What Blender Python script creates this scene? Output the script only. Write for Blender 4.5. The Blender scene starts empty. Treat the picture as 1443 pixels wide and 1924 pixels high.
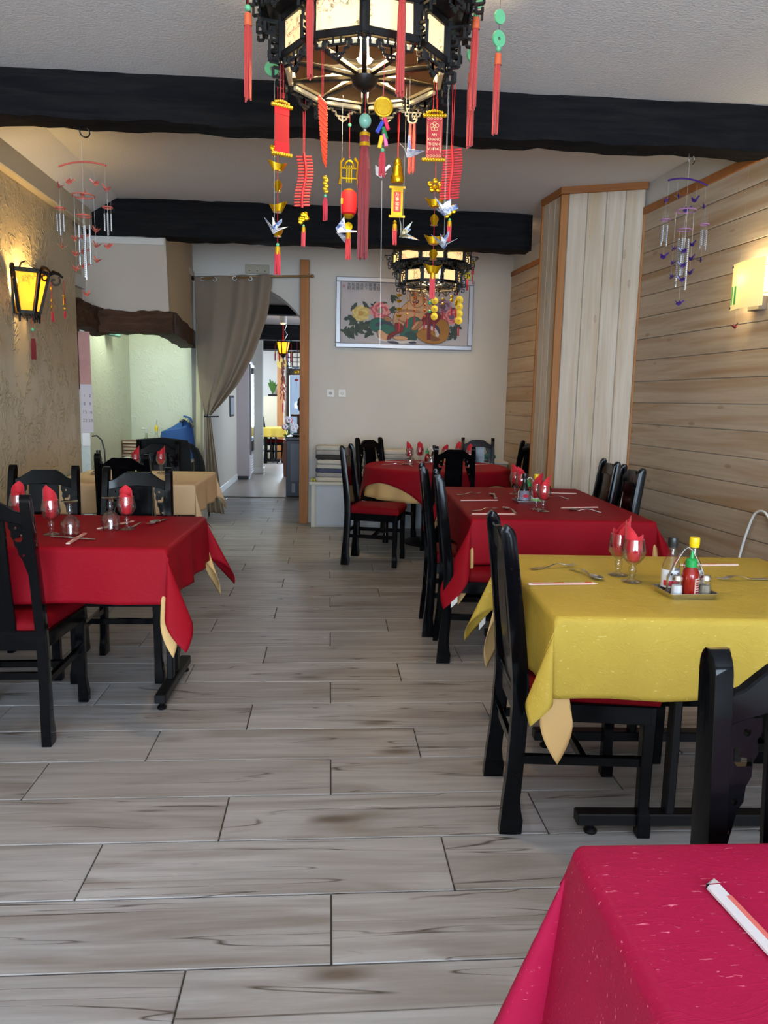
import bpy, bmesh, math, random
from math import sin, cos, pi, hypot, atan2, radians
from mathutils import Vector, Matrix
rnd = random.Random(7)
scene = bpy.context.scene
COL = scene.collection

# ------------------------------------------------------------------ camera
cam_d = bpy.data.cameras.new('camera')
cam = bpy.data.objects.new('camera', cam_d)
COL.objects.link(cam)
cam_d.sensor_fit = 'VERTICAL'
cam_d.sensor_height = 36.0
cam_d.lens = 36.0 * 1408.0 / 1924.0
cam_d.clip_start = 0.02
cam_d.clip_end = 200
_r = Vector((0.99719, -0.07191, 0.02121))
_d = Vector((0.01037, -0.14790, -0.98895))
_f = Vector((0.07425, 0.98639, -0.14674))
cam.matrix_world = Matrix(((_r.x, -_d.x, -_f.x, 0.0), (_r.y, -_d.y, -_f.y, 0.0), (_r.z, -_d.z, -_f.z, 1.351), (0, 0, 0, 1)))
scene.camera = cam

# ------------------------------------------------------------------ world, lights, exposure
world = bpy.data.worlds.new('world')
scene.world = world
world.use_nodes = True
wn = world.node_tree
wn.nodes['Background'].inputs[0].default_value = (0.62, 0.78, 1.0, 1)
wn.nodes['Background'].inputs[1].default_value = 1.6
scene.view_settings.view_transform = 'Standard'
scene.view_settings.look = 'None'
scene.view_settings.exposure = 0.0
scene.view_settings.gamma = 1.0
scene.view_settings.use_curve_mapping = False
scene.cycles.max_bounces = 8
scene.cycles.transparent_max_bounces = 12
scene.cycles.caustics_reflective = False
scene.cycles.caustics_refractive = False
scene.cycles.sample_clamp_indirect = 6.0

def area_light(name, loc, direction, size, size_y, power, color):
    l = bpy.data.lights.new(name, 'AREA')
    l.shape = 'RECTANGLE'; l.size = size; l.size_y = size_y; l.energy = power; l.color = color
    o = bpy.data.objects.new(name, l); COL.objects.link(o)
    o.location = loc
    o.rotation_euler = Vector(direction).to_track_quat('-Z', 'Y').to_euler()
    return o

def point_light(name, loc, power, color, radius=0.03):
    l = bpy.data.lights.new(name, 'POINT'); l.energy = power; l.color = color; l.shadow_soft_size = radius
    o = bpy.data.objects.new(name, l); COL.objects.link(o); o.location = loc
    return o

DAY = (0.66, 0.82, 1.0)
WARM = (1.0, 0.72, 0.36)
# daylight through the shop front behind the camera: two window bays and the glazed door
area_light('daylight_window_bay', (-1.05, -3.16, 1.45), (0, 1, -0.02), 1.5, 1.9, 190, DAY)
area_light('daylight_window_bay', (1.75, -3.16, 1.45), (0, 1, -0.02), 1.7, 1.9, 208, DAY)
area_light('daylight_shop_door', (0.35, -3.16, 1.15), (0, 1, -0.02), 0.8, 2.0, 100, DAY)
# daylight at the street end of the room beyond the arch
area_light('daylight_back_door', (-0.55, 18.6, 1.5), (0, -1, -0.1), 1.2, 2.2, 420, DAY)
area_light('daylight_back_window', (-1.6, 15.2, 2.2), (-0.25, 0.5, -0.8), 0.6, 0.6, 140, DAY)
area_light('fill_back_side', (0.55, 12.0, 1.5), (-1, 0.1, -0.1), 1.2, 1.2, 55, DAY)  # added fill from the right to brighten the passage wall, no window there
# fluorescent tube inside the chimney hood
area_light('fluorescent_tube', (-1.8, 7.2, 2.45), (0.0, 0.25, -1), 0.6, 0.25, 22, (0.84, 1.0, 0.80))

# ------------------------------------------------------------------ mesh helpers
def srgb(r, g, b):
    def c(u):
        u /= 255.0
        return u / 12.92 if u <= 0.04045 else ((u + 0.055) / 1.055) ** 2.4
    return (c(r), c(g), c(b), 1.0)

class MB:
    def __init__(s):
        s.v = []; s.f = []; s.m = []
        s.cur = 0
    def add(s, vs, fs, M=None):
        o = len(s.v)
        for p in vs:
            s.v.append(tuple(M @ Vector(p)) if M is not None else tuple(p))
        for f in fs:
            s.f.append(tuple(i + o for i in f)); s.m.append(s.cur)
        return s
    def box(s, x0, x1, y0, y1, z0, z1, M=None):
        vs = [(x, y, z) for z in (z0, z1) for y in (y0, y1) for x in (x0, x1)]
        return s.add(vs, [(0, 2, 3, 1), (4, 5, 7, 6), (0, 1, 5, 4), (2, 6, 7, 3), (0, 4, 6, 2), (1, 3, 7, 5)], M)
    def bar(s, p, q, w, h, up=(0, 0, 1), w2=None, h2=None, M=None):
        p = Vector(p); q = Vector(q); d = (q - p).normalized(); up = Vector(up)
        x = d.cross(up)
        if x.length < 1e-4: x = d.cross(Vector((0, 1, 0)))
        x.normalize(); y = x.cross(d)
        w2 = w if w2 is None else w2; h2 = h if h2 is None else h2
        vs = []
        for c, a, b in ((p, w, h), (q, w2, h2)):
            for sx, sy in ((-1, -1), (1, -1), (1, 1), (-1, 1)):
                vs.append(c + x * (sx * a / 2) + y * (sy * b / 2))
        return s.add(vs, [(0, 1, 2, 3), (7, 6, 5, 4), (0, 4, 5, 1), (1, 5, 6, 2), (2, 6, 7, 3), (3, 7, 4, 0)], M)
    def tube(s, pts, r, n=8, closed=False, M=None):
        pts = [Vector(p) for p in pts]; k = len(pts)
        rs = r if isinstance(r, (list, tuple)) else [r] * k
        vs = []; prev = None
        for i, p in enumerate(pts):
            if closed: t = pts[(i + 1) % k] - pts[i - 1]
            else: t = pts[min(i + 1, k - 1)] - pts[max(i - 1, 0)]
            t.normalize()
            if prev is None:
                a = Vector((0, 0, 1)) if abs(t.z) < 0.9 else Vector((1, 0, 0))
            else: a = prev
            u = a - t * a.dot(t); u.normalize(); prev = u
            w = t.cross(u)
            for j in range(n):
                an = 2 * pi * j / n
                vs.append(p + (u * cos(an) + w * sin(an)) * rs[i])
        fs = []
        for i in range(k if closed else k - 1):
            a = i * n; b = ((i + 1) % k) * n
            for j in range(n):
                fs.append((a + j, a + (j + 1) % n, b + (j + 1) % n, b + j))
        if not closed:
            fs.append(tuple(range(n - 1, -1, -1))); fs.append(tuple(range((k - 1) * n, k * n)))
        return s.add(vs, fs, M)
    def lathe(s, prof, n=20, M=None, cap=True):
        vs = []; fs = []; k = len(prof)
        for r, z in prof:
            for j in range(n):
                an = 2 * pi * j / n
                vs.append((r * cos(an), r * sin(an), z))
        for i in range(k - 1):
            for j in range(n):
                fs.append((i * n + j, i * n + (j + 1) % n, (i + 1) * n + (j + 1) % n, (i + 1) * n + j))
        if cap:
            fs.append(tuple(range(n - 1, -1, -1))); fs.append(tuple(range((k - 1) * n, k * n)))
        return s.add(vs, fs, M)
    def ball(s, c, r, n=12, m=8, M=None):
        rx, ry, rz = r if isinstance(r, (list, tuple)) else (r, r, r)
        vs = [(c[0], c[1], c[2] - rz)]; fs = []
        for i in range(1, m):
            a = -pi / 2 + pi * i / m
            for j in range(n):
                b = 2 * pi * j / n
                vs.append((c[0] + rx * cos(a) * cos(b), c[1] + ry * cos(a) * sin(b), c[2] + rz * sin(a)))
        vs.append((c[0], c[1], c[2] + rz)); t = len(vs) - 1
        for j in range(n):
            fs.append((0, 1 + (j + 1) % n, 1 + j)); fs.append((t, 1 + (m - 2) * n + j, 1 + (m - 2) * n + (j + 1) % n))
        for i in range(m - 2):
            for j in range(n):
                a = 1 + i * n; fs.append((a + j, a + (j + 1) % n, a + n + (j + 1) % n, a + n + j))
        return s.add(vs, fs, M)
    def prism(s, loop, t0, t1, mp, holes=()):
        """extrude a 2-D outline (with holes) between depths t0 and t1; mp(u, v, t) -> point"""
        bm = bmesh.new(); es = []
        for lp in [loop] + list(holes):
            vv = [bm.verts.new((u, v, 0)) for u, v in lp]
            for i in range(len(vv)): es.append(bm.edges.new((vv[i], vv[(i + 1) % len(vv)])))
        bmesh.ops.triangle_fill(bm, use_beauty=True, use_dissolve=False, edges=es)
        bm.verts.index_update()
        bmesh.ops.recalc_face_normals(bm, faces=bm.faces[:])
        tv = [v.co.copy() for v in bm.verts]; n = len(tv)
        ft = [tuple(v.index for v in f.verts) for f in bm.faces]
        be = [(e.verts[0].index, e.verts[1].index) for e in bm.edges if len(e.link_faces) == 1]
        bm.free()
        vs = [mp(p.x, p.y, t0) for p in tv] + [mp(p.x, p.y, t1) for p in tv]
        fs = ft + [tuple(i + n for i in reversed(f)) for f in ft] + [(a, b, b + n, a + n) for a, b in be]
        return s.add(vs, fs)
    def grid(s, fn, nu, nv, wrap=False, M=None):
        vs = [fn(i / nu, j / nv) for j in range(nv + 1) for i in range(nu + 1)]
        fs = [(j * (nu + 1) + i, j * (nu + 1) + i + 1, (j + 1) * (nu + 1) + i + 1, (j + 1) * (nu + 1) + i) for j in range(nv) for i in range(nu)]
        return s.add(vs, fs, M)
    def mesh(s, name, mat, bevel=0, smooth=35, thick=0, seg=1):
        me = bpy.data.meshes.new(name)
        me.from_pydata(s.v, [], s.f)
        mats = mat if isinstance(mat, (list, tuple)) else [mat]
        for m in mats: me.materials.append(m)
        if len(mats) > 1: me.polygons.foreach_set('material_index', s.m)
        bm = bmesh.new(); bm.from_mesh(me)
        bmesh.ops.recalc_face_normals(bm, faces=bm.faces[:])
        if bevel:
            ed = [e for e in bm.edges if len(e.link_faces) == 2 and e.calc_face_angle(0) > radians(40)]
            bmesh.ops.bevel(bm, geom=ed, offset=bevel, segments=seg, affect='EDGES', profile=0.5, clamp_overlap=True)
        if thick:
            bmesh.ops.solidify(bm, geom=bm.faces[:], thickness=thick)
        bm.to_mesh(me); bm.free()
        if smooth:
            me.polygons.foreach_set('use_smooth', [True] * len(me.polygons))
            me.set_sharp_from_angle(angle=radians(smooth))
        me.update()
        return me
    def build(s, name, mat, parent=None, loc=None, **k):
        return put(name, s.mesh(name, mat, **k), parent, loc)

def put(name, me, parent=None, loc=None, rot=None):
    o = bpy.data.objects.new(name, me); COL.objects.link(o)
    if parent is not None: o.parent = parent
    if loc is not None: o.location = loc
    if rot is not None: o.rotation_euler = rot
    return o

def tag(o, label, cat, group=None):
    o['label'] = label; o['category'] = cat
    if group: o['group'] = group
    return o
def thing(name, label, cat, loc=(0, 0, 0), rz=0, group=None):
    o = bpy.data.objects.new(name, None); COL.objects.link(o)
    o.empty_display_size = 0.05
    o.location = loc; o.rotation_euler = (0, 0, rz)
    return tag(o, label, cat, group)
def struct(o):
    o['kind'] = 'structure'; return o
def children_of(o): return KIDS.get(o.name, [])
def dup(root, loc=None, rz=None, label=None, group=None, rot=None, scale=None):
    def cp(o, parent):
        c = o.copy(); COL.objects.link(c)
        if parent is not None: c.parent = parent
        for ch in o.children: cp(ch, c)
        return c
    r = cp(root, None)
    if loc is not None: r.location = loc
    if rz is not None: r.rotation_euler = (0, 0, rz)
    if rot is not None: r.rotation_euler = rot
    if scale is not None: r.scale = (scale,) * 3
    if label: r['label'] = label
    if group: r['group'] = group
    return r
KIDS = {}
# ------------------------------------------------------------------ materials
class NT:
    def __init__(s, name):
        s.m = bpy.data.materials.new(name); s.m.use_nodes = True
        s.t = s.m.node_tree; s.b = s.t.nodes['Principled BSDF']; s.out = s.t.nodes['Material Output']
    def n(s, typ, **k):
        nd = s.t.nodes.new('ShaderNode' + typ)
        for a, v in k.items():
            if hasattr(nd, a): setattr(nd, a, v)
        return nd
    def l(s, a, b): s.t.links.new(a, b)
    def val(s, nd, idx, v):
        if isinstance(v, bpy.types.NodeSocket): s.l(v, nd.inputs[idx])
        else: nd.inputs[idx].default_value = v
    def coords(s, scale=(1, 1, 1), rand=True, kind='Object'):
        tc = s.n('TexCoord'); mp = s.n('Mapping'); mp.inputs['Scale'].default_value = scale
        s.l(tc.outputs[kind], mp.inputs['Vector'])
        if rand:
            oi = s.n('ObjectInfo'); ml = s.n('VectorMath', operation='SCALE')
            ml.inputs[0].default_value = (37.0, 19.0, 53.0); s.l(oi.outputs['Random'], ml.inputs['Scale'])
            s.l(ml.outputs[0], mp.inputs['Location'])
        return mp.outputs[0]
    def noise(s, vec, scale, detail=4, rough=0.55, dist=0.0):
        nd = s.n('TexNoise'); s.l(vec, nd.inputs['Vector'])
        nd.inputs['Scale'].default_value = scale; nd.inputs['Detail'].default_value = detail
        nd.inputs['Roughness'].default_value = rough; nd.inputs['Distortion'].default_value = dist
        return nd.outputs['Fac']
    def voro(s, vec, scale, feature='F1', out='Distance'):
        nd = s.n('TexVoronoi', feature=feature); s.l(vec, nd.inputs['Vector']); nd.inputs['Scale'].default_value = scale
        return nd.outputs[out]
    def ramp(s, fac, stops):
        nd = s.n('ValToRGB'); cr = nd.color_ramp
        while len(cr.elements) < len(stops): cr.elements.new(0.5)
        for e, (p, c) in zip(cr.elements, stops):
            e.position = p; e.color = c if len(c) == 4 else (*c, 1)
        s.l(fac, nd.inputs['Fac']); return nd.outputs['Color']
    def mix(s, fac, a, b, mode='MIX'):
        nd = s.n('Mix'); nd.data_type = 'RGBA'; nd.blend_type = mode
        s.val(nd, 0, fac); s.val(nd, 6, a); s.val(nd, 7, b)
        return nd.outputs[2]
    def math(s, op, a, b=0.0):
        nd = s.n('Math', operation=op); s.val(nd, 0, a); s.val(nd, 1, b); return nd.outputs[0]
    def bump(s, h, strength=0.3, dist=0.01):
        nd = s.n('Bump'); nd.inputs['Strength'].default_value = strength; nd.inputs['Distance'].default_value = dist
        s.l(h, nd.inputs['Height']); s.l(nd.outputs[0], s.b.inputs['Normal'])
    def set(s, color=None, rough=None, metal=None, **k):
        if color is not None: s.val(s.b, 'Base Color', color)
        if rough is not None: s.val(s.b, 'Roughness', rough)
        if metal is not None: s.val(s.b, 'Metallic', metal)
        for a, v in k.items(): s.val(s.b, a.replace('_', ' '), v)
        return s

def G(v): return (v, v, v, 1)
def plain(name, c, rough=0.5, metal=0.0, vary=0.12, scale=18, bump=0.0, **k):
    t = NT(name); v = t.coords()
    nz = t.noise(v, scale, 3)
    col = t.mix(t.math('MULTIPLY', nz, vary), c, (c[0] * 0.45, c[1] * 0.45, c[2] * 0.45, 1))
    t.set(col, rough, metal, **k)
    if bump: t.bump(nz, bump, 0.004)
    return t.m

def mat_stipple(name, c, scale=70, strength=0.5, dist=0.006):
    t = NT(name); v = t.coords(rand=False)
    a = t.noise(v, scale, 3, 0.6); b = t.noise(v, 1.2, 4, 0.6)
    col = t.mix(t.math('MULTIPLY', b, 0.35), c, (c[0] * .72, c[1] * .72, c[2] * .74, 1))
    t.set(col, 0.85); t.bump(a, strength, dist); return t.m

def mat_relief(name, c, st=0.8):
    t = NT(name); v = t.coords(rand=False)
    fine = t.noise(v, 38, 4, 0.65)
    pk = [(0.44, G(0)), (0.49, G(1)), (0.51, G(0.55)), (0.58, G(0))]
    s1 = t.ramp(t.noise(v, 7.5, 2, 0.45, 1.8), pk); s2 = t.ramp(t.noise(v, 15.0, 2, 0.45, 1.4), pk)
    mask = t.ramp(t.noise(v, 5.0, 2), [(0.48, G(0)), (0.60, G(1))]); mask2 = t.ramp(t.noise(v, 6.3, 2), [(0.47, G(0)), (0.6, G(1))])
    h = t.math('ADD', t.math('ADD', t.math('MULTIPLY', s1, mask), t.math('MULTIPLY', t.math('MULTIPLY', s2, mask2), 0.6)), t.math('MULTIPLY', fine, 0.35))
    col = t.mix(t.math('MULTIPLY', t.noise(v, 2.0, 4), 0.3), c, (c[0] * .7, c[1] * .68, c[2] * .62, 1))
    t.set(col, 0.42); t.bump(h, st, 0.010); return t.m

def mat_pine(name, axis, light, tan, knot):
    """white-washed pine, grain along the given local axis"""
    t = NT(name)
    st = [30, 30, 30]; st[axis] = 1.3
    v = t.coords(tuple(st))
    g = t.noise(v, 1.0, 5, 0.62, 0.6)
    st2 = [9, 9, 9]; st2[axis] = 0.55
    v2 = t.coords(tuple(st2)); band = t.noise(v2, 1.0, 3, 0.5, 0.8)
    st3 = [8.5, 8.5, 8.5]; st3[axis] = 3.0
    v3 = t.coords(tuple(st3)); kn = t.voro(v3, 1.0)
    col = t.mix(t.ramp(g, [(0.35, G(0)), (0.75, G(1))]), light, (light[0] * .74, light[1] * .70, light[2] * .66, 1))
    col = t.mix(t.ramp(band, [(0.48, G(0)), (0.68, G(0.75))]), col, tan)
    km = t.ramp(kn, [(0.02, G(0.7)), (0.05, G(0.25)), (0.08, G(0.45)), (0.12, G(0))])
    col = t.mix(km, col, knot)
    oi = t.n('ObjectInfo')
    col = t.mix(t.math('MULTIPLY', oi.outputs['Random'], 0.22), col, tan)
    t.set(col, 0.62); t.bump(g, 0.22, 0.004); return t.m

def mat_tile(name):
    t = NT(name)
    v = t.coords((1.6, 26, 26)); g = t.noise(v, 1.0, 6, 0.65, 0.4)
    v2 = t.coords((0.9, 7, 7)); band = t.noise(v2, 1.0, 4, 0.55, 1.0)
    v3 = t.coords((1.5, 5, 5)); kn = t.voro(v3, 1.0)
    v4 = t.coords((0.5, 9, 9)); cr = t.noise(v4, 1.0, 2, 0.4, 1.4)
    col = t.mix(t.ramp(g, [(0.3, G(0)), (0.72, G(1))]), srgb(182, 180, 181), srgb(148, 144, 143))
    col = t.mix(t.ramp(band, [(0.48, G(0)), (0.74, G(0.8))]), col, srgb(116, 104, 94))
    crk = t.ramp(cr, [(0.490, G(0)), (0.5, G(0.95)), (0.510, G(0))])
    col = t.mix(t.math('MULTIPLY', crk, t.ramp(band, [(0.40, G(0)), (0.52, G(1))])), col, srgb(48, 38, 32))
    col = t.mix(t.ramp(kn, [(0.05, G(0.8)), (0.16, G(0))]), col, srgb(78, 62, 50))
    oi = t.n('ObjectInfo')
    col = t.mix(t.math('MULTIPLY', oi.outputs['Random'], 0.25), col, srgb(120, 104, 90))
    t.set(col, t.ramp(g, [(0.3, G(0.34)), (0.8, G(0.5))])); t.b.inputs['Specular IOR Level'].default_value = 0.55
    t.bump(g, 0.16, 0.003); return t.m

def mat_cloth(name, c, glint, crinkle=0.35, rough=0.55, fl=0.5, sheen=0.0):
    t = NT(name); v = t.coords((1, 1, 1))
    big = t.noise(v, 9, 4, 0.6, 1.2)
    vs = t.coords((62, 240, 150)); fk = t.noise(vs, 1.0, 2, 0.5, 0.6)
    weave = t.noise(v, 420, 2)
    col = t.mix(t.math('MULTIPLY', big, 0.22), c, (c[0] * .6, c[1] * .55, c[2] * .55, 1))
    col = t.mix(t.math('MULTIPLY', t.ramp(fk, [(0.68, G(0)), (0.74, G(1))]), fl), col, glint)  # flecks painted into the colour as crinkles catching the light
    t.set(col, rough, Sheen_Weight=sheen); t.b.inputs['Specular IOR Level'].default_value = 0.10
    vr = t.coords((7, 22, 12)); rd = t.noise(vr, 1.0, 2, 0.5, 2.2)
    rg = t.ramp(rd, [(0.46, G(0)), (0.50, G(1)), (0.54, G(0))])
    h = t.math('ADD', t.math('ADD', t.math('MULTIPLY', big, 0.8), t.math('MULTIPLY', rg, 0.10)), t.math('MULTIPLY', weave, 0.08))
    t.bump(h, crinkle, 0.012); return t.m

def mat_lacquer(name):
    t = NT(name); v = t.coords()
    chip = t.noise(v, 55, 3, 0.7); wear = t.noise(v, 6, 3)
    mk = t.math('MULTIPLY', t.ramp(chip, [(0.70, G(0)), (0.73, G(1))]), t.ramp(wear, [(0.55, G(0)), (0.65, G(1))]))
    col = t.mix(mk, (0.0022, 0.0023, 0.003, 1), srgb(120, 70, 58))
    t.set(col, t.ramp(t.noise(v, 14, 3), [(0.3, G(0.08)), (0.7, G(0.15))]))
    t.b.inputs['Specular IOR Level'].default_value = 0.16
    t.b.inputs['Coat Weight'].default_value = 0.0; t.b.inputs['Coat Roughness'].default_value = 0.12
    return t.m

def mat_beam(name, c, c2, rough=0.6):
    t = NT(name); v = t.coords((2.0, 22, 22)); g = t.noise(v, 1.0, 6, 0.65, 0.5)
    v2 = t.coords((1, 1, 1)); b = t.noise(v2, 8, 5, 0.6)
    col = t.mix(t.ramp(g, [(0.4, G(0)), (0.8, G(1))]), c, c2)
    t.set(col, rough); t.b.inputs['Specular IOR Level'].default_value = 0.10; t.bump(t.math('ADD', g, b), 0.6, 0.012); return t.m

def mat_panel(name, base, glow, strength, floral=True):
    """painted translucent lantern panel, lit by its bulb"""
    t = NT(name); v = t.coords((1, 1, 1))
    a = t.noise(v, 26, 3, 0.6, 1.5); b = t.noise(v, 9, 2)
    vc = t.n('TexNoise'); t.l(v, vc.inputs['Vector']); vc.inputs['Scale'].default_value = 14
    tint = t.ramp(vc.outputs['Fac'], [(0.3, srgb(90, 110, 66)), (0.5, srgb(110, 84, 56)), (0.7, srgb(170, 84, 66))])
    mk = t.math('MULTIPLY', t.ramp(a, [(0.50, G(0)), (0.515, G(1)), (0.545, G(0.8)), (0.57, G(0.12))]), t.ramp(b, [(0.50, G(0)), (0.58, G(0.95 if floral else 0))]))
    if not floral: mk = 0.0
    col = t.mix(mk, base, tint)
    tr = t.n('BsdfTranslucent'); t.l(col, tr.inputs['Color'])
    t.set(col, 0.35)
    t.l(col, t.b.inputs['Emission Color']); t.b.inputs['Emission Strength'].default_value = strength
    ms = t.n('MixShader'); ms.inputs[0].default_value = glow
    t.l(t.b.outputs[0], ms.inputs[1]); t.l(tr.outputs[0], ms.inputs[2]); t.l(ms.outputs[0], t.out.inputs['Surface'])
    return t.m

def mat_emit(name, c, strength):
    t = NT(name); t.set(c, 0.4); t.b.inputs['Emission Color'].default_value = c; t.b.inputs['Emission Strength'].default_value = strength
    return t.m
def mat_glass(name, c=(1, 1, 1, 1), rough=0.02, ior=1.45):
    # thin walled glass: clear, with a mirror sheen that grows towards grazing angles
    t = NT(name)
    fr0 = t.n('LayerWeight'); fr0.inputs['Blend'].default_value = 0.5
    tr = t.n('BsdfTransparent'); tr.inputs[0].default_value = (c[0] * .96, c[1] * .96, c[2] * .96, 1)
    t.l(t.mix(t.ramp(fr0.outputs['Facing'], [(0.45, G(0)), (0.98, G(1))]), (c[0] * .96, c[1] * .96, c[2] * .96, 1), (c[0] * .55, c[1] * .57, c[2] * .56, 1)), tr.inputs[0])
    gl = t.n('BsdfGlossy'); gl.inputs['Roughness'].default_value = max(rough, 0.03)
    fr = t.n('LayerWeight'); fr.inputs['Blend'].default_value = 0.5
    ms = t.n('MixShader'); t.l(t.math('ADD', t.math('MULTIPLY', t.math('POWER', fr.outputs['Facing'], 2.2), 0.75), 0.07), ms.inputs[0]); t.l(tr.outputs[0], ms.inputs[1]); t.l(gl.outputs[0], ms.inputs[2]); t.l(ms.outputs[0], t.out.inputs['Surface'])
    return t.m
def mat_fiber(name, c, c2):
    t = NT(name); v = t.coords((300, 300, 4)); g = t.noise(v, 1.0, 2)
    t.set(t.mix(g, c, c2), 0.6, Sheen_Weight=0.3); t.bump(g, 0.6, 0.003); return t.m
def mat_stripes(name, cols, axis=2, freq=40, rough=0.85):
    t = NT(name); tc = t.n('TexCoord'); sp = t.n('SeparateXYZ'); t.l(tc.outputs['Object'], sp.inputs[0])
    m = t.math('FRACT', t.math('MULTIPLY', sp.outputs[axis], freq))
    nd = t.ramp(m, [(i / len(cols), c) for i, c in enumerate(cols)])
    for l in list(t.t.links):
        pass
    nz = t.noise(t.coords(), 60, 3)
    t.set(t.mix(t.math('MULTIPLY', nz, 0.3), nd, G(0.25)), rough); t.bump(nz, 0.4, 0.006); return t.m

M_ceil = mat_stipple('ceiling_plaster', srgb(226, 224, 224), 75, 0.55, 0.008)
M_white = mat_stipple('white_plaster', srgb(212, 208, 200), 14, 0.12, 0.006)
M_hood = mat_stipple('hood_plaster', srgb(190, 178, 164), 14, 0.12, 0.006)
M_cream = mat_stipple('cream_plaster', srgb(196, 182, 156), 20, 0.15, 0.006)
M_relief = mat_relief('swirled_plaster', srgb(196, 178, 144))
M_niche = mat_relief('niche_plaster', srgb(214, 216, 200), 0.3)
M_tile = mat_tile('wood_look_tile')
M_grout = plain('grout', srgb(74, 66, 58), 0.9)
M_board_h = mat_pine('washed_pine_across', 1, srgb(194, 176, 154), srgb(160, 124, 86), srgb(120, 82, 50))
M_board_v = mat_pine('washed_pine_upright', 2, srgb(208, 194, 176), srgb(184, 156, 120), srgb(134, 98, 66))
M_trim = mat_pine('orange_pine', 2, srgb(176, 116, 58), srgb(150, 90, 40), srgb(110, 62, 28))
M_trim_h = mat_pine('orange_pine_across', 0, srgb(168, 106, 50), srgb(140, 82, 36), srgb(110, 62, 28))
M_beam = mat_beam('black_beam', (0.006, 0.006, 0.0075, 1), (0.018, 0.016, 0.016, 1), 0.75)
M_brown = mat_beam('brown_beam', srgb(58, 40, 30), srgb(92, 66, 48), 0.6)
M_lac = mat_lacquer('black_lacquer')
M_iron = plain('black_iron', (0.004, 0.004, 0.005, 1), 0.4, Specular_IOR_Level=0.25)
M_red = mat_cloth('red_cloth', srgb(146, 14, 30), srgb(180, 50, 60), 0.18, 0.6, 0.10)
M_crimson = mat_cloth('crimson_crinkle_cloth', srgb(170, 26, 66), srgb(230, 120, 140), 0.13, 0.5, 0.85)
M_yellow = mat_cloth('yellow_crinkle_cloth', srgb(196, 166, 70), srgb(240, 224, 150), 0.42, 0.5, 0.4)
M_peach = mat_cloth('peach_cloth', srgb(226, 184, 124), srgb(232, 196, 140), 0.10, 0.7, 0.1)
M_cream_c = mat_cloth('cream_cloth', srgb(238, 204, 160), srgb(232, 200, 150), 0.08, 0.7, 0.1)
M_seat = mat_cloth('red_seat_fabric', srgb(122, 8, 20), srgb(200, 50, 50), 0.25, 0.6, 0.2)
M_napkin = plain('red_napkin', srgb(208, 26, 44), 0.75, vary=0.2, Sheen_Weight=0.2)
M_steel = plain('steel', srgb(222, 220, 216), 0.26, 1.0, 0.08)
M_gold = plain('gold_foil', srgb(232, 186, 34), 0.24, 1.0, 0.25, 60)
M_goldp = plain('gold_plastic', srgb(212, 166, 20), 0.32, 0.55, 0.5, 60)
M_glass = mat_glass('clear_glass')
M_white_p = plain('white_plastic', srgb(226, 226, 222), 0.4)
M_redp = plain('red_plastic', srgb(186, 22, 28), 0.5)
M_orangep = plain('orange_red_paper', srgb(226, 72, 34), 0.5)
M_satin = plain('red_satin', srgb(176, 6, 20), 0.5)
M_cord = plain('red_cord', srgb(190, 24, 34), 0.7)
M_blackcord = plain('black_cord', (0.01, 0.01, 0.01, 1), 0.6)
M_tassel = mat_fiber('tassel_silk', srgb(206, 58, 44), srgb(150, 26, 30))
M_tassel2 = mat_fiber('crimson_tassel_silk', srgb(214, 26, 50), srgb(150, 14, 34))
M_tasseld = mat_fiber('dark_tassel_silk', srgb(150, 28, 34), srgb(96, 12, 22))
M_jade = plain('jade', srgb(96, 186, 138), 0.25, vary=0.35, scale=40, Subsurface_Weight=0.2)
M_jade2 = plain('pale_jade', srgb(126, 190, 172), 0.2, vary=0.3, scale=40, Subsurface_Weight=0.2)
M_thread = plain('white_thread', srgb(214, 210, 204), 0.7)
M_chop = plain('paper_sleeve', srgb(232, 202, 186), 0.6)
M_taupe = mat_cloth('taupe_curtain', srgb(140, 126, 110), srgb(146, 132, 116), 0.06, 0.6, 0.05)
M_fret = plain('black_fretwork', (0.005, 0.0045, 0.0045, 1), 0.3, Specular_IOR_Level=0.35)
M_panel = mat_panel('painted_lantern_panel', srgb(246, 232, 192), 0.30, 0.42)
M_bulb = mat_emit('lit_bulb', (1.0, 0.86, 0.55, 1), 40)
M_amber = mat_panel('amber_panel', (1.0, 0.62, 0.06, 1), 0.6, 1.1)
# ------------------------------------------------------------------ room shell
ROW, THIRD, Y0, X0 = 0.264, 0.3463, 1.3711, 0.0191
def right_x(y): return 1.945 + 0.1 * (8.25 - y)

floor = struct(MB().box(-2.7, 3.4, -3.4, 18.2, -0.12, -0.006).build('floor', M_grout, smooth=0))
_tile_cache = {}
def tile_mesh(w, l):
    k = (round(w, 3), round(l, 3))
    if k not in _tile_cache:
        _tile_cache[k] = MB().box(-w / 2, w / 2, -l / 2, l / 2, -0.012, 0.0).mesh('tile', M_tile, bevel=0.0018)
    return _tile_cache[k]
GAP = 0.0045
for k in range(-17, 34):
    ya = Y0 + k * ROW
    ph = ((k - 1) % 3)
    xr = right_x(ya) + 0.02 if ya < 8.2 else 0.6
    xl = -2.0 if ya < 6.1 else (-2.3 if ya < 8.2 else -1.5)
    for m in range(-4, 5):
        xa = X0 + (3 * m + ph) * THIRD; xb = xa + 3 * THIRD
        xa, xb = max(xa, xl), min(xb, xr)
        if xb - xa < 0.05: continue
        o = put('tile', tile_mesh(xb - xa - GAP, ROW - GAP), floor, ((xa + xb) / 2, ya + ROW / 2, 0))
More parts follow.
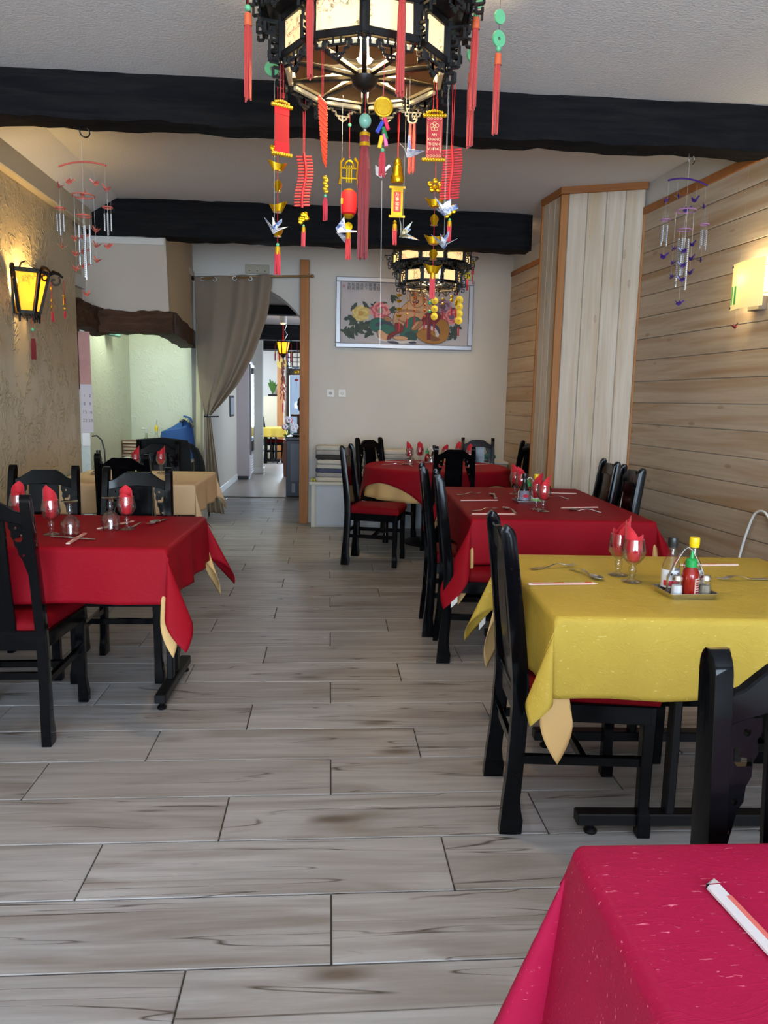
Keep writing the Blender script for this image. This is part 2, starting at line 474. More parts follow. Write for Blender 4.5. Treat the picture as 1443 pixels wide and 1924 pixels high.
# back room: floor boards too far off to tell apart
_t = NT('back_room_floor'); _v = _t.coords((2, 14, 1), rand=False)
_g = _t.noise(_v, 1.0, 5); _t.set(_t.mix(_g, srgb(120, 106, 96), srgb(160, 148, 140)), 0.33); M_floor2 = _t.m
struct(MB().box(-2.7, 1.3, 10.38, 18.2, -0.02, -0.001).build('floor_back_room', M_floor2, smooth=0))
struct(MB().box(-1.52, 0.6, 10.30, 10.38, -0.01, 0.008).build('trim_threshold', plain('threshold_metal', srgb(96, 88, 80), 0.4, 0.6), bevel=0.003))

# ceiling with a gentle cove along the left wall
struct(MB().box(-2.6, 3.4, -3.4, 8.7, 2.92, 3.05).build('ceiling', M_ceil, smooth=0))
struct(MB().add([(-1.98, -3.2, 2.76), (-1.98, 6.45, 2.76), (-1.70, 6.45, 2.922), (-1.70, -3.2, 2.922), (-1.98, -3.2, 2.94), (-1.98, 6.45, 2.94)],
     [(0, 1, 2, 3), (1, 5, 2), (0, 3, 4), (0, 4, 5, 1), (3, 2, 5, 4)]).build('ceiling_cove', M_ceil, smooth=0))
# left wall and its soffit
struct(MB().box(-2.15, -1.97, -3.2, 6.15, 0, 2.93).build('wall_left', M_relief, smooth=0))
struct(MB().box(-1.972, -1.905, -3.2, 6.42, 2.657, 2.86).build('trim_1', M_cream, bevel=0.008))
struct(MB().box(-2.2, -2.03, 6.15, 6.52, 1.95, 2.93).build('wall_left_return', M_cream, smooth=0))

# far wall with the arched opening
arch = [(-1.36, -0.05), (-1.36, 2.2)]
for i in range(1, 14):
    a = i / 14
    x = -1.36 + 1.05 * a
    arch.append((x, 2.21 + 0.30 * (1 - abs(2 * a - 1) ** 2.2)))
arch += [(-0.31, 2.21), (-0.31, -0.05)]
lp = [(-1.46, -0.05)] + arch + [(2.15, -0.05), (2.15, 2.95), (-1.46, 2.95)]
struct(MB().prism(lp, 8.25, 8.65, lambda u, v, t: (u, t, v)).build('wall_far', M_white, smooth=20))
post = struct(MB().box(-0.318, -0.222, 8.15, 8.252, 0.0, 2.79).build('trim_2', M_trim, bevel=0.004))
struct(MB().box(-0.222, -0.14, 8.21, 8.252, 0.0, 0.50).build('trim_3', M_white, bevel=0.004))

# chimney hood over the alcove: white front, beige side, hollow inside
struct(MB().add([(-2.06, 6.50, 1.98), (-1.33, 6.50, 1.98), (-1.36, 6.50, 2.93), (-2.06, 6.50, 2.93),
                 (-2.06, 6.56, 1.98), (-1.38, 6.56, 1.98), (-1.40, 6.56, 2.93), (-2.06, 6.56, 2.93)],
     [(0, 1, 2, 3), (7, 6, 5, 4), (0, 4, 5, 1), (1, 5, 6, 2), (2, 6, 7, 3), (3, 7, 4, 0)]).build('wall_chimney_front', M_hood, smooth=0))
struct(MB().add([(-1.33, 6.501, 1.98), (-1.44, 8.26, 1.98), (-1.44, 8.26, 2.93), (-1.36, 6.501, 2.93),
                 (-1.42, 6.501, 1.98), (-1.53, 8.26, 1.98), (-1.53, 8.26, 2.93), (-1.44, 6.501, 2.93)],
     [(0, 1, 2, 3), (7, 6, 5, 4), (0, 4, 5, 1), (1, 5, 6, 2), (2, 6, 7, 3), (3, 7, 4, 0)]).build('wall_chimney_right', M_cream, smooth=0))
struct(MB().box(-2.06, -1.36, 6.488, 6.5, 2.57, 2.625).build('trim_4', M_white, bevel=0.003))
mantel = thing('mantel_beam', 'brown timber mantel beam around the chimney hood over the lit alcove', 'beam')
def hewn(p, q, w, h, mat, name, parent, seed, n=26, amp=0.006):
    r = random.Random(seed); p = Vector(p); q = Vector(q); d = (q - p); L = d.length; d.normalize()
    x = d.cross(Vector((0, 0, 1))); x.normalize()
    ring = [(-1, -1), (-.33, -1.02), (.33, -1.02), (1, -1), (1.02, -.33), (1.02, .33), (1, 1), (.33, 1.02), (-.33, 1.02), (-1, 1), (-1.02, .33), (-1.02, -.33)]
    ph = [r.uniform(0, 6) for _ in range(24)]
    mb = MB(); k = len(ring); vs = []
    for i in range(n + 1):
        c = p + d * (L * i / n)
        for j, (a, b) in enumerate(ring):
            e = amp * (sin(ph[j] + i * 0.7) + 0.6 * sin(ph[j + 5] + i * 1.9)) + r.uniform(-amp, amp) * 0.7
            vs.append(c + x * (a * w / 2 * 0.985 + (e if abs(a) > .9 else 0)) + Vector((0, 0, b * h / 2 * 0.985 + (e if abs(b) > .9 else 0))))
    fs = []
    for i in range(n):
        for j in range(k):
            fs.append((i * k + j, i * k + (j + 1) % k, (i + 1) * k + (j + 1) % k, (i + 1) * k + j))
    fs += [tuple(range(k)), tuple(range(n * k + k - 1, n * k - 1, -1))]
    mb.add(vs, fs)
    return mb.build(name, mat, parent, smooth=40)
M_brown_y = M_brown
hewn((-1.90, 6.50, 1.945), (-1.275, 6.455, 1.945), 0.17, 0.175, M_brown, 'front_timber', mantel, 3, 16)
hewn((-1.348, 6.42, 1.945), (-1.50, 8.24, 1.945), 0.16, 0.172, M_brown, 'side_timber', mantel, 4, 24, 0.003)
hewn((-2.03, 6.19, 1.985), (-1.90, 6.56, 1.945), 0.15, 0.20, M_brown, 'corbel', mantel, 5, 10, 0.01)

# alcove
struct(MB().box(-2.35, -1.36, 8.55, 8.7, 0, 2.6).build('wall_alcove_back', M_niche, smooth=0))
struct(MB().add([(-2.10, 6.80, 0), (-2.19, 8.56, 0), (-2.19, 8.56, 2.6), (-2.10, 6.80, 2.6), (-2.18, 6.80, 0), (-2.27, 8.56, 0), (-2.27, 8.56, 2.6), (-2.18, 6.80, 2.6)],
     [(0, 3, 2, 1), (4, 5, 6, 7), (0, 1, 5, 4), (3, 7, 6, 2), (0, 4, 7, 3), (1, 2, 6, 5)]).build('wall_alcove_left', M_niche, smooth=0))
struct(MB().box(-2.35, -1.42, 6.57, 8.6, 2.58, 2.64).build('ceiling_alcove', M_white, smooth=0))
struct(MB().box(-1.46, -1.40, 8.2, 8.56, 0, 1.86).build('trim_5', plain('grey_jamb', srgb(120, 118, 114), 0.7), bevel=0.004))
tw = struct(MB().box(-3.0, -2.28, 7.62, 7.7, 0, 2.2).build('wall_side_room', plain('side_room_grout', srgb(70, 72, 76), 0.8), smooth=0))
_tm = MB().box(-0.098, 0.098, -0.01, 0, -0.098, 0.098).mesh('tile', plain('white_glazed_tile', srgb(190, 192, 196), 0.25), bevel=0.003)
for i in range(3):
    for j in range(10): put('tile', _tm, tw, (-2.4 - 0.2 * i, 7.62, 0.15 + 0.2 * j))
struct(MB().box(-3.05, -2.0, 6.1, 7.62, 2.2, 2.3).build('ceiling_side_room', M_white, smooth=0))
struct(MB().box(-3.1, -3.0, 6.1, 7.7, 0, 2.3).build('wall_side_room_left', M_white, smooth=0))
led = thing('alcove_ledge', 'white topped masonry ledge with grey sides across the alcove', 'ledge', (-1.8, 8.15, 0))
MB().box(-0.32, 0.36, -0.30, 0.38, 0.66, 0.715).build('ledge_top', M_white_p, led, bevel=0.008)
MB().box(-0.31, 0.33, -0.26, 0.38, 0.0, 0.66).build('ledge_base', plain('grey_render', srgb(120, 116, 108), 0.9, bump=0.4), led, bevel=0.004)

# ---- right wall: boards run along it, slightly askew to the room
ang = atan2(-0.1, 1.0)      # direction of the wall in plan
def on_right(y, off=0.0, z=0.0):
    return Vector((right_x(y) - off, y - off * 0.1, z))
RW = Matrix.Translation(on_right(0)) @ Matrix.Rotation(-ang, 4, 'Z') if False else Matrix.Translation(on_right(0)) @ Matrix.Rotation(math.atan(0.1), 4, 'Z')
sec = math.sqrt(1.01)
wr = struct(MB().box(0.018, 0.16, -3.2 * sec, 8.4 * sec, 0, 2.93).build('wall_right', M_white, smooth=0)); wr.matrix_world = RW
PITCH = 0.1507
def board_mesh(name, w, l, t, axis, mat):
    b = MB()
    if axis == 1: b.box(-t / 2, t / 2, -l / 2, l / 2, -w / 2, w / 2)
    else: b.box(-w / 2, w / 2, -t / 2, t / 2, -l / 2, l / 2)
    return b.mesh(name, mat, bevel=0.0025)
_bn = board_mesh('board', PITCH - 0.0035, 5.55 * sec, 0.018, 1, M_board_h)
_bf = board_mesh('board', PITCH - 0.0035, 2.20 * sec, 0.018, 1, M_board_h)
for i in range(-10, 9):
    z = 1.376 + PITCH * (i + 0.5)
    if z < 0.04 or z > 2.7: continue
    put('board', _bn, wr, (0.009, 2.72 * sec, z)); put('board', _bf, wr, (0.009, 7.15 * sec, z))
put('trim', MB().box(-0.012, 0.018, -0.05, 5.50 * sec, 2.70, 2.752).mesh('trim', M_trim_h, bevel=0.003), wr)
put('trim', MB().box(-0.012, 0.018, 6.0 * sec, 8.24 * sec, 2.70, 2.752).mesh('trim', M_trim_h, bevel=0.003), wr)

# ---- boarded column
colpts = [(1.692, 5.66), (2.232, 5.44), (2.27, 6.00), (1.645, 6.01)]
def lerp2(a, b, t): return (a[0] + (b[0] - a[0]) * t, a[1] + (b[1] - a[1]) * t)
column = struct(MB().prism([(1.706, 5.672), (2.225, 5.456), (2.19, 6.00), (1.662, 6.00)], 0, 2.925, lambda u, v, t: (u, v, t)).build('column', M_white, smooth=0))
def face_boards(p, q, n, z0, z1, mat, name='board', out=0.016):
    d = Vector((q[0] - p[0], q[1] - p[1], 0)); L = d.length; d.normalize()
    nrm = Vector((d.y, -d.x, 0))
    a = atan2(d.y, d.x)
    me = board_mesh(name, L / n - 0.004, z1 - z0, out, 0, mat)
    for i in range(n):
        c = Vector((p[0], p[1], 0)) + d * (L * (i + 0.5) / n) + nrm * (-out / 2)
        put(name, me, column, (c.x, c.y, (z0 + z1) / 2), (0, 0, a))
A, B, Cc = colpts[0], colpts[1], colpts[3]
face_boards(lerp2(A, B, 0.075), lerp2(A, B, 0.985), 4, 0.0, 2.875, M_board_v)
face_boards(lerp2(Cc, A, 0.04), lerp2(Cc, A, 0.93), 3, 0.0, 2.875, M_board_v)
def strip(p, q, w, z0, z1, name, mat, out=0.02):
    d = Vector((q[0] - p[0], q[1] - p[1], 0)); a = atan2(d.y, d.x); L = d.length; d.normalize()
    n_ = Vector((d.y, -d.x, 0)); c = (Vector((p[0], p[1], 0)) + Vector((q[0], q[1], 0))) / 2 + n_ * (out / 2 - 0.008)
    put(name, MB().box(-L / 2, L / 2, -out / 2, out / 2, z0, z1).mesh(name, mat, bevel=0.003), column, c, (0, 0, a))
strip(lerp2(A, B, -0.02), lerp2(A, B, 0.072), 0, 0, 2.87, 'corner_trim', M_trim)
strip(lerp2(Cc, A, 0.93), lerp2(Cc, A, 1.02), 0, 0, 2.87, 'corner_trim', M_trim)
strip(lerp2(Cc, A, -0.02), lerp2(Cc, A, 0.04), 0, 0, 2.87, 'edge_trim', M_trim)
strip(lerp2(A, B, 0.975), lerp2(A, B, 1.01), 0, 0, 2.72, 'edge_trim', M_trim)
strip(lerp2(A, B, -0.025), lerp2(A, B, 1.01), 0, 2.872, 2.925, 'top_trim', M_trim_h, 0.028)
strip(lerp2(Cc, A, -0.02), lerp2(Cc, A, 1.02), 0, 2.872, 2.925, 'top_trim', M_trim_h, 0.028)

# ---- black ceiling beams
b1 = struct(hewn((-2.05, 4.135, 2.815), (2.45, 4.115, 2.815), 0.165, 0.235, M_beam, 'beam', None, 11, 60, 0.005))
b2 = struct(hewn((-2.0, 6.555, 2.775), (1.68, 6.545, 2.775), 0.20, 0.295, M_beam, 'beam', None, 12, 50, 0.004))

# ---- front wall behind the camera, with the shop windows the daylight comes through
wf = MB()
wf.box(-2.2, 3.3, -3.32, -3.2, 0, 0.42); wf.box(-2.2, 3.3, -3.32, -3.2, 2.45, 2.95)
for a, b_ in ((-2.2, -1.85), (-0.28, -0.08), (0.78, 0.86), (2.65, 3.1)): wf.box(a, b_, -3.32, -3.2, 0.42, 2.45)
struct(wf.build('wall_front', M_white, smooth=0))
M_frame = plain('dark_window_frame', srgb(40, 38, 38), 0.4)
for n_, (a, b_) in enumerate(((-1.85, -0.28), (-0.08, 0.78), (0.86, 2.65))):
    w = struct(MB().box(a, b_, -3.285, -3.275, 0.42, 2.45).build('window_%d' % (n_ + 1), M_glass, smooth=0))
    fr = MB()
    fr.box(a, b_, -3.30, -3.24, 0.42, 0.48).box(a, b_, -3.30, -3.24, 2.39, 2.45).box(a, a + .06, -3.30, -3.24, 0.48, 2.39).box(b_ - .06, b_, -3.30, -3.24, 0.48, 2.39)
    fr.build('frame', M_frame, w, bevel=0.004)

# ---- back room beyond the arch
M_back = mat_stipple('back_room_plaster', srgb(200, 190, 176), 16, 0.2, 0.008)
struct(MB().box(-1.75, -1.52, 8.65, 13.4, 0, 2.6).build('wall_back_left', M_back, smooth=0))
struct(MB().box(0.6, 0.75, 8.65, 18.0, 0, 2.6).build('wall_back_right', M_back, smooth=0))
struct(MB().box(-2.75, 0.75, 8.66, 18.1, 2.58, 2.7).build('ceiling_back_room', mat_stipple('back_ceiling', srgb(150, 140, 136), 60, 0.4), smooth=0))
struct(MB().box(-2.75, -2.6, 13.4, 18.0, 0, 2.6).build('wall_back_window_side', M_white, smooth=0))
struct(MB().box(-2.6, -1.75, 13.2, 13.4, 0, 2.6).build('wall_back_step', M_white, smooth=0))
struct(MB().box(-2.6, -1.0, 17.75, 17.9, 0, 2.6).build('wall_back_end', M_white, smooth=0))
struct(MB().box(-0.10, 0.75, 17.75, 17.9, 0, 2.6).build('wall_back_end_right', M_white, smooth=0))
struct(MB().box(-1.40, -1.20, 13.75, 13.95, 0, 2.58).build('column_white', M_white, bevel=0.006))
struct(MB().box(-1.42, -1.18, 13.72, 13.98, 0, 0.10).build('baseboard_column', M_white_p, bevel=0.004))
struct(MB().box(-1.522, -1.508, 8.7, 12.55, 0, 0.10).build('baseboard_left', M_white_p, bevel=0.003))
struct(MB().box(-1.156, -1.01, 17.0, 17.14, 0, 2.58).build('column_pine', M_trim, bevel=0.006))
pl = struct(MB().box(-2.4, -1.158, 17.02, 17.35, 0, 1.40).build('wall_planter', M_cream, bevel=0.006))
for y, z0, w in ((10.35, 2.46, 0.2), (13.0, 2.33, 0.24), (15.2, 2.30, 0.22), (16.7, 2.38, 0.2)):
    struct(MB().box(-2.6, 0.6, y, y + w, z0, 2.58).build('beam_back_room', M_beam, bevel=0.012))
# street door at the far end
dr = struct(MB().box(-1.0, -0.10, 17.80, 17.84, 0.0, 0.30).build('door_1', M_frame, bevel=0.004))
f_ = MB()
for x0, x1, z0, z1 in ((-1.0, -0.93, 0.3, 2.58), (-0.53, -0.47, 0.3, 2.58), (-0.16, -0.10, 0.3, 2.58), (-0.93, -0.16, 1.89, 2.05), (-0.93, -0.16, 2.40, 2.58), (-0.93, -0.16, 0.3, 0.36)):
    f_.box(x0, x1, 17.78, 17.86, z0, z1)
f_.build('door_frame', M_frame, dr, bevel=0.004)
MB().box(-0.93, -0.16, 17.815, 17.822, 0.36, 1.89).build('pane', M_glass, dr, smooth=0)
MB().box(-0.93, -0.16, 17.815, 17.822, 2.05, 2.40).build('pane', M_glass, dr, smooth=0)
# the street outside
st = struct(MB().box(-6, 6, 18.0, 30, -0.3, -0.15).build('street', plain('asphalt', srgb(140, 144, 150), 0.9), smooth=0))
hs = thing('street_building', 'pale blue grey building seen through the glass of the far street door', 'building', (0, 27, 0))
b_ = MB().box(-4, 3, 0, 2, -0.2, 3.0); b_.build('facade', plain('pale_facade', srgb(196, 206, 216), 0.8), hs)
for x in (-2.8, -1.9, -1.0, 0.2): MB().box(x, x + .5, -0.03, 0.02, 0.9, 2.2).build('window', plain('blue_window', srgb(120, 146, 172), 0.2), hs)
# ------------------------------------------------------------------ chairs
def post_y(z):
    """side profile of the back post: straight leg kicked back a little, back leaning away"""
    if z < 0.45: t = z / 0.45; return -0.022 * (1 - t) ** 1.5
    t = (z - 0.45) / 0.535; return -0.062 * t ** 1.25
def post_x(z): return 0.186 - 0.030 * z
def chair_proto():
    t = thing('dining_chair', 'chair', 'chair')
    SE = 0.45
    for s in (-1, 1):
        mb = MB(); vs = []; zs = [0, 0.045, 0.07, 0.11, 0.2, 0.32, 0.42, 0.5, 0.6, 0.7, 0.8, 0.88, 0.95, 0.963, 0.973, 0.980, 0.984, 0.985]
        for z in zs:
            w = 0.036
            fr = 0.027 - 0.004 * max(0, (z - 0.5) / 0.5); bk = 0.024 - 0.004 * max(0, (z - 0.5) / 0.5)
            if z < 0.06: fr += 0.016
            elif z < 0.09: fr += 0.008
            if z < 0.12: bk += 0.004
            if z > 0.95:
                k = min(1, (z - 0.95) / 0.035); e = math.sqrt(max(0, 1 - k * k)) ; fr *= max(0.25, e); bk *= max(0.25, e)
            yc = post_y(z); xc = s * post_x(z)
            for dx, dy in ((-w / 2, -bk), (w / 2, -bk), (w / 2, fr * .5), (w / 2 * .8, fr), (-w / 2 * .8, fr), (-w / 2, fr * .5)):
                vs.append((xc + dx, yc + dy, z))
        n = len(zs); fs = []
        for i in range(n - 1):
            for j in range(6): fs.append((i * 6 + j, i * 6 + (j + 1) % 6, i * 6 + 6 + (j + 1) % 6, i * 6 + 6 + j))
        fs += [(5, 4, 3, 2, 1, 0), tuple(range(n * 6 - 6, n * 6))]
        mb.add(vs, fs).build('back_post', M_lac, t, bevel=0.003)
    lean = lambda z, off=0.0: post_y(z) + off
    # yoke crest rail
    W = post_x(0.93) - 0.015
    top = [(-W, 0.915), (-W * .82, 0.922), (-W * .62, 0.942), (-W * .46, 0.957), (-W * .40, 0.960), (W * .40, 0.960), (W * .46, 0.957), (W * .62, 0.942), (W * .82, 0.922), (W, 0.915)]
    bot = [(W, 0.868), (W * .85, 0.874), (W * .5, 0.885), (0, 0.889), (-W * .5, 0.885), (-W * .85, 0.874), (-W, 0.868)]
    bow = lambda u: 0.014 * (1 - (u / W) ** 2)
    MB().prism(top + bot, -0.011, 0.011, lambda u, v, q: (u, lean(v, q) - bow(u) * 0.6, v)).build('crest_rail', M_lac, t, bevel=0.003)
    # broad splat
    sw = 0.074
    mb = MB()
    def sp(side):
        return [(x, lean(0.445 + 0.445 * i / 10, side * 0.007) - 0.008 * sin(pi * i / 10), 0.445 + 0.445 * i / 10) for i in range(11) for x in (-sw - 0.004 * (1 - i / 10), sw + 0.004 * (1 - i / 10))]
    a = sp(1); b = sp(-1); vs = a + b; fs = []
    for i in range(10):
        j = 2 * i
        fs += [(j, j + 1, j + 3, j + 2), (22 + j, 22 + j + 2, 22 + j + 3, 22 + j + 1), (j, j + 2, j + 24, j + 22), (j + 1, j + 23, j + 25, j + 3)]
    fs += [(0, 22, 23, 1), (20, 21, 43, 42)]
    mb.add(vs, fs).build('splat', M_lac, t, bevel=0.002)
    # pierced corner brackets
    def circ(cx, cy, r, n=8): return [(cx + r * cos(2 * pi * i / n), cy + r * sin(2 * pi * i / n)) for i in range(n)]
    for s in (-1, 1):
        pw = post_x(0.8) - 0.017
        o = [(0, 0.880), (-0.058, 0.880), (-0.058, 0.858), (-0.050, 0.846), (-0.052, 0.826), (-0.044, 0.812), (-0.042, 0.79), (-0.033, 0.775), (-0.030, 0.752), (-0.020, 0.738), (-0.013, 0.712), (-0.004, 0.680), (0, 0.67)]
        hs_ = [circ(-0.034, 0.858, 0.0062), circ(-0.015, 0.752, 0.0055),
               [(-0.042, 0.806), (-0.018, 0.806), (-0.012, 0.816), (-0.012, 0.834), (-0.022, 0.834), (-0.024, 0.820), (-0.042, 0.818)]]
        o2 = [(s * (pw + u), v) for u, v in o]; h2 = [[(s * (pw + u), v) for u, v in h] for h in hs_]
        MB().prism(o2, -0.007, 0.007, lambda u, v, q: (u, lean(v, q), v), h2).build('bracket', M_lac, t, smooth=30)
    MB().bar((-0.17, lean(.435), .435), (0.17, lean(.435), .435), 0.022, 0.035).build('back_rail', M_lac, t, bevel=0.003)
    # seat frame and cushion
    fw, bw, sd = 0.205, 0.172, 0.405
    fr = MB()
    fr.bar((-bw, 0.0, .405), (bw, 0.0, .405), .024, .06); fr.bar((-fw + .02, sd, .405), (fw - .02, sd, .405), .024, .06)
    for s in (-1, 1): fr.bar((s * bw, 0.0, .405), (s * (fw - .006), sd, .405), .024, .06)
    fr.build('seat_frame', M_lac, t, bevel=0.003)
    def seat(u, v):
        y = 0.005 + (sd + 0.018) * v
        wx = (bw - 0.014) + (fw - bw + 0.014) * v
        return ((2 * u - 1) * wx, y, 0)
    mb = MB(); n = 10; vs = []; fs = []
    lev = [(0.435, 1.0), (0.456, 1.018), (0.474, 1.005), (0.486, 0.96), (0.494, 0.88), (0.501, 0.55), (0.504, 0.2)]
    ring = [(i / n, 0) for i in range(n)] + [(1, i / n) for i in range(n)] + [(1 - i / n, 1) for i in range(n)] + [(0, 1 - i / n) for i in range(n)]
    for z, k in lev:
        for u, v in ring:
            vs.append((*seat(0.5 + (u - .5) * k, 0.5 + (v - .5) * k)[:2], z))
    m = len(ring)
    for i in range(len(lev) - 1):
        for j in range(m): fs.append((i * m + j, i * m + (j + 1) % m, (i + 1) * m + (j + 1) % m, (i + 1) * m + j))
    fs += [tuple(range(m - 1, -1, -1)), tuple(range((len(lev) - 1) * m, len(lev) * m))]
    mb.add(vs, fs).build('seat', M_seat, t, smooth=50)
    for s in (-1, 1):
        mb = MB(); vs = []
        zs = [0, 0.05, 0.075, 0.11, 0.2, 0.3, 0.435]
        for z in zs:
            w = 0.017 + 0.003 * (z / 0.435); e = 0.008 if z < 0.06 else (0.004 if z < 0.09 else 0)
            xc = s * (fw - 0.018 + 0.004 * (1 - z)); yc = sd - 0.005
            for dx, dy in ((-1, -1), (1, -1), (1, 1), (-1, 1)):
                vs.append((xc + dx * w + (s * e if dx == s else 0), yc + dy * w + (e if dy == 1 else 0), z))
        n = len(zs); fs = []
        for i in range(n - 1):
            for j in range(4): fs.append((i * 4 + j, i * 4 + (j + 1) % 4, i * 4 + 4 + (j + 1) % 4, i * 4 + 4 + j))
        fs += [(3, 2, 1, 0), tuple(range(n * 4 - 4, n * 4))]
        mb.add(vs, fs).build('leg', M_lac, t, bevel=0.003)
    for s in (-1, 1):
        MB().bar((s * 0.178, -0.005, 0.245), (s * (fw - .018), sd - .01, 0.245), .02, .03).build('stretcher', M_lac, t, bevel=0.002)
    MB().bar((-0.19, 0.21, 0.245), (0.19, 0.21, 0.245), .02, .028).build('stretcher', M_lac, t, bevel=0.002)
    MB().bar((-0.175, -0.01, 0.275), (0.175, -0.01, 0.275), .018, .028).build('stretcher', M_lac, t, bevel=0.002)
    return t
chair0 = chair_proto()
_used = [False]
CH = 'black lacquer dining chairs at the tables'
def chair(x, y, deg, label):
    """x, y: middle of the back legs on the floor; deg: heading of the sitter from +y, clockwise"""
    rz = -radians(deg)
    if not _used[0]:
        _used[0] = True; chair0.location = (x, y, 0); chair0.rotation_euler = (0, 0, rz); chair0['label'] = label; chair0['group'] = CH
        return chair0
    return dup(chair0, (x, y, 0), rz, label, CH)
chair(0.615, 2.365, 94, 'black lacquer chair seen side-on at the aisle side of the yellow table')
chair(0.758, 1.01, 180, 'black lacquer chair whose tall back post stands between the near crimson and yellow tables')
chair(1.66, 2.43, -90, 'black lacquer chair on the wall side of the yellow table, mostly out of frame')
chair(0.612, 4.36, 94, 'farther of the two aisle chairs at the red table with sauce bottles')
chair(0.638, 3.925, 95, 'nearer of the two aisle chairs at the red table with sauce bottles')
chair(1.815, 4.50, -88, 'wall-side chair of the red bottle table with greenish light on its splat')
chair(1.862, 5.00, -86, 'wall-side chair of the red bottle table, the one closer to the boarded column')
chair(0.205, 6.27, 105, 'black chair with a red seat on the aisle side of the round table')
chair(0.44, 7.50, 140, 'black chair behind the aisle-side one at the round table, in front of the stacked pads')
chair(1.055, 6.30, 0, 'black chair seen from behind at the near side of the round table')
chair(1.565, 7.83, 192, 'black chair under the picture on the far side of the round table')
chair(1.93, 7.33, -100, 'black chair by the boarded column on the right of the round table')
chair(-1.262, 2.86, -1, 'close black chair with worn edges, its back to us, at the left red table')
chair(-1.47, 3.93, 180, 'black chair against the plaster wall on the far side of the left red table')
chair(-0.985, 3.885, 180, 'black chair beside the aisle on the far side of the left red table')
chair(-1.295, 4.90, 6, 'black chair seen from behind at the near side of the cream table')
chair(-1.41, 6.28, 180, 'black chair draped with a dark jacket on the far side of the cream table')
chair(-1.42, 16.0, 55, 'small distant black chair at the yellow table in the back room')
chair(-1.75, 16.6, 180, 'distant black chair half hidden behind the yellow table in the back room')

# ------------------------------------------------------------------ tablecloths
def cloth_fn(a, b, drop, flare=0.05, seed=0, tilt=0.26, rr=0.018, rip=0.018, ext=0.0, swing=0.0, wall=False, wide=1.4, exts=None):
    r_ = random.Random(seed)
    phs = [r_.uniform(0, 6.28) for _ in range(8)]; ks = [r_.uniform(2.2, 3.6) for _ in range(4)]
    tl = [tilt * r_.uniform(0.8, 1.15) for _ in range(4)]
    arc = rr * pi / 2
    def fn(u, v):
        du = abs(u) - a / 2; dv = abs(v) - b / 2
        sx = 1 if u >= 0 else -1; sy = 1 if v >= 0 else -1
        w = 0.0012 * sin(u * 17 + phs[0]) * sin(v * 13 + phs[1])
        def hang(s):
            if s < arc: return rr * sin(s / rr), -rr * (1 - cos(s / rr)), 0.0
            return rr, -rr, s - arc
        if du <= 0 and dv <= 0: return (u, v, w)
        if dv <= 0:
            o, z, h = hang(du); win = max(0, 1 - (abs(v) / (b / 2)) ** 4)
            o += flare * h + rip * (h / drop) * win * sin(ks[0 if sx > 0 else 1] * 2 * pi * v / b + phs[2 + (sx > 0)])
            return (sx * (a / 2 + o), v, z - h)
        if du <= 0:
            o, z, h = hang(dv); win = max(0, 1 - (abs(u) / (a / 2)) ** 4)
            o += flare * h + rip * (h / drop) * win * sin(ks[2 if sy > 0 else 3] * 2 * pi * u / a + phs[4 + (sy > 0)])
            return (u, sy * (b / 2 + o), z - h)
        s = hypot(du, dv); th = atan2(dv, du); t = th / (pi / 2)
        if exts: ext_ = exts[(sx > 0) + 2 * (sy > 0)]
        else: ext_ = ext
        s *= 1 + (0 if wall and sx < 0 else ext_) * sin(pi * t) ** 2
        o, z, h = hang(s)
        A = tl[(sx > 0) + 2 * (sy > 0)] * (0.3 if wall and sx < 0 else 1)
        p = 2 * A * sin(pi * t); q = wide * A * sin(2 * pi * t); om = max(1e-6, hypot(p, q))
        dx = (p - q) / om / math.sqrt(2); dy = (p + q) / om / math.sqrt(2)
        if sy < 0 and swing:
            sw = swing * sin(pi * t); dx, dy = dx * cos(sw) - dy * sin(sw), dx * sin(sw) + dy * cos(sw)
        x = a / 2 + cos(th) * (o + flare * h) + dx * sin(om) * h
        y = b / 2 + sin(th) * (o + flare * h) + dy * sin(om) * h
        return (sx * x, sy * y, z - cos(om) * h)
    return fn
def axis_samples(half, drop, n_top=14, n_hang=16):
    s = [-half - drop + drop * i / n_hang for i in range(n_hang)]
    s += [-half - 1e-6 + 2 * half * i / n_top for i in range(n_top)]
    s += [half + 1e-6 + drop * i / n_hang for i in range(n_hang + 1)]
    ex = [half + 0.006, half + 0.013, half + 0.022, half + 0.028]
    s += ex + [-e for e in ex]
    return sorted(s)
def cloth(name, label, cx, cy, a, b, drop, deg, z, mat, seed, group=None, loc_tag=None, parent=None, nt=14, **k):
    fn = cloth_fn(a, b, drop, seed=seed, **k)
    us = axis_samples(a / 2, drop, nt); vs_ = axis_samples(b / 2, drop, nt)
    mb = MB(); n = len(us)
    mb.add([fn(u, v) for v in vs_ for u in us], [(j * n + i, j * n + i + 1, (j + 1) * n + i + 1, (j + 1) * n + i) for j in range(len(vs_) - 1) for i in range(n - 1)])
    o = mb.build(name, mat, parent, smooth=180, thick=0.0012)
    o.location = (cx, cy, z); o.rotation_euler = (0, 0, radians(deg))
    tag(o, label, 'tablecloth', group)
    return o, fn
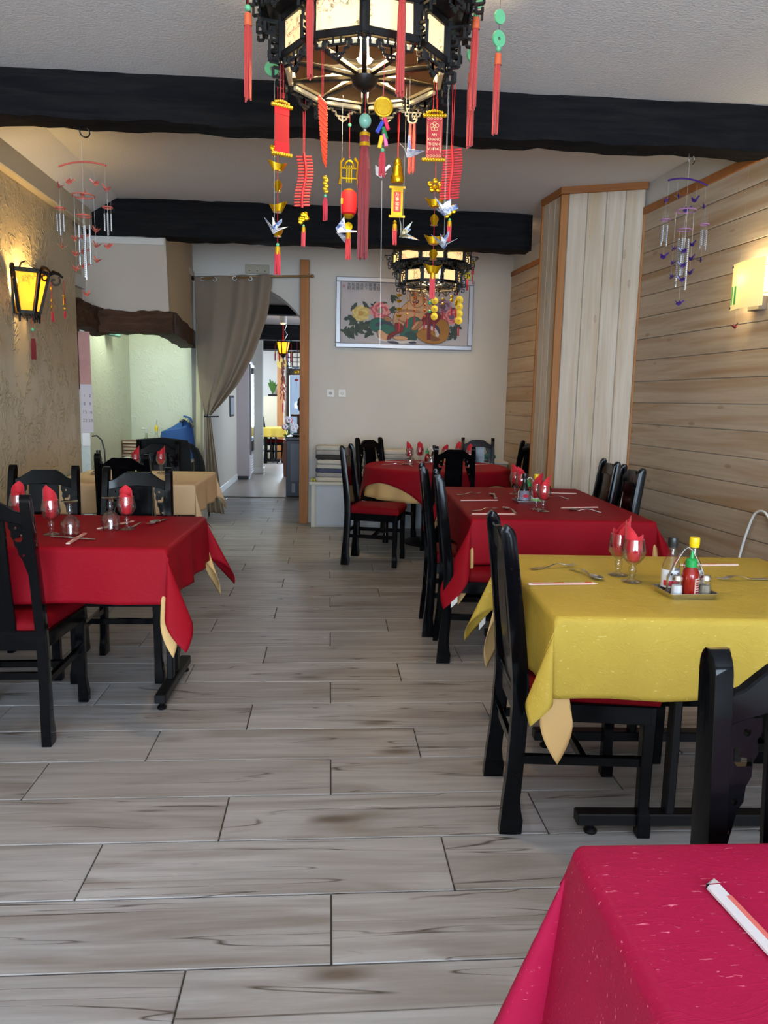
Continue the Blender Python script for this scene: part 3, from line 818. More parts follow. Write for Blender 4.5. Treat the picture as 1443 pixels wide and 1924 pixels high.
def table(name, label, cx, cy, a, b, deg, z=0.742, along='x', feet=((-1, 1)), inset=0.2, group='pedestal tables under the cloths'):
    t = thing(name, label, 'table', (cx, cy, 0), radians(deg), group)
    MB().box(-a / 2, a / 2, -b / 2, b / 2, z - 0.028, z).build('tabletop', plain('dark_tabletop', srgb(54, 40, 34), 0.5), t, bevel=0.003)
    for s in (-1, 1):
        f = MB()
        if along == 'x':   # foot bars run along x, one near each y edge
            y = s * (b / 2 - inset); L = a / 2 - 0.12
            f.bar((-L, y, .052), (L, y, .052), .05, .04)
            for x in (-.10, .0, .10): f.bar((x, y, .07), (x, y, z - .06), .028, .045, (0, 1, 0))
            f.bar((-L * .8, y, z - .045), (L * .8, y, z - .045), .04, .034)
            pads = [(-L + .05, y), (L - .05, y)]
        else:
            x = s * (a / 2 - inset); L = b / 2 - 0.14
            f.bar((x, -L, .052), (x, L, .052), .05, .04)
            for y in (-.05, .05): f.bar((x, y, .07), (x, y, z - .06), .028, .045, (0, 1, 0))
            f.bar((x, -L * .8, z - .045), (x, L * .8, z - .045), .04, .034)
            pads = [(x, -L + .03), (x, L - .03)]
        f.build('pedestal', M_iron, t, bevel=0.004)
        for px, py in pads:
            MB().lathe([(0.02, 0), (0.022, 0.008), (0.012, 0.018), (0.006, 0.02), (0.006, 0.034)], 12, Matrix.Translation((px, py, 0))).build('foot_pad', M_iron, t)
    return t
TZ = 0.75
# yellow table
table('dining_table', 'black pedestal table under the yellow cloth', 1.205, 2.455, 1.03, 0.86, -2.5, inset=0.13, along='x')
cy_, f_yel = cloth('tablecloth', 'bright yellow crinkled tablecloth with long hanging corners', 1.205, 2.455, 1.04, 0.87, 0.247, -2.5, TZ, M_yellow, 5, tilt=0.17, flare=0.06, exts=[-0.08, 0, 0.25, 0])
cloth('under_cloth', 'peach under-cloth whose tip hangs below the yellow tablecloth', 1.205, 2.455, 1.00, 0.83, 0.25, -2.5, TZ - 0.004, M_peach, 5, tilt=0.06, flare=0.03, exts=[0.24, 0, 0.42, 0], swing=0.9, wide=3.4)
# red table with the bottles
table('dining_table', 'black pedestal table under the red cloth with sauce bottles', 1.27, 4.55, 0.94, 1.46, -2.5, inset=0.25, along='x')
cr_, f_red = cloth('tablecloth', 'deep red tablecloth on the table with sauce bottles, white tag on its corner', 1.27, 4.55, 0.95, 1.47, 0.25, -2.5, TZ, M_red, 8, tilt=0.24, flare=0.06, exts=[0.40, 0.05, 0.1, 0.1])
cloth('under_cloth', 'peach under-cloth showing beneath the red cloth of the bottle table', 1.27, 4.55, 0.91, 1.43, 0.235, -2.5, TZ - 0.004, M_peach, 8, tilt=0.15, flare=0.025, exts=[0.40, 0, 0, 0])
# left red table
table('dining_table', 'black pedestal table under the red cloth by the left plaster wall', -1.25, 3.42, 1.20, 0.80, -1.5, along='y', inset=0.06)
cl_, f_l = cloth('tablecloth', 'dark red tablecloth on the left table, its corner swinging over the aisle', -1.235, 3.42, 1.18, 0.81, 0.235, -1.5, TZ, M_red, 21, tilt=0.22, flare=0.07, ext=0.27, swing=0.15, wall=True)
cloth('under_cloth', 'peach under-cloth peeping out below the left red tablecloth', -1.25, 3.42, 1.16, 0.76, 0.232, -1.5, TZ - 0.004, M_peach, 21, tilt=0.14, flare=0.045, ext=0.36, swing=0.25)
# cream table
table('dining_table', 'black pedestal table under the cream cloth before the alcove', -1.42, 5.70, 0.96, 0.92, 0, along='y', inset=0.2)
cloth('tablecloth', 'cream tablecloth on the table before the lit alcove', -1.42, 5.70, 0.97, 0.93, 0.22, 0, TZ, M_cream_c, 31, tilt=0.13, flare=0.05, ext=0.1, wall=True)
# near crimson table
table('dining_table', 'black pedestal table under the crimson cloth closest to the camera', 0.90, 0.46, 1.09, 0.90, -1, along='x')
cloth('tablecloth', 'crimson crinkled tablecloth cut off by the bottom right of the picture', 0.90, 0.46, 1.10, 0.91, 0.32, -1, TZ, M_crimson, 44, tilt=0.12, flare=0.08, ext=0.25)
# back room table
table('dining_table', 'small distant table under a yellow cloth in the back room', -1.22, 16.05, 0.62, 0.7, 0)
cloth('tablecloth', 'small distant yellow tablecloth in the back room', -1.22, 16.05, 0.63, 0.71, 0.2, 0, TZ, M_yellow, 51, tilt=0.25)
# round table
RC = Vector((1.03, 7.10, 0)); RR = 0.66
rt = thing('round_table', 'round pedestal table with two layered cloths below the picture', 'table', RC, 0, 'pedestal tables under the cloths')
MB().lathe([(0.001, 0.715), (RR, 0.715), (RR, 0.742), (0.001, 0.742)], 48, cap=False).build('tabletop', plain('dark_round_top', srgb(54, 40, 34), 0.5), rt)
MB().lathe([(0.30, 0.0), (0.30, 0.012), (0.10, 0.04), (0.04, 0.06), (0.035, 0.64), (0.20, 0.70), (0.20, 0.715)], 28).build('pedestal', M_iron, rt)
def round_cloth(name, label, mat, hem, z, seed, amp, waves, fl, rr=0.02):
    r_ = random.Random(seed); p0 = r_.uniform(0, 6)
    mb = MB(); na = 120; lv = [0.05, 0.2, 0.4, 0.6, 0.8, 0.93, 1.0]
    nh = 10; vs = []
    for i in range(na):
        th = 2 * pi * i / na
        for k in lv: vs.append((RR * k * cos(th), RR * k * sin(th), 0))
        D = hem(th)
        for j in range(1, nh + 1):
            s = D * j / nh
            o, zz = (rr * sin(s / rr), -rr * (1 - cos(s / rr))) if s < rr * pi / 2 else (rr, -rr - (s - rr * pi / 2))
            h = max(0, s - rr * pi / 2)
            o += fl * h + amp * (h / 0.3) * (0.5 + 0.5 * sin(waves * th + p0)) * 1.0
            rad = RR + o
            vs.append((rad * cos(th), rad * sin(th), zz))
    m = len(lv) + nh; fs = []
    for i in range(na):
        for j in range(m - 1):
            fs.append((i * m + j, i * m + j + 1, ((i + 1) % na) * m + j + 1, ((i + 1) % na) * m + j))
    fs.append(tuple(i * m for i in range(na)))
    mb.add(vs, fs)
    o = mb.build(name, mat, None, smooth=180, thick=0.0012); o.location = (RC.x, RC.y, z)
    return tag(o, label, 'tablecloth')
HALF = 0.80
def hem_red(th):
    a = th - radians(-96)
    c = max(abs(cos(a - pi / 4)), abs(sin(a - pi / 4)))
    return max(0.10, HALF / c - RR + 0.01)
round_cloth('tablecloth', 'red square tablecloth spread over the round table below the picture', M_red, hem_red, TZ, 3, 0.03, 11, 0.10, 0.034)
round_cloth('under_cloth', 'peach scalloped under-cloth hanging around the round table', M_peach, lambda th: 0.29, TZ - 0.004, 4, 0.035, 15, 0.0, 0.02)
# sewn-in care tags on two corner tips
def care_tag(cl, fn, u0, v0, u1, v1, w=0.03):
    a = Vector(fn(u0, v0)); b = Vector(fn(u1, v1)); d = (b - a).normalized()
    m = MB(); o = Vector((-0.004, -0.006, 0)); dn = Vector((0, 0, -w))
    c = a + o; m.add([c, c + d * 0.045, c + d * 0.045 + dn, c + dn], [(0, 1, 2, 3)])
    t_ = m.build('care_tag', M_white_p, cl, thick=0.001); t_['label'] = 'white sewn-in care tag'
care_tag(cr_, f_red, -0.475 - .249, -0.735 - .18, -0.475 - .249, -0.735 - .23)
care_tag(cy_, f_yel, -0.52 - .246, 0.435 + .12, -0.52 - .246, 0.435 + .17)
# ------------------------------------------------------------------ lantern chandeliers
def fret_bars(mb, segs, mp, w=0.007, t=0.006):
    for (a, b) in segs:
        mb.bar(mp(*a), mp(*b), w, t)
def polyseg(p): return [(p[i], p[i + 1]) for i in range(len(p) - 1)]
# stepped key-pattern bracket in (outward, up) units
KEY = (polyseg([(0, 0), (.05, 0), (.05, -.035), (.018, -.035), (.018, -.02), (.033, -.02)]) +
       polyseg([(0.0, -.055), (.036, -.055), (.036, -.09), (.006, -.09), (.006, -.072), (.022, -.072)]) +
       polyseg([(.05, 0), (.066, 0), (.066, -.022)]) + polyseg([(0.03, -.055), (.03, -.035)]) + polyseg([(.012, -.09), (.012, -.115), (.032, -.115), (.032, -.10)]))
NS = 10
def octa(r, z, rot): return [Vector((r * cos(rot + 2 * pi / NS * k), r * sin(rot + 2 * pi / NS * k), z)) for k in range(NS)]
def chandelier(loc, rot, label, power, drop_top):
    t = thing('lantern_chandelier', label, 'chandelier', loc, 0, 'black fretwork lantern chandeliers')
    tiers = [('lower', 0.272, 0.0, 0.125), ('upper', 0.345, 0.165, 0.275)]
    for nm, r, z0, z1 in tiers:
        fr = MB(); lo = octa(r, z0, rot); hi = octa(r * 1.0, z1, rot)
        for k in range(NS):
            k2 = (k + 1) % NS
            fr.bar(lo[k], hi[k], .030, .022)
            fr.bar(lo[k] + Vector((0, 0, .008)), lo[k2] + Vector((0, 0, .008)), .022, .024); fr.bar(hi[k] - Vector((0, 0, .008)), hi[k2] - Vector((0, 0, .008)), .022, .022)
        fr.build('%s_frame' % nm, M_fret, t, bevel=0.002)
        for k in range(NS):
            a, b = lo[k], lo[(k + 1) % NS]; c = (a + b) / 2; d = (b - a).normalized(); out = Vector((c.x, c.y, 0)).normalized()
            L = (b - a).length - 0.034
            p = MB()
            p.add([c - d * L / 2 + Vector((0, 0, .018)), c + d * L / 2 + Vector((0, 0, .018)), c + d * L / 2 + Vector((0, 0, z1 - z0 - .018)), c - d * L / 2 + Vector((0, 0, z1 - z0 - .018))], [(0, 1, 2, 3)])
            p.build('painted_panel', M_panel, t, smooth=0, thick=0.002)
            # pierced valance below the frame
            v = MB(); mp = lambda u, w_: c + d * u + out * 0.004 + Vector((0, 0, w_))
            hw = L / 2
            segs = polyseg([(-hw, -.004), (-hw, -.03), (-hw + .022, -.03), (-hw + .022, -.012), (-hw + .04, -.012), (-hw + .04, -.024), (0, -.024), (0, -.05), (-.024, -.05), (-.024, -.036), (-hw + .03, -.036), (-hw + .03, -.012)])
            segs += [((-q[0], q[1]), (-s_[0], s_[1])) for q, s_ in segs]
            segs += polyseg([(0, -.05), (0, -.066), (.014, -.058), (.014, -.05)]) + polyseg([(0, -.066), (-.014, -.058), (-.014, -.05)]) + polyseg([(-hw + .02, 0), (hw - .02, 0)])
            for sx in (-1, 1): segs += polyseg([(sx * (hw - .055), -.004), (sx * (hw - .055), -.024)])
            fret_bars(v, segs, mp); v.build('valance', M_fret, t, smooth=0)
            # corner bracket
            o2 = Vector((lo[k].x, lo[k].y, 0)).normalized()
            kb = MB(); fret_bars(kb, KEY, lambda u, w_: lo[k] + o2 * (u + .008) + Vector((0, 0, w_ + z1 - z0 - 0.02)), 0.009, 0.008)
            if nm == 'lower': fret_bars(kb, KEY[:9], lambda u, w_: lo[k] + o2 * (u * .8 + .004) + Vector((0, 0, w_ * .8 + 0.015)), 0.009, 0.008)
            kb.build('bracket', M_fret, t, smooth=0)
            MB().ball((0, 0, 0), 0.010, 10, 6, Matrix.Translation(lo[k] + o2 * .012 - Vector((0, 0, .012)))).build('corner_knob', M_fret, t)
    # sloping shoulder between the tiers and the underside of painted petals
    sh = MB(); a = octa(0.268, 0.125, rot); b = octa(0.335, 0.165, rot)
    for k in range(NS): sh.add([a[k], a[(k + 1) % NS], b[(k + 1) % NS], b[k]], [(0, 1, 2, 3)])
    sh.build('shoulder', M_fret, t, smooth=0, thick=0.004)
    hub = Vector((0, 0, -0.012)); lo = octa(0.262, 0.0, rot); ins = octa(0.115, -0.004, rot)
    MB().lathe([(0.001, -.056), (0.020, -.053), (0.038, -.040), (0.046, -.018), (0.041, -.002), (0.022, 0.008), (0.001, 0.010)], 20).build('hub', M_fret, t)
    MB().lathe([(0.001, -.066), (0.007, -.062), (0.006, -.048)], 10).build('hub_knob', M_fret, t)
    for k in range(NS):
        MB().bar(lo[k], hub + lo[k].normalized() * .03, .016, .014).build('spoke', M_fret, t, bevel=0.002)
        k2 = (k + 1) % NS; g = 0.012
        c1, c2 = lo[k], lo[k2]; dd = (c2 - c1).normalized()
        p = MB(); up = Vector((0, 0, 0.003))
        i1, i2 = c1 * .46 + up, c2 * .46 + up
        q = [c1 * .93 + dd * g, c2 * .93 - dd * g, i2 - dd * g * 1.3, (i1 + i2) / 2 * .88, i1 + dd * g * 1.3]
        p.add(q, [(0, 1, 2, 3, 4)]); p.build('painted_petal', M_petal, t, smooth=0, thick=0.002)
        MB().bar(c1 + dd * .018 - Vector((0, 0, .016)), c2 - dd * .018 - Vector((0, 0, .016)), .016, .012).build('cream_edge', M_creamedge, t, bevel=0.002)
    MB().lathe([(0.001, -.055), (0.022, -.05), (0.036, -.025), (0.038, 0), (0.028, 0.03), (0.015, 0.05), (0.013, 0.075)], 16, Matrix.Translation((0, 0, 0.085))).build('bulb', M_bulb, t)
    MB().lathe([(0.016, 0.155), (0.018, 0.165), (0.018, 0.20), (0.006, 0.21)], 12).build('bulb_socket', M_fret, t)
    MB().tube([(0, 0, 0.2), (0, 0, drop_top)], 0.006, 8).build('hanging_rod', M_fret, t)
    top = MB(); cr = octa(0.345, 0.275, rot)
    for k in range(NS): top.bar(cr[k], (0, 0, 0.30), .014, .012)
    top.build('crown_ribs', M_fret, t)
    MB().lathe([(0.001, drop_top), (0.055, drop_top), (0.045, drop_top - .025), (0.008, drop_top - .035)], 20).build('ceiling_rose', M_fret, t)
    pl_ = point_light('chandelier_bulb_light', (loc[0], loc[1], loc[2] + 0.085), power, WARM, 0.07)
    return t
M_petal = plain('painted_petal', srgb(150, 112, 62), 0.5, vary=0.9, scale=30)
M_creamedge = plain('cream_edge', srgb(226, 208, 164), 0.5)
CH1 = Vector((0.105, 2.66, 2.42)); CH2 = Vector((0.905, 6.98, 2.395))
chandelier(CH1, pi / 10 - 0.05, 'black fretwork lantern chandelier close overhead, hung with many lucky charms', 130, 2.92 - CH1.z)
chandelier(CH2, pi / 10 + 0.22, 'smaller looking lantern chandelier in front of the wall picture', 115, 2.92 - CH2.z)

# ------------------------------------------------------------------ hanging charms
def spun(mb, prof, c, n=12): mb.lathe(prof, n, Matrix.Translation(c))
def tassel(parent, x, y, z0, z1, r, mat, name='tassel', cap=None, strands=True):
    """bundle of silk strands from z0 down to z1"""
    L = z0 - z1; mb = MB(); n = 11
    for i in range(n):
        a = 2 * pi * i / n; rr = r * (0.68 if i % 2 else 0.45)
        o = rnd.uniform(-.3, .3) * r
        mb.tube([(x + cos(a) * rr * .5, y + sin(a) * rr * .5, z0), (x + cos(a) * rr, y + sin(a) * rr, z0 - L * .25), (x + cos(a) * rr * 1.05 + o, y + sin(a) * rr * 1.05, z1 + rnd.uniform(0, .06) * L)], [r * .34, r * .38, r * .2], 5)
    o = mb.build(name, mat, parent, smooth=60)
    if cap: MB().lathe([(r * .35, z0 + r * .5), (r * .8, z0 + r * .2), (r * .95, z0 - r * 2.2), (r * .8, z0 - r * 2.3)], 12, Matrix.Translation((x, y, 0))).build('tassel_cap', cap, o)
    return o
def cord(parent, pts, r=0.0011, mat=None, name='cord'): return MB().tube(pts, r, 5).build(name, mat or M_cord, parent)
def new(name, label, cat, x, y, z, group): return thing(name, label, cat, (x, y, z), 0, group)
HG = 'charms hung from the near chandelier'

def corner1(k, r=0.30, z=-0.02):
    a = pi / 8 - 0.06 + pi / 4 * k
    return Vector((CH1.x + r * cos(a), CH1.y + r * sin(a), CH1.z + z))
TILT = lambda a, ax='Z': Matrix.Rotation(a, 4, ax)
def scroll(label, x, y, ztop, w, h, zc, rz, text=None, tail=None):
    t = thing('hanging_banner', label, 'banner', (x, y, ztop), rz, HG)
    cord(t, [(-.006, 0, 0), (-.004, 0, zc - ztop)]); cord(t, [(.006, 0, 0), (.004, 0, zc - ztop)])
    MB().box(-w / 2, w / 2, -.0015, .0015, -h, -.006).build('banner_cloth', M_satin, t)
    for z in (-.004, -h):
        mb = MB()
        n = 9
        for i in range(n): mb.ball(((i / (n - 1) - .5) * w * 1.28, 0, z), 0.0065, 8, 6)
        mb.bar((-w * .64, 0, z), (w * .64, 0, z), .007, .007); 
        if z > -.01:
            for i in range(7): mb.ball(((i / 6 - .5) * w * .9, 0, z + .009 + .005 * sin(pi * i / 6)), 0.005, 8, 6)
        mb.build('gold_rod', M_goldp, t)
    return t
b = scroll('plain red satin banner with gold rods hanging on the left of the near chandelier', -0.161, 2.58, 2.281, 0.050, 0.150, 2.40, radians(28))
MB().box(-.0252, .0252, -.0022, .0022, -.030, -.007).build('hem_band', plain('bright_red_hem', srgb(226, 0, 24), .5), b); MB().box(-.0252, .0252, -.0022, .0022, -.147, -.115).build('hem_band', plain('bright_red_hem2', srgb(226, 0, 24), .5), b)
b = scroll('red new year banner lettered AN KHANG THINH VUONG with a gold flower', 0.332, 2.58, 2.275, 0.052, 0.140, 2.40, radians(-6))
M_gprint = plain('cream_print', srgb(240, 206, 150), 0.5)
def text(parent, s, x, y, z, size, mat, name='lettering', rot=(pi / 2, 0, 0), align='CENTER'):
    c = bpy.data.curves.new(name, 'FONT'); c.body = s; c.size = size; c.align_x = align; c.align_y = 'CENTER'; c.extrude = 0.0002
    o = bpy.data.objects.new(name, c); COL.objects.link(o)
    me = bpy.data.meshes.new_from_object(o.evaluated_get(bpy.context.evaluated_depsgraph_get())); bpy.data.objects.remove(o)
    me.materials.clear(); me.materials.append(mat); me.name = name
    return put(name, me, parent, (x, y, z), rot)
fl = MB()
for i in range(5):
    a = pi / 2 + 2 * pi * i / 5
    fl.tube([(.0085 * cos(a) + .006 * cos(2 * pi * j / 10), -.0022, -.038 + .0085 * sin(a) + .006 * sin(2 * pi * j / 10)) for j in range(10)], .0008, 4, True)
fl.tube([(.004 * cos(2 * pi * j / 10), -.0022, -.038 + .004 * sin(2 * pi * j / 10)) for j in range(10)], .0008, 4, True)
for z in (-.013, -.128):
    for i in range(5): fl.tube([((i - 2) * .0098 + .0032 * cos(2 * pi * j / 8), -.0022, z + .0032 * sin(2 * pi * j / 8)) for j in range(8)], .0007, 4, True)
fl.tube([(-.0215, -.0022, -.022), (.0215, -.0022, -.022), (.0215, -.0022, -.120), (-.0215, -.0022, -.120)], .0007, 4, True)
fl.build('gold_print', M_gprint, b)
for i, s_ in enumerate(('AN', 'KHANG', 'THỊNH', 'VƯỢNG')): text(b, s_, 0, -.0022, -.0635 - .0145 * i, .0118, M_gprint)

def ingot_shape(mb, c, s, rz=0.0):
    """boat shaped gold ingot"""
    M = Matrix.Translation(c) @ Matrix.Rotation(rz, 4, 'Z')
    def f(u, v):
        a = 2 * pi * u; k = v
        rx = s * (0.55 + 0.65 * k); ry = s * (0.30 + 0.28 * k)
        return (rx * cos(a), ry * sin(a), s * (-0.55 + 0.75 * k) + s * 0.55 * max(0, abs(cos(a)) - .35) * k)
    mb.grid(f, 18, 5, M=M); mb.ball((0, 0, 0), (s * .62, s * .42, s * .42), 12, 8, M)
    mb.lathe([(0.001, -.56 * s), (.52 * s, -.55 * s), (.5 * s, -.5 * s)], 14, M)
def ingot_string(label, x, y, ztop, zs, ztas, seed):
    t = new('hanging_ingot_string', label, 'charm', x, y, ztop, HG); r = random.Random(seed)
    cord(t, [(0, 0, 0), (0, 0, ztas - ztop)], .001)
    # flower shaped gold clasp on top
    mb = MB()
    for i in range(5):
        a = 2 * pi * i / 5 + .3; mb.ball((.019 * cos(a), 0, zs[0] - ztop + .055 + .016 * sin(a)), (.010, .005, .010), 8, 6)
    mb.ball((0, 0, zs[0] - ztop + .05), .010, 8, 6); mb.build('gold_flower', M_gold, t)
    for i, z in enumerate(zs):
        mb = MB()
        if i % 2 == 0: ingot_shape(mb, (0, 0, z - ztop), .030, r.uniform(-.5, .5))
        else: ingot_shape(mb, (0, 0, z - ztop), .027, r.uniform(1.1, 1.7))
        mb.build('gold_ingot', M_gold, t)
    MB().ball((0, 0, ztas - ztop + .018), .006, 8, 6).build('jade_bead', M_jade, t)
    tassel(t, 0, 0, ztas - ztop + .008, ztas - ztop - .085, .011, M_tassel2, cap=M_goldp)
    return t
ingot_string('string of gold ingots with a red tassel on the left of the near chandelier', -0.186, 2.75, 2.40, [2.142, 2.074, 2.008, 1.925], 1.865, 2)
ingot_string('string of gold ingots with a red tassel beside the lettered banner', 0.363, 2.75, 2.40, [2.046, 1.983, 1.92, 1.866, 1.82], 1.80, 3)

def firecrackers(label, x, y, ztop, z0, z1, w, n, mat, rz, curl, tail=True):
    t = thing('hanging_firecrackers', label, 'charm', (x, y, ztop), rz, HG)
    cord(t, [(-.004, 0, 0), (-.002, 0, z0 - ztop)]); cord(t, [(.004, 0, 0), (.002, 0, z0 - ztop)])
    me = MB().tube([(-w / 2 + .004, 0, 0), (-.004, 0, 0)], .0034, 8)
    me.tube([(.004, 0, 0), (w / 2 - .004, 0, 0)], .0034, 8)
    me = me.mesh('cracker_pair', mat)
    h = z0 - z1
    pth = []
    for i in range(n):
        k = i / (n - 1); z = z0 - ztop - .012 - (h - .02) * k; dx = curl * sin(k * 5.2)
        o = put('cracker_pair', me, t, (dx, 0, z)); o.rotation_euler = (0, radians(-6) if curl > 0.003 else 0, 0)
        pth.append((dx, -.005, z))
    MB().tube([(0, -.003, z0 - ztop)] + pth + [(pth[-1][0], -.003, z1 - ztop)], .0045, 6).build('braid', mat, t)
    if tail:
        zz = z1 - ztop; mb = MB()
        for i in range(7):
            a = i * .9; mb.ball((.012 * cos(a), 0, zz - .034 + .015 * sin(a * 1.3)), (.009, .004, .009), 8, 6)
        mb.build('gold_character_charm', M_gold, t)
        MB().ball((0, 0, zz - .062), .005, 8, 6).build('jade_bead', M_jade, t)
        tassel(t, 0, 0, zz - .068, zz - .135, .008, M_tassel2, cap=M_goldp)
    return t
firecrackers('small string of red firecrackers on the far left rim of the near chandelier', -0.10, 2.86, 2.40, 2.222, 2.035, 0.064, 17, M_redp, radians(10), 0.007)
firecrackers('wide string of red firecrackers on the right of the near chandelier', 0.404, 2.66, 2.41, 2.205, 2.03, 0.074, 19, M_redp, radians(-4), 0.004)
# orange twisted cracker string
t = new('hanging_firecrackers', 'slim orange twisted string of firecrackers at the near left corner', 'charm', -0.030, 2.44, 2.398, HG)
cord(t, [(-.003, 0, 0), (-.002, 0, -.14)]); cord(t, [(.003, 0, 0), (.002, 0, -.14)])
me = MB().tube([(-.013, 0, .012), (.013, 0, -.012)], .0045, 8).mesh('cracker', M_orangep)
for i in range(24):
    o = put('cracker', me, t, (.008 * i / 24, .004 * (i % 2), -.150 - .0078 * i)); k = 1 - .55 * (i / 23) ** 2; o.scale = (k, 1, 1)
mb = MB()
for i in range(6): mb.ball((.010 + .004 * (i % 2), 0, -.372 - .008 * i), (.008, .005, .007), 8, 6)
mb.build('gold_charm', M_goldp, t); MB().ball((.011, 0, -.425), .005, 8, 6).build('jade_bead', M_jade, t)
tassel(t, .011, 0, -.432, -.500, .009, M_tassel2)
# lantern string
t = new('hanging_lantern_charm', 'gold fret charm above a tiny red lantern at the middle of the chandelier', 'charm', 0.064, 2.92, 2.40, HG)
cord(t, [(0, 0, 0), (0, 0, -.17)]); MB().ball((0, 0, -.055), .007, 8, 6).build('jade_bead', M_jade, t)
mb = MB()
for sx in (-1, 1): mb.tube([(sx * .020, 0, -.17), (sx * .032, 0, -.185), (sx * .030, 0, -.23), (sx * .034, 0, -.262)], .006, 8)
mb.tube([(.018 * cos(pi * i / 10), 0, -.205 + .026 * sin(pi * i / 10)) for i in range(11)], .004, 8)
for x in (-.008, 0, .008): mb.bar((x, 0, -.195), (x, 0, -.255), .004, .004)
mb.bar((-.028, 0, -.24), (.028, 0, -.24), .005, .005); mb.bar((-.028, 0, -.205), (.028, 0, -.205), .004, .004); mb.build('gold_fret', M_gold, t)
MB().lathe([(.018, -.285), (.027, -.290), (.030, -.31), (.030, -.345), (.027, -.364), (.018, -.369)], 20, cap=True).build('tiny_lantern', plain('lantern_red_felt', srgb(236, 24, 30), .7), t)
MB().lathe([(.012, -.278), (.020, -.282), (.018, -.287)], 14).build('gold_cap', M_goldp, t); MB().lathe([(.018, -.368), (.020, -.374), (.010, -.382)], 14).build('gold_cap', M_goldp, t)
MB().box(-.030, -.022, -.022, -.014, -.335, -.315).build('gold_character_patch', M_goldp, t)
MB().lathe([(.001, -.004), (.015, -.003), (.015, .003), (.001, .004)], 16, Matrix.Translation((0, 0, -.410)) @ Matrix.Rotation(pi / 2, 4, 'X')).build('gold_coin', M_gold, t)
tassel(t, 0, 0, -.432, -.53, .011, M_tassel2, cap=M_goldp)
# centre jade bead and long dark tassel
t = new('hanging_tassel', 'long dark red tassel under a pale jade bead below the chandelier hub', 'tassel', 0.109, 2.66, 2.37, HG)
cord(t, [(0, 0, 0), (0, 0, -.08)]); MB().ball((0, 0, -.098), (.021, .021, .023), 18, 12).build('jade_bead', M_jade2, t)
MB().ball((0, 0, -.127), .006, 8, 6).build('silver_bead', M_steel, t)
MB().lathe([(.008, -.132), (.016, -.137), (.017, -.165), (.018, -.182)], 16).build('tassel_cap', M_tasseld, t)
MB().lathe([(.0178, -.137), (.0180, -.148)], 16, cap=False).build('gold_band', M_goldp, t); MB().lathe([(.0182, -.168), (.0188, -.180)], 16, cap=False).build('gold_band', M_goldp, t)
tassel(t, 0, 0, -.182, -.545, .024, M_tasseld)
# coin with coloured ingots
t = new('hanging_coin', 'round gold coin charm with blue, green and pink tags at the near right corner', 'charm', 0.156, 2.45, 2.398, HG)
cord(t, [(0, 0, 0), (0, 0, -.128)])
mb = MB(); mb.tube([(.026 * cos(2 * pi * i / 24), 0, -.156 + .026 * sin(2 * pi * i / 24)) for i in range(24)], .004, 8, True)
mb.lathe([(.001, -.0015), (.025, -.0015), (.025, .0015), (.001, .0015)], 24, Matrix.Translation((0, 0, -.156)) @ Matrix.Rotation(pi / 2, 4, 'X'))
for i in range(4):
    a = i * pi / 2; mb.bar((.012 * cos(a) - .005, -.003, -.156 + .012 * sin(a)), (.012 * cos(a) + .005, -.003, -.156 + .012 * sin(a) + .004), .003, .003)
mb.build('gold_coin', M_goldp, t)
for i, (c, dx, z, a) in enumerate(((srgb(226, 40, 80), .010, -.205, -.35), (srgb(40, 60, 170), -.010, -.215, .5), (srgb(30, 120, 60), .006, -.232, -.3), (srgb(226, 110, 160), .008, -.252, -.2), (srgb(230, 190, 40), -.007, -.258, .2))):
    o = MB().tube([(0, 0, .018), (0, 0, -.018)], .0062, 8).build('coloured_tag', plain('tag_%d' % i, c, .35), t); o.location = (dx, 0, z); o.rotation_euler = (0, a, 0)
MB().ball((0, 0, -.281), .006, 8, 6).build('jade_bead', M_jade, t); tassel(t, 0, 0, -.289, -.36, .011, M_tassel2)
# pagoda charm and small scroll
t = new('hanging_pagoda_charm', 'gold bell shaped charm above a tiny gold framed red scroll', 'charm', 0.242, 2.90, 2.40, HG)
cord(t, [(-.003, 0, 0), (0, 0, -.17)]); cord(t, [(.003, 0, 0), (0, 0, -.17)])
MB().lathe([(.003, -.165), (.010, -.172), (.015, -.185), (.014, -.195), (.020, -.205), (.019, -.22), (.025, -.232), (.025, -.25), (.022, -.256)], 14).build('gold_bell', M_gold, t)
MB().box(-.021, .021, -.002, .002, -.37, -.272).build('scroll', M_goldp, t); MB().box(-.013, .013, -.003, .003, -.356, -.285).build('red_panel', M_redp, t)
mb = MB()
for z in (-.270, -.372): mb.bar((-.030, 0, z), (.030, 0, z), .008, .008)
mb.build('gold_rod', M_goldp, t)
for i, c in enumerate('万事如意'): text(t, c, 0, -.0034, -.296 - .0165 * i, .015, M_gprint)
MB().ball((-.006, 0, -.392), .007, 8, 6).build('gold_bead', M_gold, t); tassel(t, -.006, 0, -.402, -.475, .010, M_tassel2, cap=M_goldp)
# beige fret pendant with tassel at the far right rim
t = new('hanging_fret_pendant', 'cream fretwork pendant with a two strand red tassel on the far rim', 'tassel', 0.29, 2.885, 2.41, HG)
mb = MB(); 
rows = [(.055, 0), (.05, -.012), (.04, -.024), (.026, -.036), (.016, -.046)]
for w, z in rows: mb.bar((-w, 0, z), (w, 0, z), .004, .004)
for i, (w, z) in enumerate(rows[:-1]):
    for k in range(5):
        x = (k / 2 - 1) * rows[i + 1][0]; mb.bar((x, 0, z), (x, 0, rows[i + 1][1]), .004, .004)
mb.tube([(.016 * cos(pi + pi * i / 8), 0, -.046 + .014 * sin(pi + pi * i / 8)) for i in range(9)], .003, 6); mb.build('fret', M_creamedge, t)
tassel(t, -.006, 0, -.06, -.24, .007, M_tassel); tassel(t, .008, 0, -.06, -.235, .007, M_tassel)
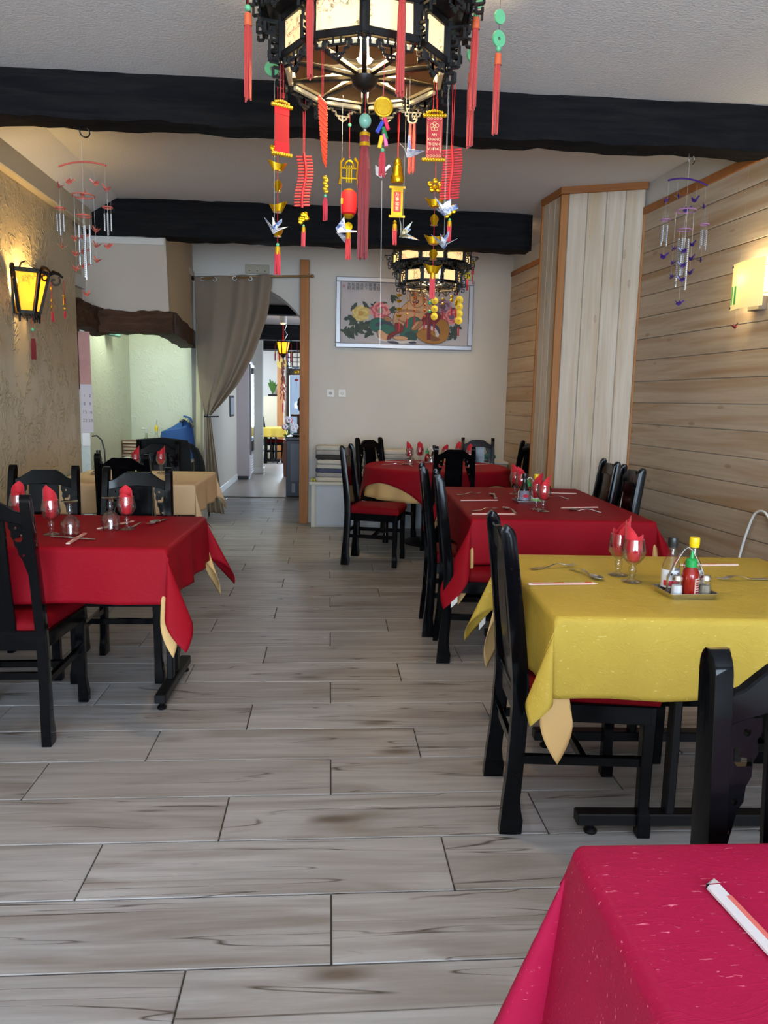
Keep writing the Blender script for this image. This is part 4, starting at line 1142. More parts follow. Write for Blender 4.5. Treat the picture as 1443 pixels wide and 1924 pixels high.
# red tassels on the corners, with jade
def corner_tassel(label, x, y, ztop, zbead, z0, z1, r=.013, discs=(), top=2.92):
    t = new('hanging_tassel', label, 'tassel', x, y, ztop, HG)
    d_ = Vector((CH1.x - x, CH1.y - y, 0)).normalized() * .09
    cord(t, [(d_.x, d_.y, .02), (0, 0, 0), (0, 0, z0 - ztop)], .001, M_blackcord if discs else None)
    if zbead: MB().ball((0, 0, zbead - ztop), .0095, 12, 8).build('jade_bead', M_jade, t)
    for z, rr, hole in discs:
        M_ = Matrix.Translation((0, 0, z - ztop)) @ Matrix.Rotation(pi / 2 + .1, 4, 'X') @ Matrix.Rotation(0.5, 4, 'Y')
        MB().lathe([(hole, -.003), (rr, -.0035), (rr * 1.02, 0), (rr, .0035), (hole, .003), (hole, -.003)], 22, M_, cap=False).build('jade_disc', M_jade, t)
    MB().lathe([(r * .4, z0 - ztop + .003), (r * .85, z0 - ztop), (r * .95, z0 - ztop - .035)], 14, cap=False).build('tassel_cap', plain('copper_wrap', srgb(206, 96, 56), .5), t)
    tassel(t, 0, 0, z0 - ztop, z1 - ztop, r, M_tassel)
U = lambda k, r=0.405: Vector((CH1.x + r * cos(pi / 8 - .06 + pi / 4 * k), CH1.y + r * sin(pi / 8 - .06 + pi / 4 * k), CH1.z + 0.17))
corner_tassel('red tassel with a green bead at the outer left of the near chandelier', -0.259, 2.5, 2.60, 2.522, 2.505, 2.254)
corner_tassel('red tassel crossing the left painted panel of the near chandelier', -0.067, 2.36, 2.60, None, 2.52, 2.27)
corner_tassel('red tassel crossing the right painted panel of the near chandelier', 0.199, 2.36, 2.60, None, 2.535, 2.235)
corner_tassel('red tassel partly behind another on the right of the near chandelier, green disc above', 0.495, 2.85, 2.62, 2.535, 2.515, 2.26, .014, [(2.575, .024, .006)])
corner_tassel('red tassel with a big jade disc at the top edge on the right', 0.463, 2.62, 2.68, 2.60, 2.588, 2.303, .014, [(2.645, .028, .006)])
corner_tassel('outermost right red tassel hanging below two jade discs', 0.557, 2.70, 2.72, 2.535, 2.518, 2.259, .013, [(2.634, .022, .001), (2.566, .026, .006)])
t = new('hanging_tassel', 'short red tassel half hidden behind the left bracket of the near chandelier', 'tassel', -0.17, 2.82, 2.50, HG)
cord(t, [(0, 0, 0), (0, 0, -.05)]); MB().ball((0, 0, .0), .010, 10, 8).build('jade_bead', M_jade, t); tassel(t, 0, 0, -.05, -.14, .009, M_tassel)
t = new('hanging_jade_disc', 'green jade disc peeping out behind the left bracket', 'charm', -0.205, 2.74, 2.50, HG)
cord(t, [(0, 0, 0), (0, 0, -.03)]); MB().lathe([(.006, -.003), (.024, -.0035), (.024, .0035), (.006, .003), (.006, -.003)], 20, Matrix.Translation((0, 0, -.05)) @ Matrix.Rotation(pi / 2, 4, 'X'), cap=False).build('jade_disc', M_jade, t)
# folded paper cranes
def crane_mesh(s, mat, name='crane'):
    v = [(0, 0, -.30), (-.17, 0, .16), (.17, 0, .16), (0, .24, 0), (0, -.24, 0),
         (-.9, .10, .55), (-.15, .52, .02), (-.15, -.46, .02), (1.0, .10, .45), (.15, .52, .02), (.15, -.46, .02),
         (0, -.80, .80), (0, -1.02, .58), (0, .85, .74)]
    f = [(3, 1, 0), (1, 4, 0), (4, 2, 0), (2, 3, 0), (6, 5, 7), (6, 7, 0), (9, 10, 8), (9, 0, 10), (1, 4, 11), (2, 11, 4), (11, 12, 4), (1, 13, 3), (2, 3, 13), (1, 11, 2), (1, 2, 13)]
    m = MB(); m.add([(x * s, y * s, z * s) for x, y, z in v], f)
    return m.mesh(name, mat, smooth=0, thick=0.0004)
def mat_print(name):
    t = NT(name); v = t.coords((1, 1, 1)); nz = t.noise(v, 45, 3, .6, .8)
    col = t.ramp(nz, [(0.36, srgb(60, 84, 140)), (0.46, srgb(140, 160, 206)), (0.54, srgb(222, 224, 228)), (0.62, srgb(228, 228, 226)), (0.66, srgb(86, 96, 116))])
    t.set(col, 0.5); return t.m
M_print = mat_print('printed_magazine_paper')
M_print2 = NT('green_blue_print'); _v = M_print2.coords(); M_print2.set(M_print2.ramp(M_print2.noise(_v, 40, 3, .6, 1), [(0.36, srgb(40, 110, 190)), (.46, srgb(226, 224, 214)), (.54, srgb(90, 120, 80)), (.64, srgb(200, 150, 120))]), .5); M_print2 = M_print2.m
crm = crane_mesh(.050, M_print); crm2 = crane_mesh(.056, M_print2)
M_whitecrane = crane_mesh(.036, plain('white_crane_paper', srgb(226, 224, 222), .6))
def crane(label, x, y, z, me, rot, ztop):
    t = thing('hanging_paper_crane', label, 'paper crane', (x, y, z), 0, HG)
    o = put('folded_paper', me, t, (0, 0, 0), rot)
    cord(t, [(0, 0, .0), (0.001, 0, ztop - z)], .0003, M_thread, 'thread')
crane('blue printed paper crane at the lower left, in front of the ingot string', -0.191, 2.66, 1.915, crm, (0.3, 0.15, 0.5), 2.40)
crane('blue printed paper crane beside the tiny red lantern', 0.035, 2.80, 1.945, crm, (0.6, 1.0, 1.4), 2.40)
crane('white paper crane below the coin charm', 0.165, 2.64, 2.10, M_whitecrane, (0, 0.1, 0.9), 2.40)
crane('blue and white paper crane to the left of the lettered banner', 0.252, 2.62, 2.165, crm, (-.2, 0.3, -0.4), 2.40)
crane('green and blue paper crane below the tiny red scroll', 0.248, 2.70, 1.925, crm2, (0.7, 0.7, 0.3), 2.40)
crane('printed paper crane beside the wide red firecrackers', 0.378, 2.62, 1.985, crm, (0.5, -0.6, 0.8), 2.40)
crane('lowest blue paper crane in front of the far chandelier', 0.378, 2.60, 1.875, crm, (0.1, 0.0, 0.2), 2.40)
t = new('hanging_thread', 'long loose white thread hanging below the white paper crane', 'thread', 0.168, 2.64, 2.08, HG)
cord(t, [(0, 0, 0), (.002, 0, -.25), (.004, 0, -.54)], .0007, M_thread, 'thread')

# charms below the far chandelier
HG2 = 'charms hung from the far chandelier'
def coin_string(label, x, y, zt, zs, ztas, r, mat, kind='coin'):
    t = new('hanging_charm_string', label, 'charm', x, y, zt, HG2)
    cord(t, [(0, 0, 0), (0, 0, ztas - zt)], .0012)
    for z in zs:
        m_ = MB()
        if kind == 'coin':
            m_.lathe([(r * .25, -.002), (r, -.003), (r, .003), (r * .25, .002), (r * .25, -.002)], 14, Matrix.Translation((0, 0, z - zt)) @ Matrix.Rotation(pi / 2, 4, 'X'), cap=False)
            m_.bar((-r * .7, 0, z - zt), (r * .7, 0, z - zt), .004, .004); m_.bar((0, 0, z - zt - r * .7), (0, 0, z - zt + r * .7), .004, .004, (0, 1, 0))
        elif kind == 'bead': m_.ball((0, 0, z - zt), r, 8, 6)
        else: ingot_shape(m_, (0, 0, z - zt), r)
        m_.build({'coin': 'gold_coin', 'bead': 'bead', 'ingot': 'gold_ingot'}[kind], mat, t)
    tassel(t, 0, 0, ztas - zt, ztas - zt - .08, .009, M_tassel2)
M_ambb = plain('amber_bead', srgb(200, 84, 24), .3)
ZL = CH2.z - 0.05
coin_string('stack of gold ingots on the left of the far chandelier', 0.616, 6.9, ZL, [2.29, 2.24, 2.17, 2.11], 2.05, .026, M_gold, 'ingot')
coin_string('thin gold bead string left of the amber ones under the far chandelier', 0.684, 6.85, ZL, [2.26, 2.22, 2.17, 2.12], 2.08, .008, M_goldp, 'bead')
coin_string('amber bead string crossing the painted face', 0.745, 6.80, ZL, [2.30, 2.26, 2.20, 2.15], 2.10, .011, M_ambb, 'bead')
coin_string('amber bead string to the right of the painted face', 0.836, 6.80, ZL, [2.25, 2.20, 2.15, 2.10], 2.06, .011, M_ambb, 'bead')
coin_string('three gold coins above a red tassel under the far chandelier', 0.920, 6.78, ZL, [2.235, 2.165, 2.10], 2.05, .032, M_goldp)
coin_string('small gold charm with red tassel right of the three coins', 1.004, 6.85, ZL, [2.26, 2.22], 2.16, .012, M_goldp, 'bead')
coin_string('gold bead charm between the small charm and the four coins', 1.090, 6.9, ZL, [2.29, 2.26], 2.20, .016, M_goldp, 'bead')
coin_string('tiny gold charm beside the four coin string', 1.134, 6.92, ZL, [2.25, 2.23], 2.19, .013, M_goldp, 'bead')
coin_string('four large gold coins at the right of the far chandelier', 1.168, 6.95, ZL, [2.272, 2.212, 2.15, 2.09], 2.03, .036, M_goldp)
t = new('hanging_tassel', 'dark red tassel with two jade beads under the far chandelier', 'tassel', 0.876, 6.78, ZL, HG2)
cord(t, [(0, 0, 0), (0, 0, -.22)]); MB().ball((0, 0, -.13), .018, 10, 8).build('jade_bead', M_jade, t); MB().ball((0, 0, -.205), .016, 10, 8).build('jade_bead', M_jade, t); tassel(t, 0, 0, -.22, -.45, .018, M_tasseld)
t = new('hanging_firecrackers', 'tiny red firecracker charm hanging alone right of the far chandelier', 'charm', 1.29, 7.0, 2.92, HG2)
cord(t, [(0, 0, 0), (0, 0, -.30)]); MB().lathe([(.001, -.003), (.02, -.003), (.02, .003), (.001, .003)], 12, Matrix.Translation((0, 0, -.31)) @ Matrix.Rotation(pi / 2, 4, 'X')).build('gold_star', M_goldp, t)
MB().box(-.013, .013, -.006, .006, -.415, -.35).build('cracker_bundle', M_redp, t); tassel(t, 0, 0, -.42, -.50, .006, M_tassel2)
t = new('hanging_charm', 'gold framed red charm on the right rim of the far chandelier', 'charm', 1.235, 6.95, CH2.z + .12, HG2)
MB().lathe([(.001, -.003), (.03, -.003), (.03, .003), (.001, .003)], 14, Matrix.Translation((0, 0, -.03)) @ Matrix.Rotation(pi / 2, 4, 'X')).build('gold_disc', M_gold, t); tassel(t, 0, 0, -.06, -.16, .011, M_tassel2); cord(t, [(0, 0, .1), (0, 0, 0)])

# ------------------------------------------------------------------ wall lamps
t = thing('wall_sconce', 'amber paned black lantern lamp on the left plaster wall', 'lamp', (-1.97, 5.06, 1.98), 0)
# half hexagon lantern, wider at the top, standing out from the wall (local x away from the wall)
def hexring(r, z, kx=1.0): return [Vector((0.03 + r * kx * max(0.0, sin(a)), -r * cos(a), z)) for a in (0, pi / 3, 2 * pi / 3, pi)]
tp, bt = hexring(.150, .125), hexring(.085, -.125)
fr = MB()
for k in range(4): fr.bar(bt[k], tp[k], .022, .022)
for k in range(3):
    fr.bar(tp[k], tp[k + 1], .022, .026); fr.bar(bt[k], bt[k + 1], .02, .024)
fr.box(0, .012, -.11, .11, -.14, .14); fr.build('frame', M_fret, t, bevel=0.002)
for k in range(3):
    p = MB(); p.add([bt[k].lerp(bt[k + 1], .1), bt[k].lerp(bt[k + 1], .9), tp[k].lerp(tp[k + 1], .9), tp[k].lerp(tp[k + 1], .1)], [(0, 1, 2, 3)]); p.build('amber_pane', M_amber, t, smooth=0, thick=.002)
def curl(mb, c, s, d, n=14, r=.006):
    mb.tube([Vector(c) + d * (s * (i / n) * cos(i * .55)) + Vector((0, 0, s * (i / n) * sin(i * .55))) for i in range(2, n)], r, 6)
for k in range(4):
    mb = MB()
    o_ = Vector((tp[k].x, tp[k].y, 0)).normalized(); 
    mb.tube([tp[k], tp[k] + o_ * .03 + Vector((0, 0, .02)), tp[k] + o_ * .06 + Vector((0, 0, .012)), tp[k] + o_ * .085 - Vector((0, 0, .01))], [.012, .014, .010, .006], 8)
    curl(mb, tp[k] + o_ * .035 - Vector((0, 0, .035)), .04, o_)
    mb.build('corner_scroll', M_fret, t)
mb = MB()
for k in range(3):
    c = (bt[k] + bt[k + 1]) / 2; d = (bt[k + 1] - bt[k]).normalized()
    mb.tube([c - d * .03 - Vector((0, 0, .012)), c - d * .015 - Vector((0, 0, .035)), c - Vector((0, 0, .03)), c + d * .015 - Vector((0, 0, .035)), c + d * .03 - Vector((0, 0, .012))], .005, 6)
    mb.tube([c - Vector((0, 0, .03)), c - Vector((0, 0, .055))], .005, 6); mb.tube([bt[k] - Vector((0, 0, .01)), bt[k] - Vector((0, 0, .06)) ], [.009, .006], 6)
mb.build('bottom_fret', M_fret, t)
mb = MB(); c = (tp[1] + tp[2]) / 2
mb.tube([(.03, -.06, .14), (.05, -.07, .175), (.06, -.03, .19), (.07, 0, .165), (.10, .03, .15), (.14, .07, .135)], .006, 6); mb.build('chain', M_fret, t)
MB().ball((.075, 0, -.01), .03, 12, 8).build('bulb', M_bulb, t)
point_light('sconce_bulb_light', (-1.87, 5.06, 2.03), 17, (1.0, .66, .22), .04)
def wall_charm(name, label, x, y, z, dz1, kind):
    t = new(name, label, 'charm', x, y, z, 'charms on the left wall lamp')
    cord(t, [(0, 0, 0), (0, 0, -.10)], .0016)
    return t
t = wall_charm('hanging_scroll_charm', 'tiny yellow framed red scroll charm hanging from the wall lamp', -1.745, 5.22, 2.085, 0, 0)
for zz in (-.098, -.155): MB().bar((0, -.024, zz), (0, .024, zz), .008, .008).build('yellow_rod', M_goldp, t)
MB().box(-.002, .002, -.018, .018, -.155, -.10).build('yellow_panel', M_goldp, t); MB().box(-.003, .003, -.010, .010, -.148, -.108).build('red_panel', M_redp, t)
for zz in (-.178,): MB().ball((0, 0, zz), .010, 8, 6).build('yellow_bead', M_goldp, t)
tassel(t, 0, 0, -.195, -.24, .008, M_tassel2)
t = wall_charm('hanging_charm_string', 'string of yellow charms with a red tassel at the right corner of the wall lamp', -1.79, 5.12, 2.06, 0, 0)
for zz in (-.04, -.115, -.155): MB().lathe([(.001, -.004), (.013, -.004), (.013, .004), (.001, .004)], 6, Matrix.Translation((0, 0, zz)) @ Matrix.Rotation(pi / 2, 4, 'Y')).build('yellow_charm', M_goldp, t)
cord(t, [(0, 0, -.1), (0, 0, -.18)], .0014); tassel(t, 0, 0, -.185, -.25, .008, M_tassel2)
t = wall_charm('hanging_tassel', 'dark red tassel hanging on a cord below the left wall lamp', -1.885, 5.03, 1.86, 0, 0)
cord(t, [(0, 0, -.1), (0, 0, -.155)], .0014); MB().ball((0, 0, -.11), .012, 8, 6).build('jade_bead', M_jade, t); tassel(t, 0, 0, -.165, -.30, .016, M_tasseld)

t = thing('wall_sconce', 'curved glass wall lamp with green stripes, lit on the boarded right wall', 'lamp', on_right(4.08, 0.0, 2.02), math.atan(0.1) + 0.0)
# local -x points into the room
def shade(u, v):
    a = (u - .5) * 1.5
    return (-.035 - .085 * cos(a) + 0.0, .20 * sin(a) * 1.0, (v - .5) * .25)
M_shade = mat_panel('frosted_lamp_glass', srgb(250, 240, 196), 0.55, 0.40, False); 
mb = MB(); mb.grid(shade, 16, 2); mb.build('glass_shade', M_shade_lit if False else M_shade, t, thick=.004)
for y0, y1 in ((.060, .082), (.100, .118)):
    mb = MB(); mb.grid(lambda u, v: (shade(.5 + math.asin((y0 + (y1 - y0) * u) / .20) / 1.5, 0)[0] - .0045, y0 + (y1 - y0) * u, -.10 + .10 * v), 3, 1)
    mb.build('green_stripe', mat_panel('green_stripe', srgb(110, 200, 130), .4, .3, False), t, thick=.001)
MB().box(-.05, 0, -.05, .05, -.135, -.06).build('back_plate', plain('grey_lamp_plate', srgb(120, 110, 100), .5), t, bevel=.003)
MB().box(-.10, -.045, .128, .142, -.118, -.106).build('clip', M_steel, t); MB().box(-.10, -.045, .128, .142, .106, .118).build('clip', M_steel, t)
MB().ball((-.075, 0.045, .03), (.022, .03, .03), 12, 8).build('bulb', mat_emit('sconce_bulb', (1, .92, .62, 1), 22), t)
_p = on_right(4.10, 0.085, 2.05); point_light('sconce_bulb_light', _p, 12, (1.0, .82, .46), .04)

# ------------------------------------------------------------------ crane wind chimes
def mat_clear(name, c):
    t = NT(name); t.set(c, 0.15, Transmission_Weight=0.35, IOR=1.35); return t.m
M_pinkp = mat_clear('pink_clear_plastic', srgb(236, 120, 104)); M_purplep = mat_clear('purple_clear_plastic', srgb(84, 52, 140))
def mat_twist(name):
    t = NT(name); tc = t.n('TexCoord'); w = t.n('TexWave', wave_type='BANDS', bands_direction='DIAGONAL'); t.l(tc.outputs['Object'], w.inputs['Vector']); w.inputs['Scale'].default_value = 60
    t.set(t.mix(w.outputs['Fac'], srgb(236, 236, 236), srgb(130, 128, 130)), .15, .75); return t.m
M_twist = mat_twist('twisted_silver_tube')
def chime(label, x, y, z, mat, rz, ringmat, k=1.0, tilt=0.0):
    t = thing('hanging_crane_chime', label, 'wind chime', (x, y, z), rz, 'wind chimes with plastic cranes')
    mb = MB(); mb.tube([(.28 * math.sin(a), 0, .19 * math.cos(a) - .19 + math.sin(a) * tilt) for a in [(-.95 + 1.9 * i / 16) * .5 for i in range(17)]], .005, 8); mb.build('bow', mat, t)
    cord(t, [(0, 0, 0), (0, 0, .10)], .0007, M_thread, 'thread')
    cm = crane_mesh(.031, mat)
    def cr(x_, y_, z_, r): put('plastic_crane', cm, t, (x_, y_, z_), (0, 0, r))
    def ring(x_, y_, z_, r): MB().tube([(x_ + r * cos(2 * pi * i / 20), y_ + r * sin(2 * pi * i / 20), z_) for i in range(20)], .004, 6, True).build('ring', ringmat, t)
    tube = MB().tube([(0, 0, 0), (0, 0, -1)], 1.0, 10)
    def tb(x_, y_, z_, L, r=.0062):
        m_ = MB()
        m_.tube([(0, 0, 0), (0, 0, -L)], r, 8); o = m_.build('chime_tube', M_twist, t); o.location = (x_, y_, z_)
        cord(t, [(x_, y_, z_ + .07), (x_, y_, z_)], .0003, M_thread, 'thread')
    for sx, dz in ((-.125, -.04), (-.066, -.02), (.062, -.02), (.122, -.05)):
        cr(sx, rnd.uniform(-.02, .02), dz - .085, rnd.uniform(0, 6)); cord(t, [(sx, 0, -.03 + (tilt * sx * 3 if 0 else 0)), (sx, 0, dz - .08)], .0003, M_thread, 'thread')
    cord(t, [(0, 0, 0), (0, 0, -.62)], .0004, M_thread, 'thread')
    ring(0, 0, -.165, .055); cr(0, 0, -.165, 1.0); ring(0, 0, -.265, .036)
    for i, L in enumerate((.20, .26, .20, .27)):
        a = i * pi / 2 + .6; tb(.026 * cos(a), .026 * sin(a), -.305 - .004 * i, L)
    for sx in (-1, 1):
        ring(sx * .13, 0, -.225, .024)
        cord(t, [(sx * .13, 0, -.13), (sx * .13, 0, -.225)], .0003, M_thread, 'thread')
        for i, L in enumerate((.085, .10, .085, .11)):
            a = i * pi / 2 + .4; tb(sx * .13 + .016 * cos(a), .016 * sin(a), -.255, L, .0045)
    for i in range(9):
        a = i * 2.1; zz = -.34 - .025 * i; cr(.06 * cos(a), .05 * sin(a), zz, a); cord(t, [(.055 * cos(a), .05 * sin(a), -.165), (.06 * cos(a), .05 * sin(a), zz)], .0003, M_thread, 'thread')
    cr(-.125, 0, -.42, .5); cr(.125, 0, -.42, 2.5); cord(t, [(-.13, 0, -.225), (-.125, 0, -.42)], .0003, M_thread, 'thread'); cord(t, [(.13, 0, -.225), (.125, 0, -.42)], .0003, M_thread, 'thread')
    cr(.0, .0, -.66, 1.2); cord(t, [(0, 0, -.6), (0, 0, -.66)], .0003, M_thread, 'thread')
    return t
def ceiling_hook(label, x, y, z, mat):
    t = thing('ceiling_hook', label, 'hook', (x, y, z), 0.5)
    MB().tube([(0, 0, .03), (0, 0, 0.0)] + [(.024 - .024 * cos(a), 0, -.024 * sin(a)) for a in [pi * 1.35 * i / 12 for i in range(1, 13)]], .0035, 8).build('hook', mat, t)
ceiling_hook('dark metal hook screwed into the near beam above the pink wind chime', -1.278, 4.15, 2.672, M_iron)
ceiling_hook('pale metal hook in the near beam above the purple wind chime', 1.92, 4.15, 2.676, M_steel)
chime('pink crane wind chime with silver tubes hanging at the left wall', -1.275, 4.16, 2.528, M_pinkp, -0.2, M_pinkp)
chime('purple crane wind chime with silver tubes before the boarded wall', 1.93, 4.16, 2.577, M_purplep, 0.25, plain('pale_purple', srgb(170, 120, 160), .3))
t = thing('plastic_crane', 'single purple plastic crane hanging low below the striped wall lamp', 'paper crane', (2.26, 4.15, 1.80), 0)
put('folded_body', crane_mesh(.032, M_purplep), t); cord(t, [(0, 0, 0), (0, 0, .86)], .0003, M_thread, 'thread')
put('folded_body', crane_mesh(.032, M_pinkp), t); cord(t, [(0, 0, 0), (0, 0, .84)], .0003, M_thread, 'thread')
# ------------------------------------------------------------------ table settings
S0 = TZ + 0.0022
GLG = 'stemmed glasses with red napkins'
def goblet_mesh():
    out = [(.001, 0), (.034, 0), (.035, .002), (.020, .006), (.008, .012), (.0075, .018), (.012, .024), (.009, .030), (.014, .040), (.013, .050), (.008, .056), (.010, .060), (.024, .070), (.036, .086), (.040, .104), (.038, .122), (.034, .142), (.033, .150)]
    inn = [(.0315, .150), (.0325, .142), (.0365, .122), (.0382, .104), (.034, .087), (.022, .073), (.001, .066)]
    return MB().lathe(out + inn, 20, cap=False).mesh('goblet', M_glass, smooth=70)
G_ME = goblet_mesh()
def napkin_mesh(seed):
    """paper napkin rolled into a pointed cone that stands in the glass"""
    r = random.Random(seed); tw = r.uniform(0, 6.28); h2 = .205 + r.uniform(-.008, .014)
    def f(u, v):
        a = 2 * pi * u * 1.02; z = .072 + v * (.152 - .072)
        rad = .020 + .011 * v
        return (rad * cos(a), rad * sin(a), z)
    def g(u, v):
        a = tw + (u - .5) * 4.4; top = .150 + (h2 - .150) * (1 - abs(2 * u - 1)) ** .85
        rad = .031 * (1 - .35 * v) + .012 * v * sin(3 * u)
        return (rad * cos(a), rad * sin(a), .118 + (top - .118) * v)
    mb = MB(); mb.grid(f, 20, 4); mb.grid(g, 14, 6)
    g2 = lambda u, v: ((.024 + .004 * v) * cos(tw + 2.6 + (u - .5) * 2.8), (.024 + .004 * v) * sin(tw + 2.6 + (u - .5) * 2.8), .12 + (.148 + .022 * (1 - abs(2 * u - 1)) - .12) * v)
    mb.grid(g2, 10, 4)
    return mb.mesh('napkin', M_napkin, smooth=60, thick=.0008)
NAPS = [napkin_mesh(i) for i in range(5)]
_gn = [0]
def glass(x, y, where, nap=True, z=S0):
    g = put('wine_glass', G_ME, None, (x, y, z), (0, 0, rnd.uniform(0, 6)))
    tag(g, 'stemmed wine glass ' + where, 'glass', GLG)
    if nap:
        _gn[0] += 1
        n = put('paper_napkin', NAPS[_gn[0] % 5], None, (x, y, z), (0, 0, rnd.uniform(0, 6)))
        tag(n, 'red paper napkin in the glass ' + where.replace('left of the black capped bottle', 'left of the bottles'), 'napkin', 'red napkins in the glasses')
    return g
def glass_down(x, y, where):
    g = put('wine_glass', G_ME, None, (x, y, S0 + .150), (pi, 0, 0)); tag(g, 'upturned stemmed glass ' + where, 'glass', 'upturned glasses')
CU = 'steel cutlery on the cloths'
def fork_mesh():
    m = MB(); n = 14; L = .195; pts = []
    for i in range(n + 1):
        t_ = i / n; y = L * t_
        w = .0105 if t_ < .12 else .0085 - .005 * min(1, (t_ - .12) / .35) if t_ < .55 else .0035
        if t_ > .62: w = .0035 + .009 * min(1, (t_ - .62) / .10)
        z = .003 + .012 * max(0, sin(pi * min(1, max(0, (t_ - .30) / .62)))) ** 2
        pts.append((y, w, z))
    k = [p for p in pts if p[0] <= L * .80]
    vs = []; 
    for y, w, z in k:
        vs += [(-w, y, z), (w, y, z), (w, y, z + .0022), (-w, y, z + .0022)]
    fs = []
    for i in range(len(k) - 1):
        for j in range(4): fs.append((i * 4 + j, i * 4 + (j + 1) % 4, i * 4 + 4 + (j + 1) % 4, i * 4 + 4 + j))
    fs += [(0, 1, 2, 3), tuple(range(len(k) * 4 - 4, len(k) * 4))]
    m.add(vs, fs); ye, we, ze = k[-1]
    for j in range(4):
        x = (-1 + 2 * j / 3) * (we - .0015)
        m.tube([(x, ye - .002, ze + .001), (x, ye + .02, ze - .002), (x * .95, L, ze + .003)], [.0018, .0016, .0009], 6)
    return m.mesh('fork', M_steel, smooth=40)
def spoon_mesh():
    m = MB(); L = .19
    def h(u, v):
        y = .13 * v; w = .0095 - .006 * min(1, v * 1.4); x = (2 * u - 1) * w
        return (x, y, .003 + .014 * sin(pi * v * .9) ** 2)
    m.grid(h, 2, 12)
    m.grid(lambda u, v: ((.006 + .014 * v) * 0 + .0205 * (v) * cos(2 * pi * u), .158 + .033 * v * sin(2 * pi * u), .006 + .003 + .010 * v * v - .008), 20, 6)
    return m.mesh('spoon', M_steel, smooth=60, thick=.0016)
FORK, SPOON = fork_mesh(), spoon_mesh()
def knife_mesh():
    return MB().box(-.008, .008, 0, .09, .001, .006).box(-.009, .007, .09, .205, .002, .004).mesh('knife', M_steel, bevel=.0015)
KNIFE = knife_mesh()
def lay(me, name, label, p, q, cat, group=CU, z=S0):
    d = atan2(-(q[0] - p[0]), q[1] - p[1])
    o = put(name, me, None, (p[0], p[1], z), (0, 0, d)); return tag(o, label, cat, group)
def chop_proto(): 
    """pair of chopsticks in a printed paper sleeve, lying along +y"""
    m = MB().box(-.0085, .0085, 0, .235, .0005, .0065)
    me = m.mesh('sleeve', M_chop, bevel=.002)
    r_ = MB()
    for y0, y1, x0, x1 in ((.012, .223, .0055, .0083), (.09, .125, -.004, .003), (.20, .222, -.006, .003)): r_.box(x0, x1, y0, y1, .0062, .0070)
    return me, r_.mesh('red_print', plain('red_sleeve_print', srgb(206, 60, 50), .6)), MB().box(-.006, -.001, .205, .243, .001, .005).box(.001, .006, .205, .243, .001, .005).mesh('chopstick_ends', plain('bamboo', srgb(206, 170, 120), .6))
CHP = chop_proto()
def chop(label, p, q, z=S0):
    d = atan2(-(q[0] - p[0]), q[1] - p[1])
    t = thing('chopsticks', label, 'chopsticks', (p[0], p[1], z), d, 'chopsticks in paper sleeves')
    put('paper_sleeve', CHP[0], t); put('red_print', CHP[1], t); put('chopstick_ends', CHP[2], t)
# --- condiment tray and bottles
def label_band(parent, r, z0, z1, mat, a0=-2.6, a1=2.6, name='label', n=16):
    m = MB(); m.grid(lambda u, v: (r * cos(-pi / 2 + a0 + (a1 - a0) * u), r * sin(-pi / 2 + a0 + (a1 - a0) * u), z0 + (z1 - z0) * v), n, 1)
    return m.build(name, mat, parent)
M_soy = plain('dark_soy_sauce', srgb(28, 14, 10), .1); M_clearsauce = mat_glass('pale_sauce', srgb(226, 206, 150)); M_green = plain('green_cap', srgb(24, 150, 70), .35); M_yel = plain('yellow_cap', srgb(242, 204, 20), .35); M_blk = plain('black_cap', (.01, .01, .012, 1), .35)
M_lab_w = plain('white_label', srgb(226, 226, 230), .5); M_lab_s = plain('silver_label', srgb(150, 150, 172), .4); M_lab_r = plain('red_label_print', srgb(206, 30, 60), .5); M_lab_b = plain('black_label_print', srgb(30, 34, 40), .5); M_lab_g = plain('green_label_print', srgb(120, 190, 80), .5)
M_chili = plain('chili_sauce', srgb(150, 26, 14), .15, vary=.3); M_cb = plain('chili_bottle_print', srgb(206, 180, 170), .5)
CG = 'condiments in the trays'
def bottle(label, x, y, kind, z):
    t = thing('sauce_bottle', label, 'bottle', (x, y, z), 0, CG)
    body = [(.001, 0), (.027, 0), (.029, .004), (.029, .078), (.026, .092), (.016, .116), (.0125, .128), (.0125, .150)]
    MB().lathe(body, 20).build('body', M_glass if kind != 'soy' else M_soy, t, smooth=70)
    if kind != 'soy':
        MB().lathe([(.001, .003), (.026, .004), (.026, .05), (.001, .05)], 18).build('sauce', M_soy if kind == 'maggi' else M_clearsauce, t, smooth=60)
    cp = M_blk if kind in ('soy', 'black') else M_yel
    MB().lathe([(.0155, .146), (.0155, .152), (.0165, .156), (.0165, .172), (.0155, .178), (.001, .178)], 18).build('cap', cp, t, smooth=40)
    lb_ = label_band(t, .0294, .016, .074, M_lab_s if kind == 'soy' else M_lab_w)
    if kind == 'soy':
        m = MB(); m.lathe([(.001, 0), (.018, 0), (.018, .001), (.001, .001)], 18, Matrix.Translation((.003, -.0295, .044)) @ Matrix.Rotation(pi / 2, 4, 'X') @ Matrix.Scale(.62, 4, (0, 1, 0))); m.build('label_oval', M_lab_r, lb_)
        label_band(lb_, .0296, .041, .046, M_lab_w, -.45, .5, 'label_print')
    elif kind == 'black':
        label_band(lb_, .0296, .022, .040, M_lab_r, -1.2, 1.0, 'label_print')
        for i in range(5): label_band(lb_, .0297, .052 + .006 * (i % 2), .060 + .006 * (i % 2), M_lab_b, -.8 + .36 * i, -.62 + .36 * i, 'label_print', 3)
    else:
        label_band(lb_, .0296, .016, .028, M_lab_g, -1.2, 1.2, 'label_print')
        for i in range(3): label_band(lb_, .0297, .034 + .010 * i, .041 + .010 * i, M_lab_r, -.7 + .25 * i, -.1 + .2 * i, 'label_print', 3)
    return t
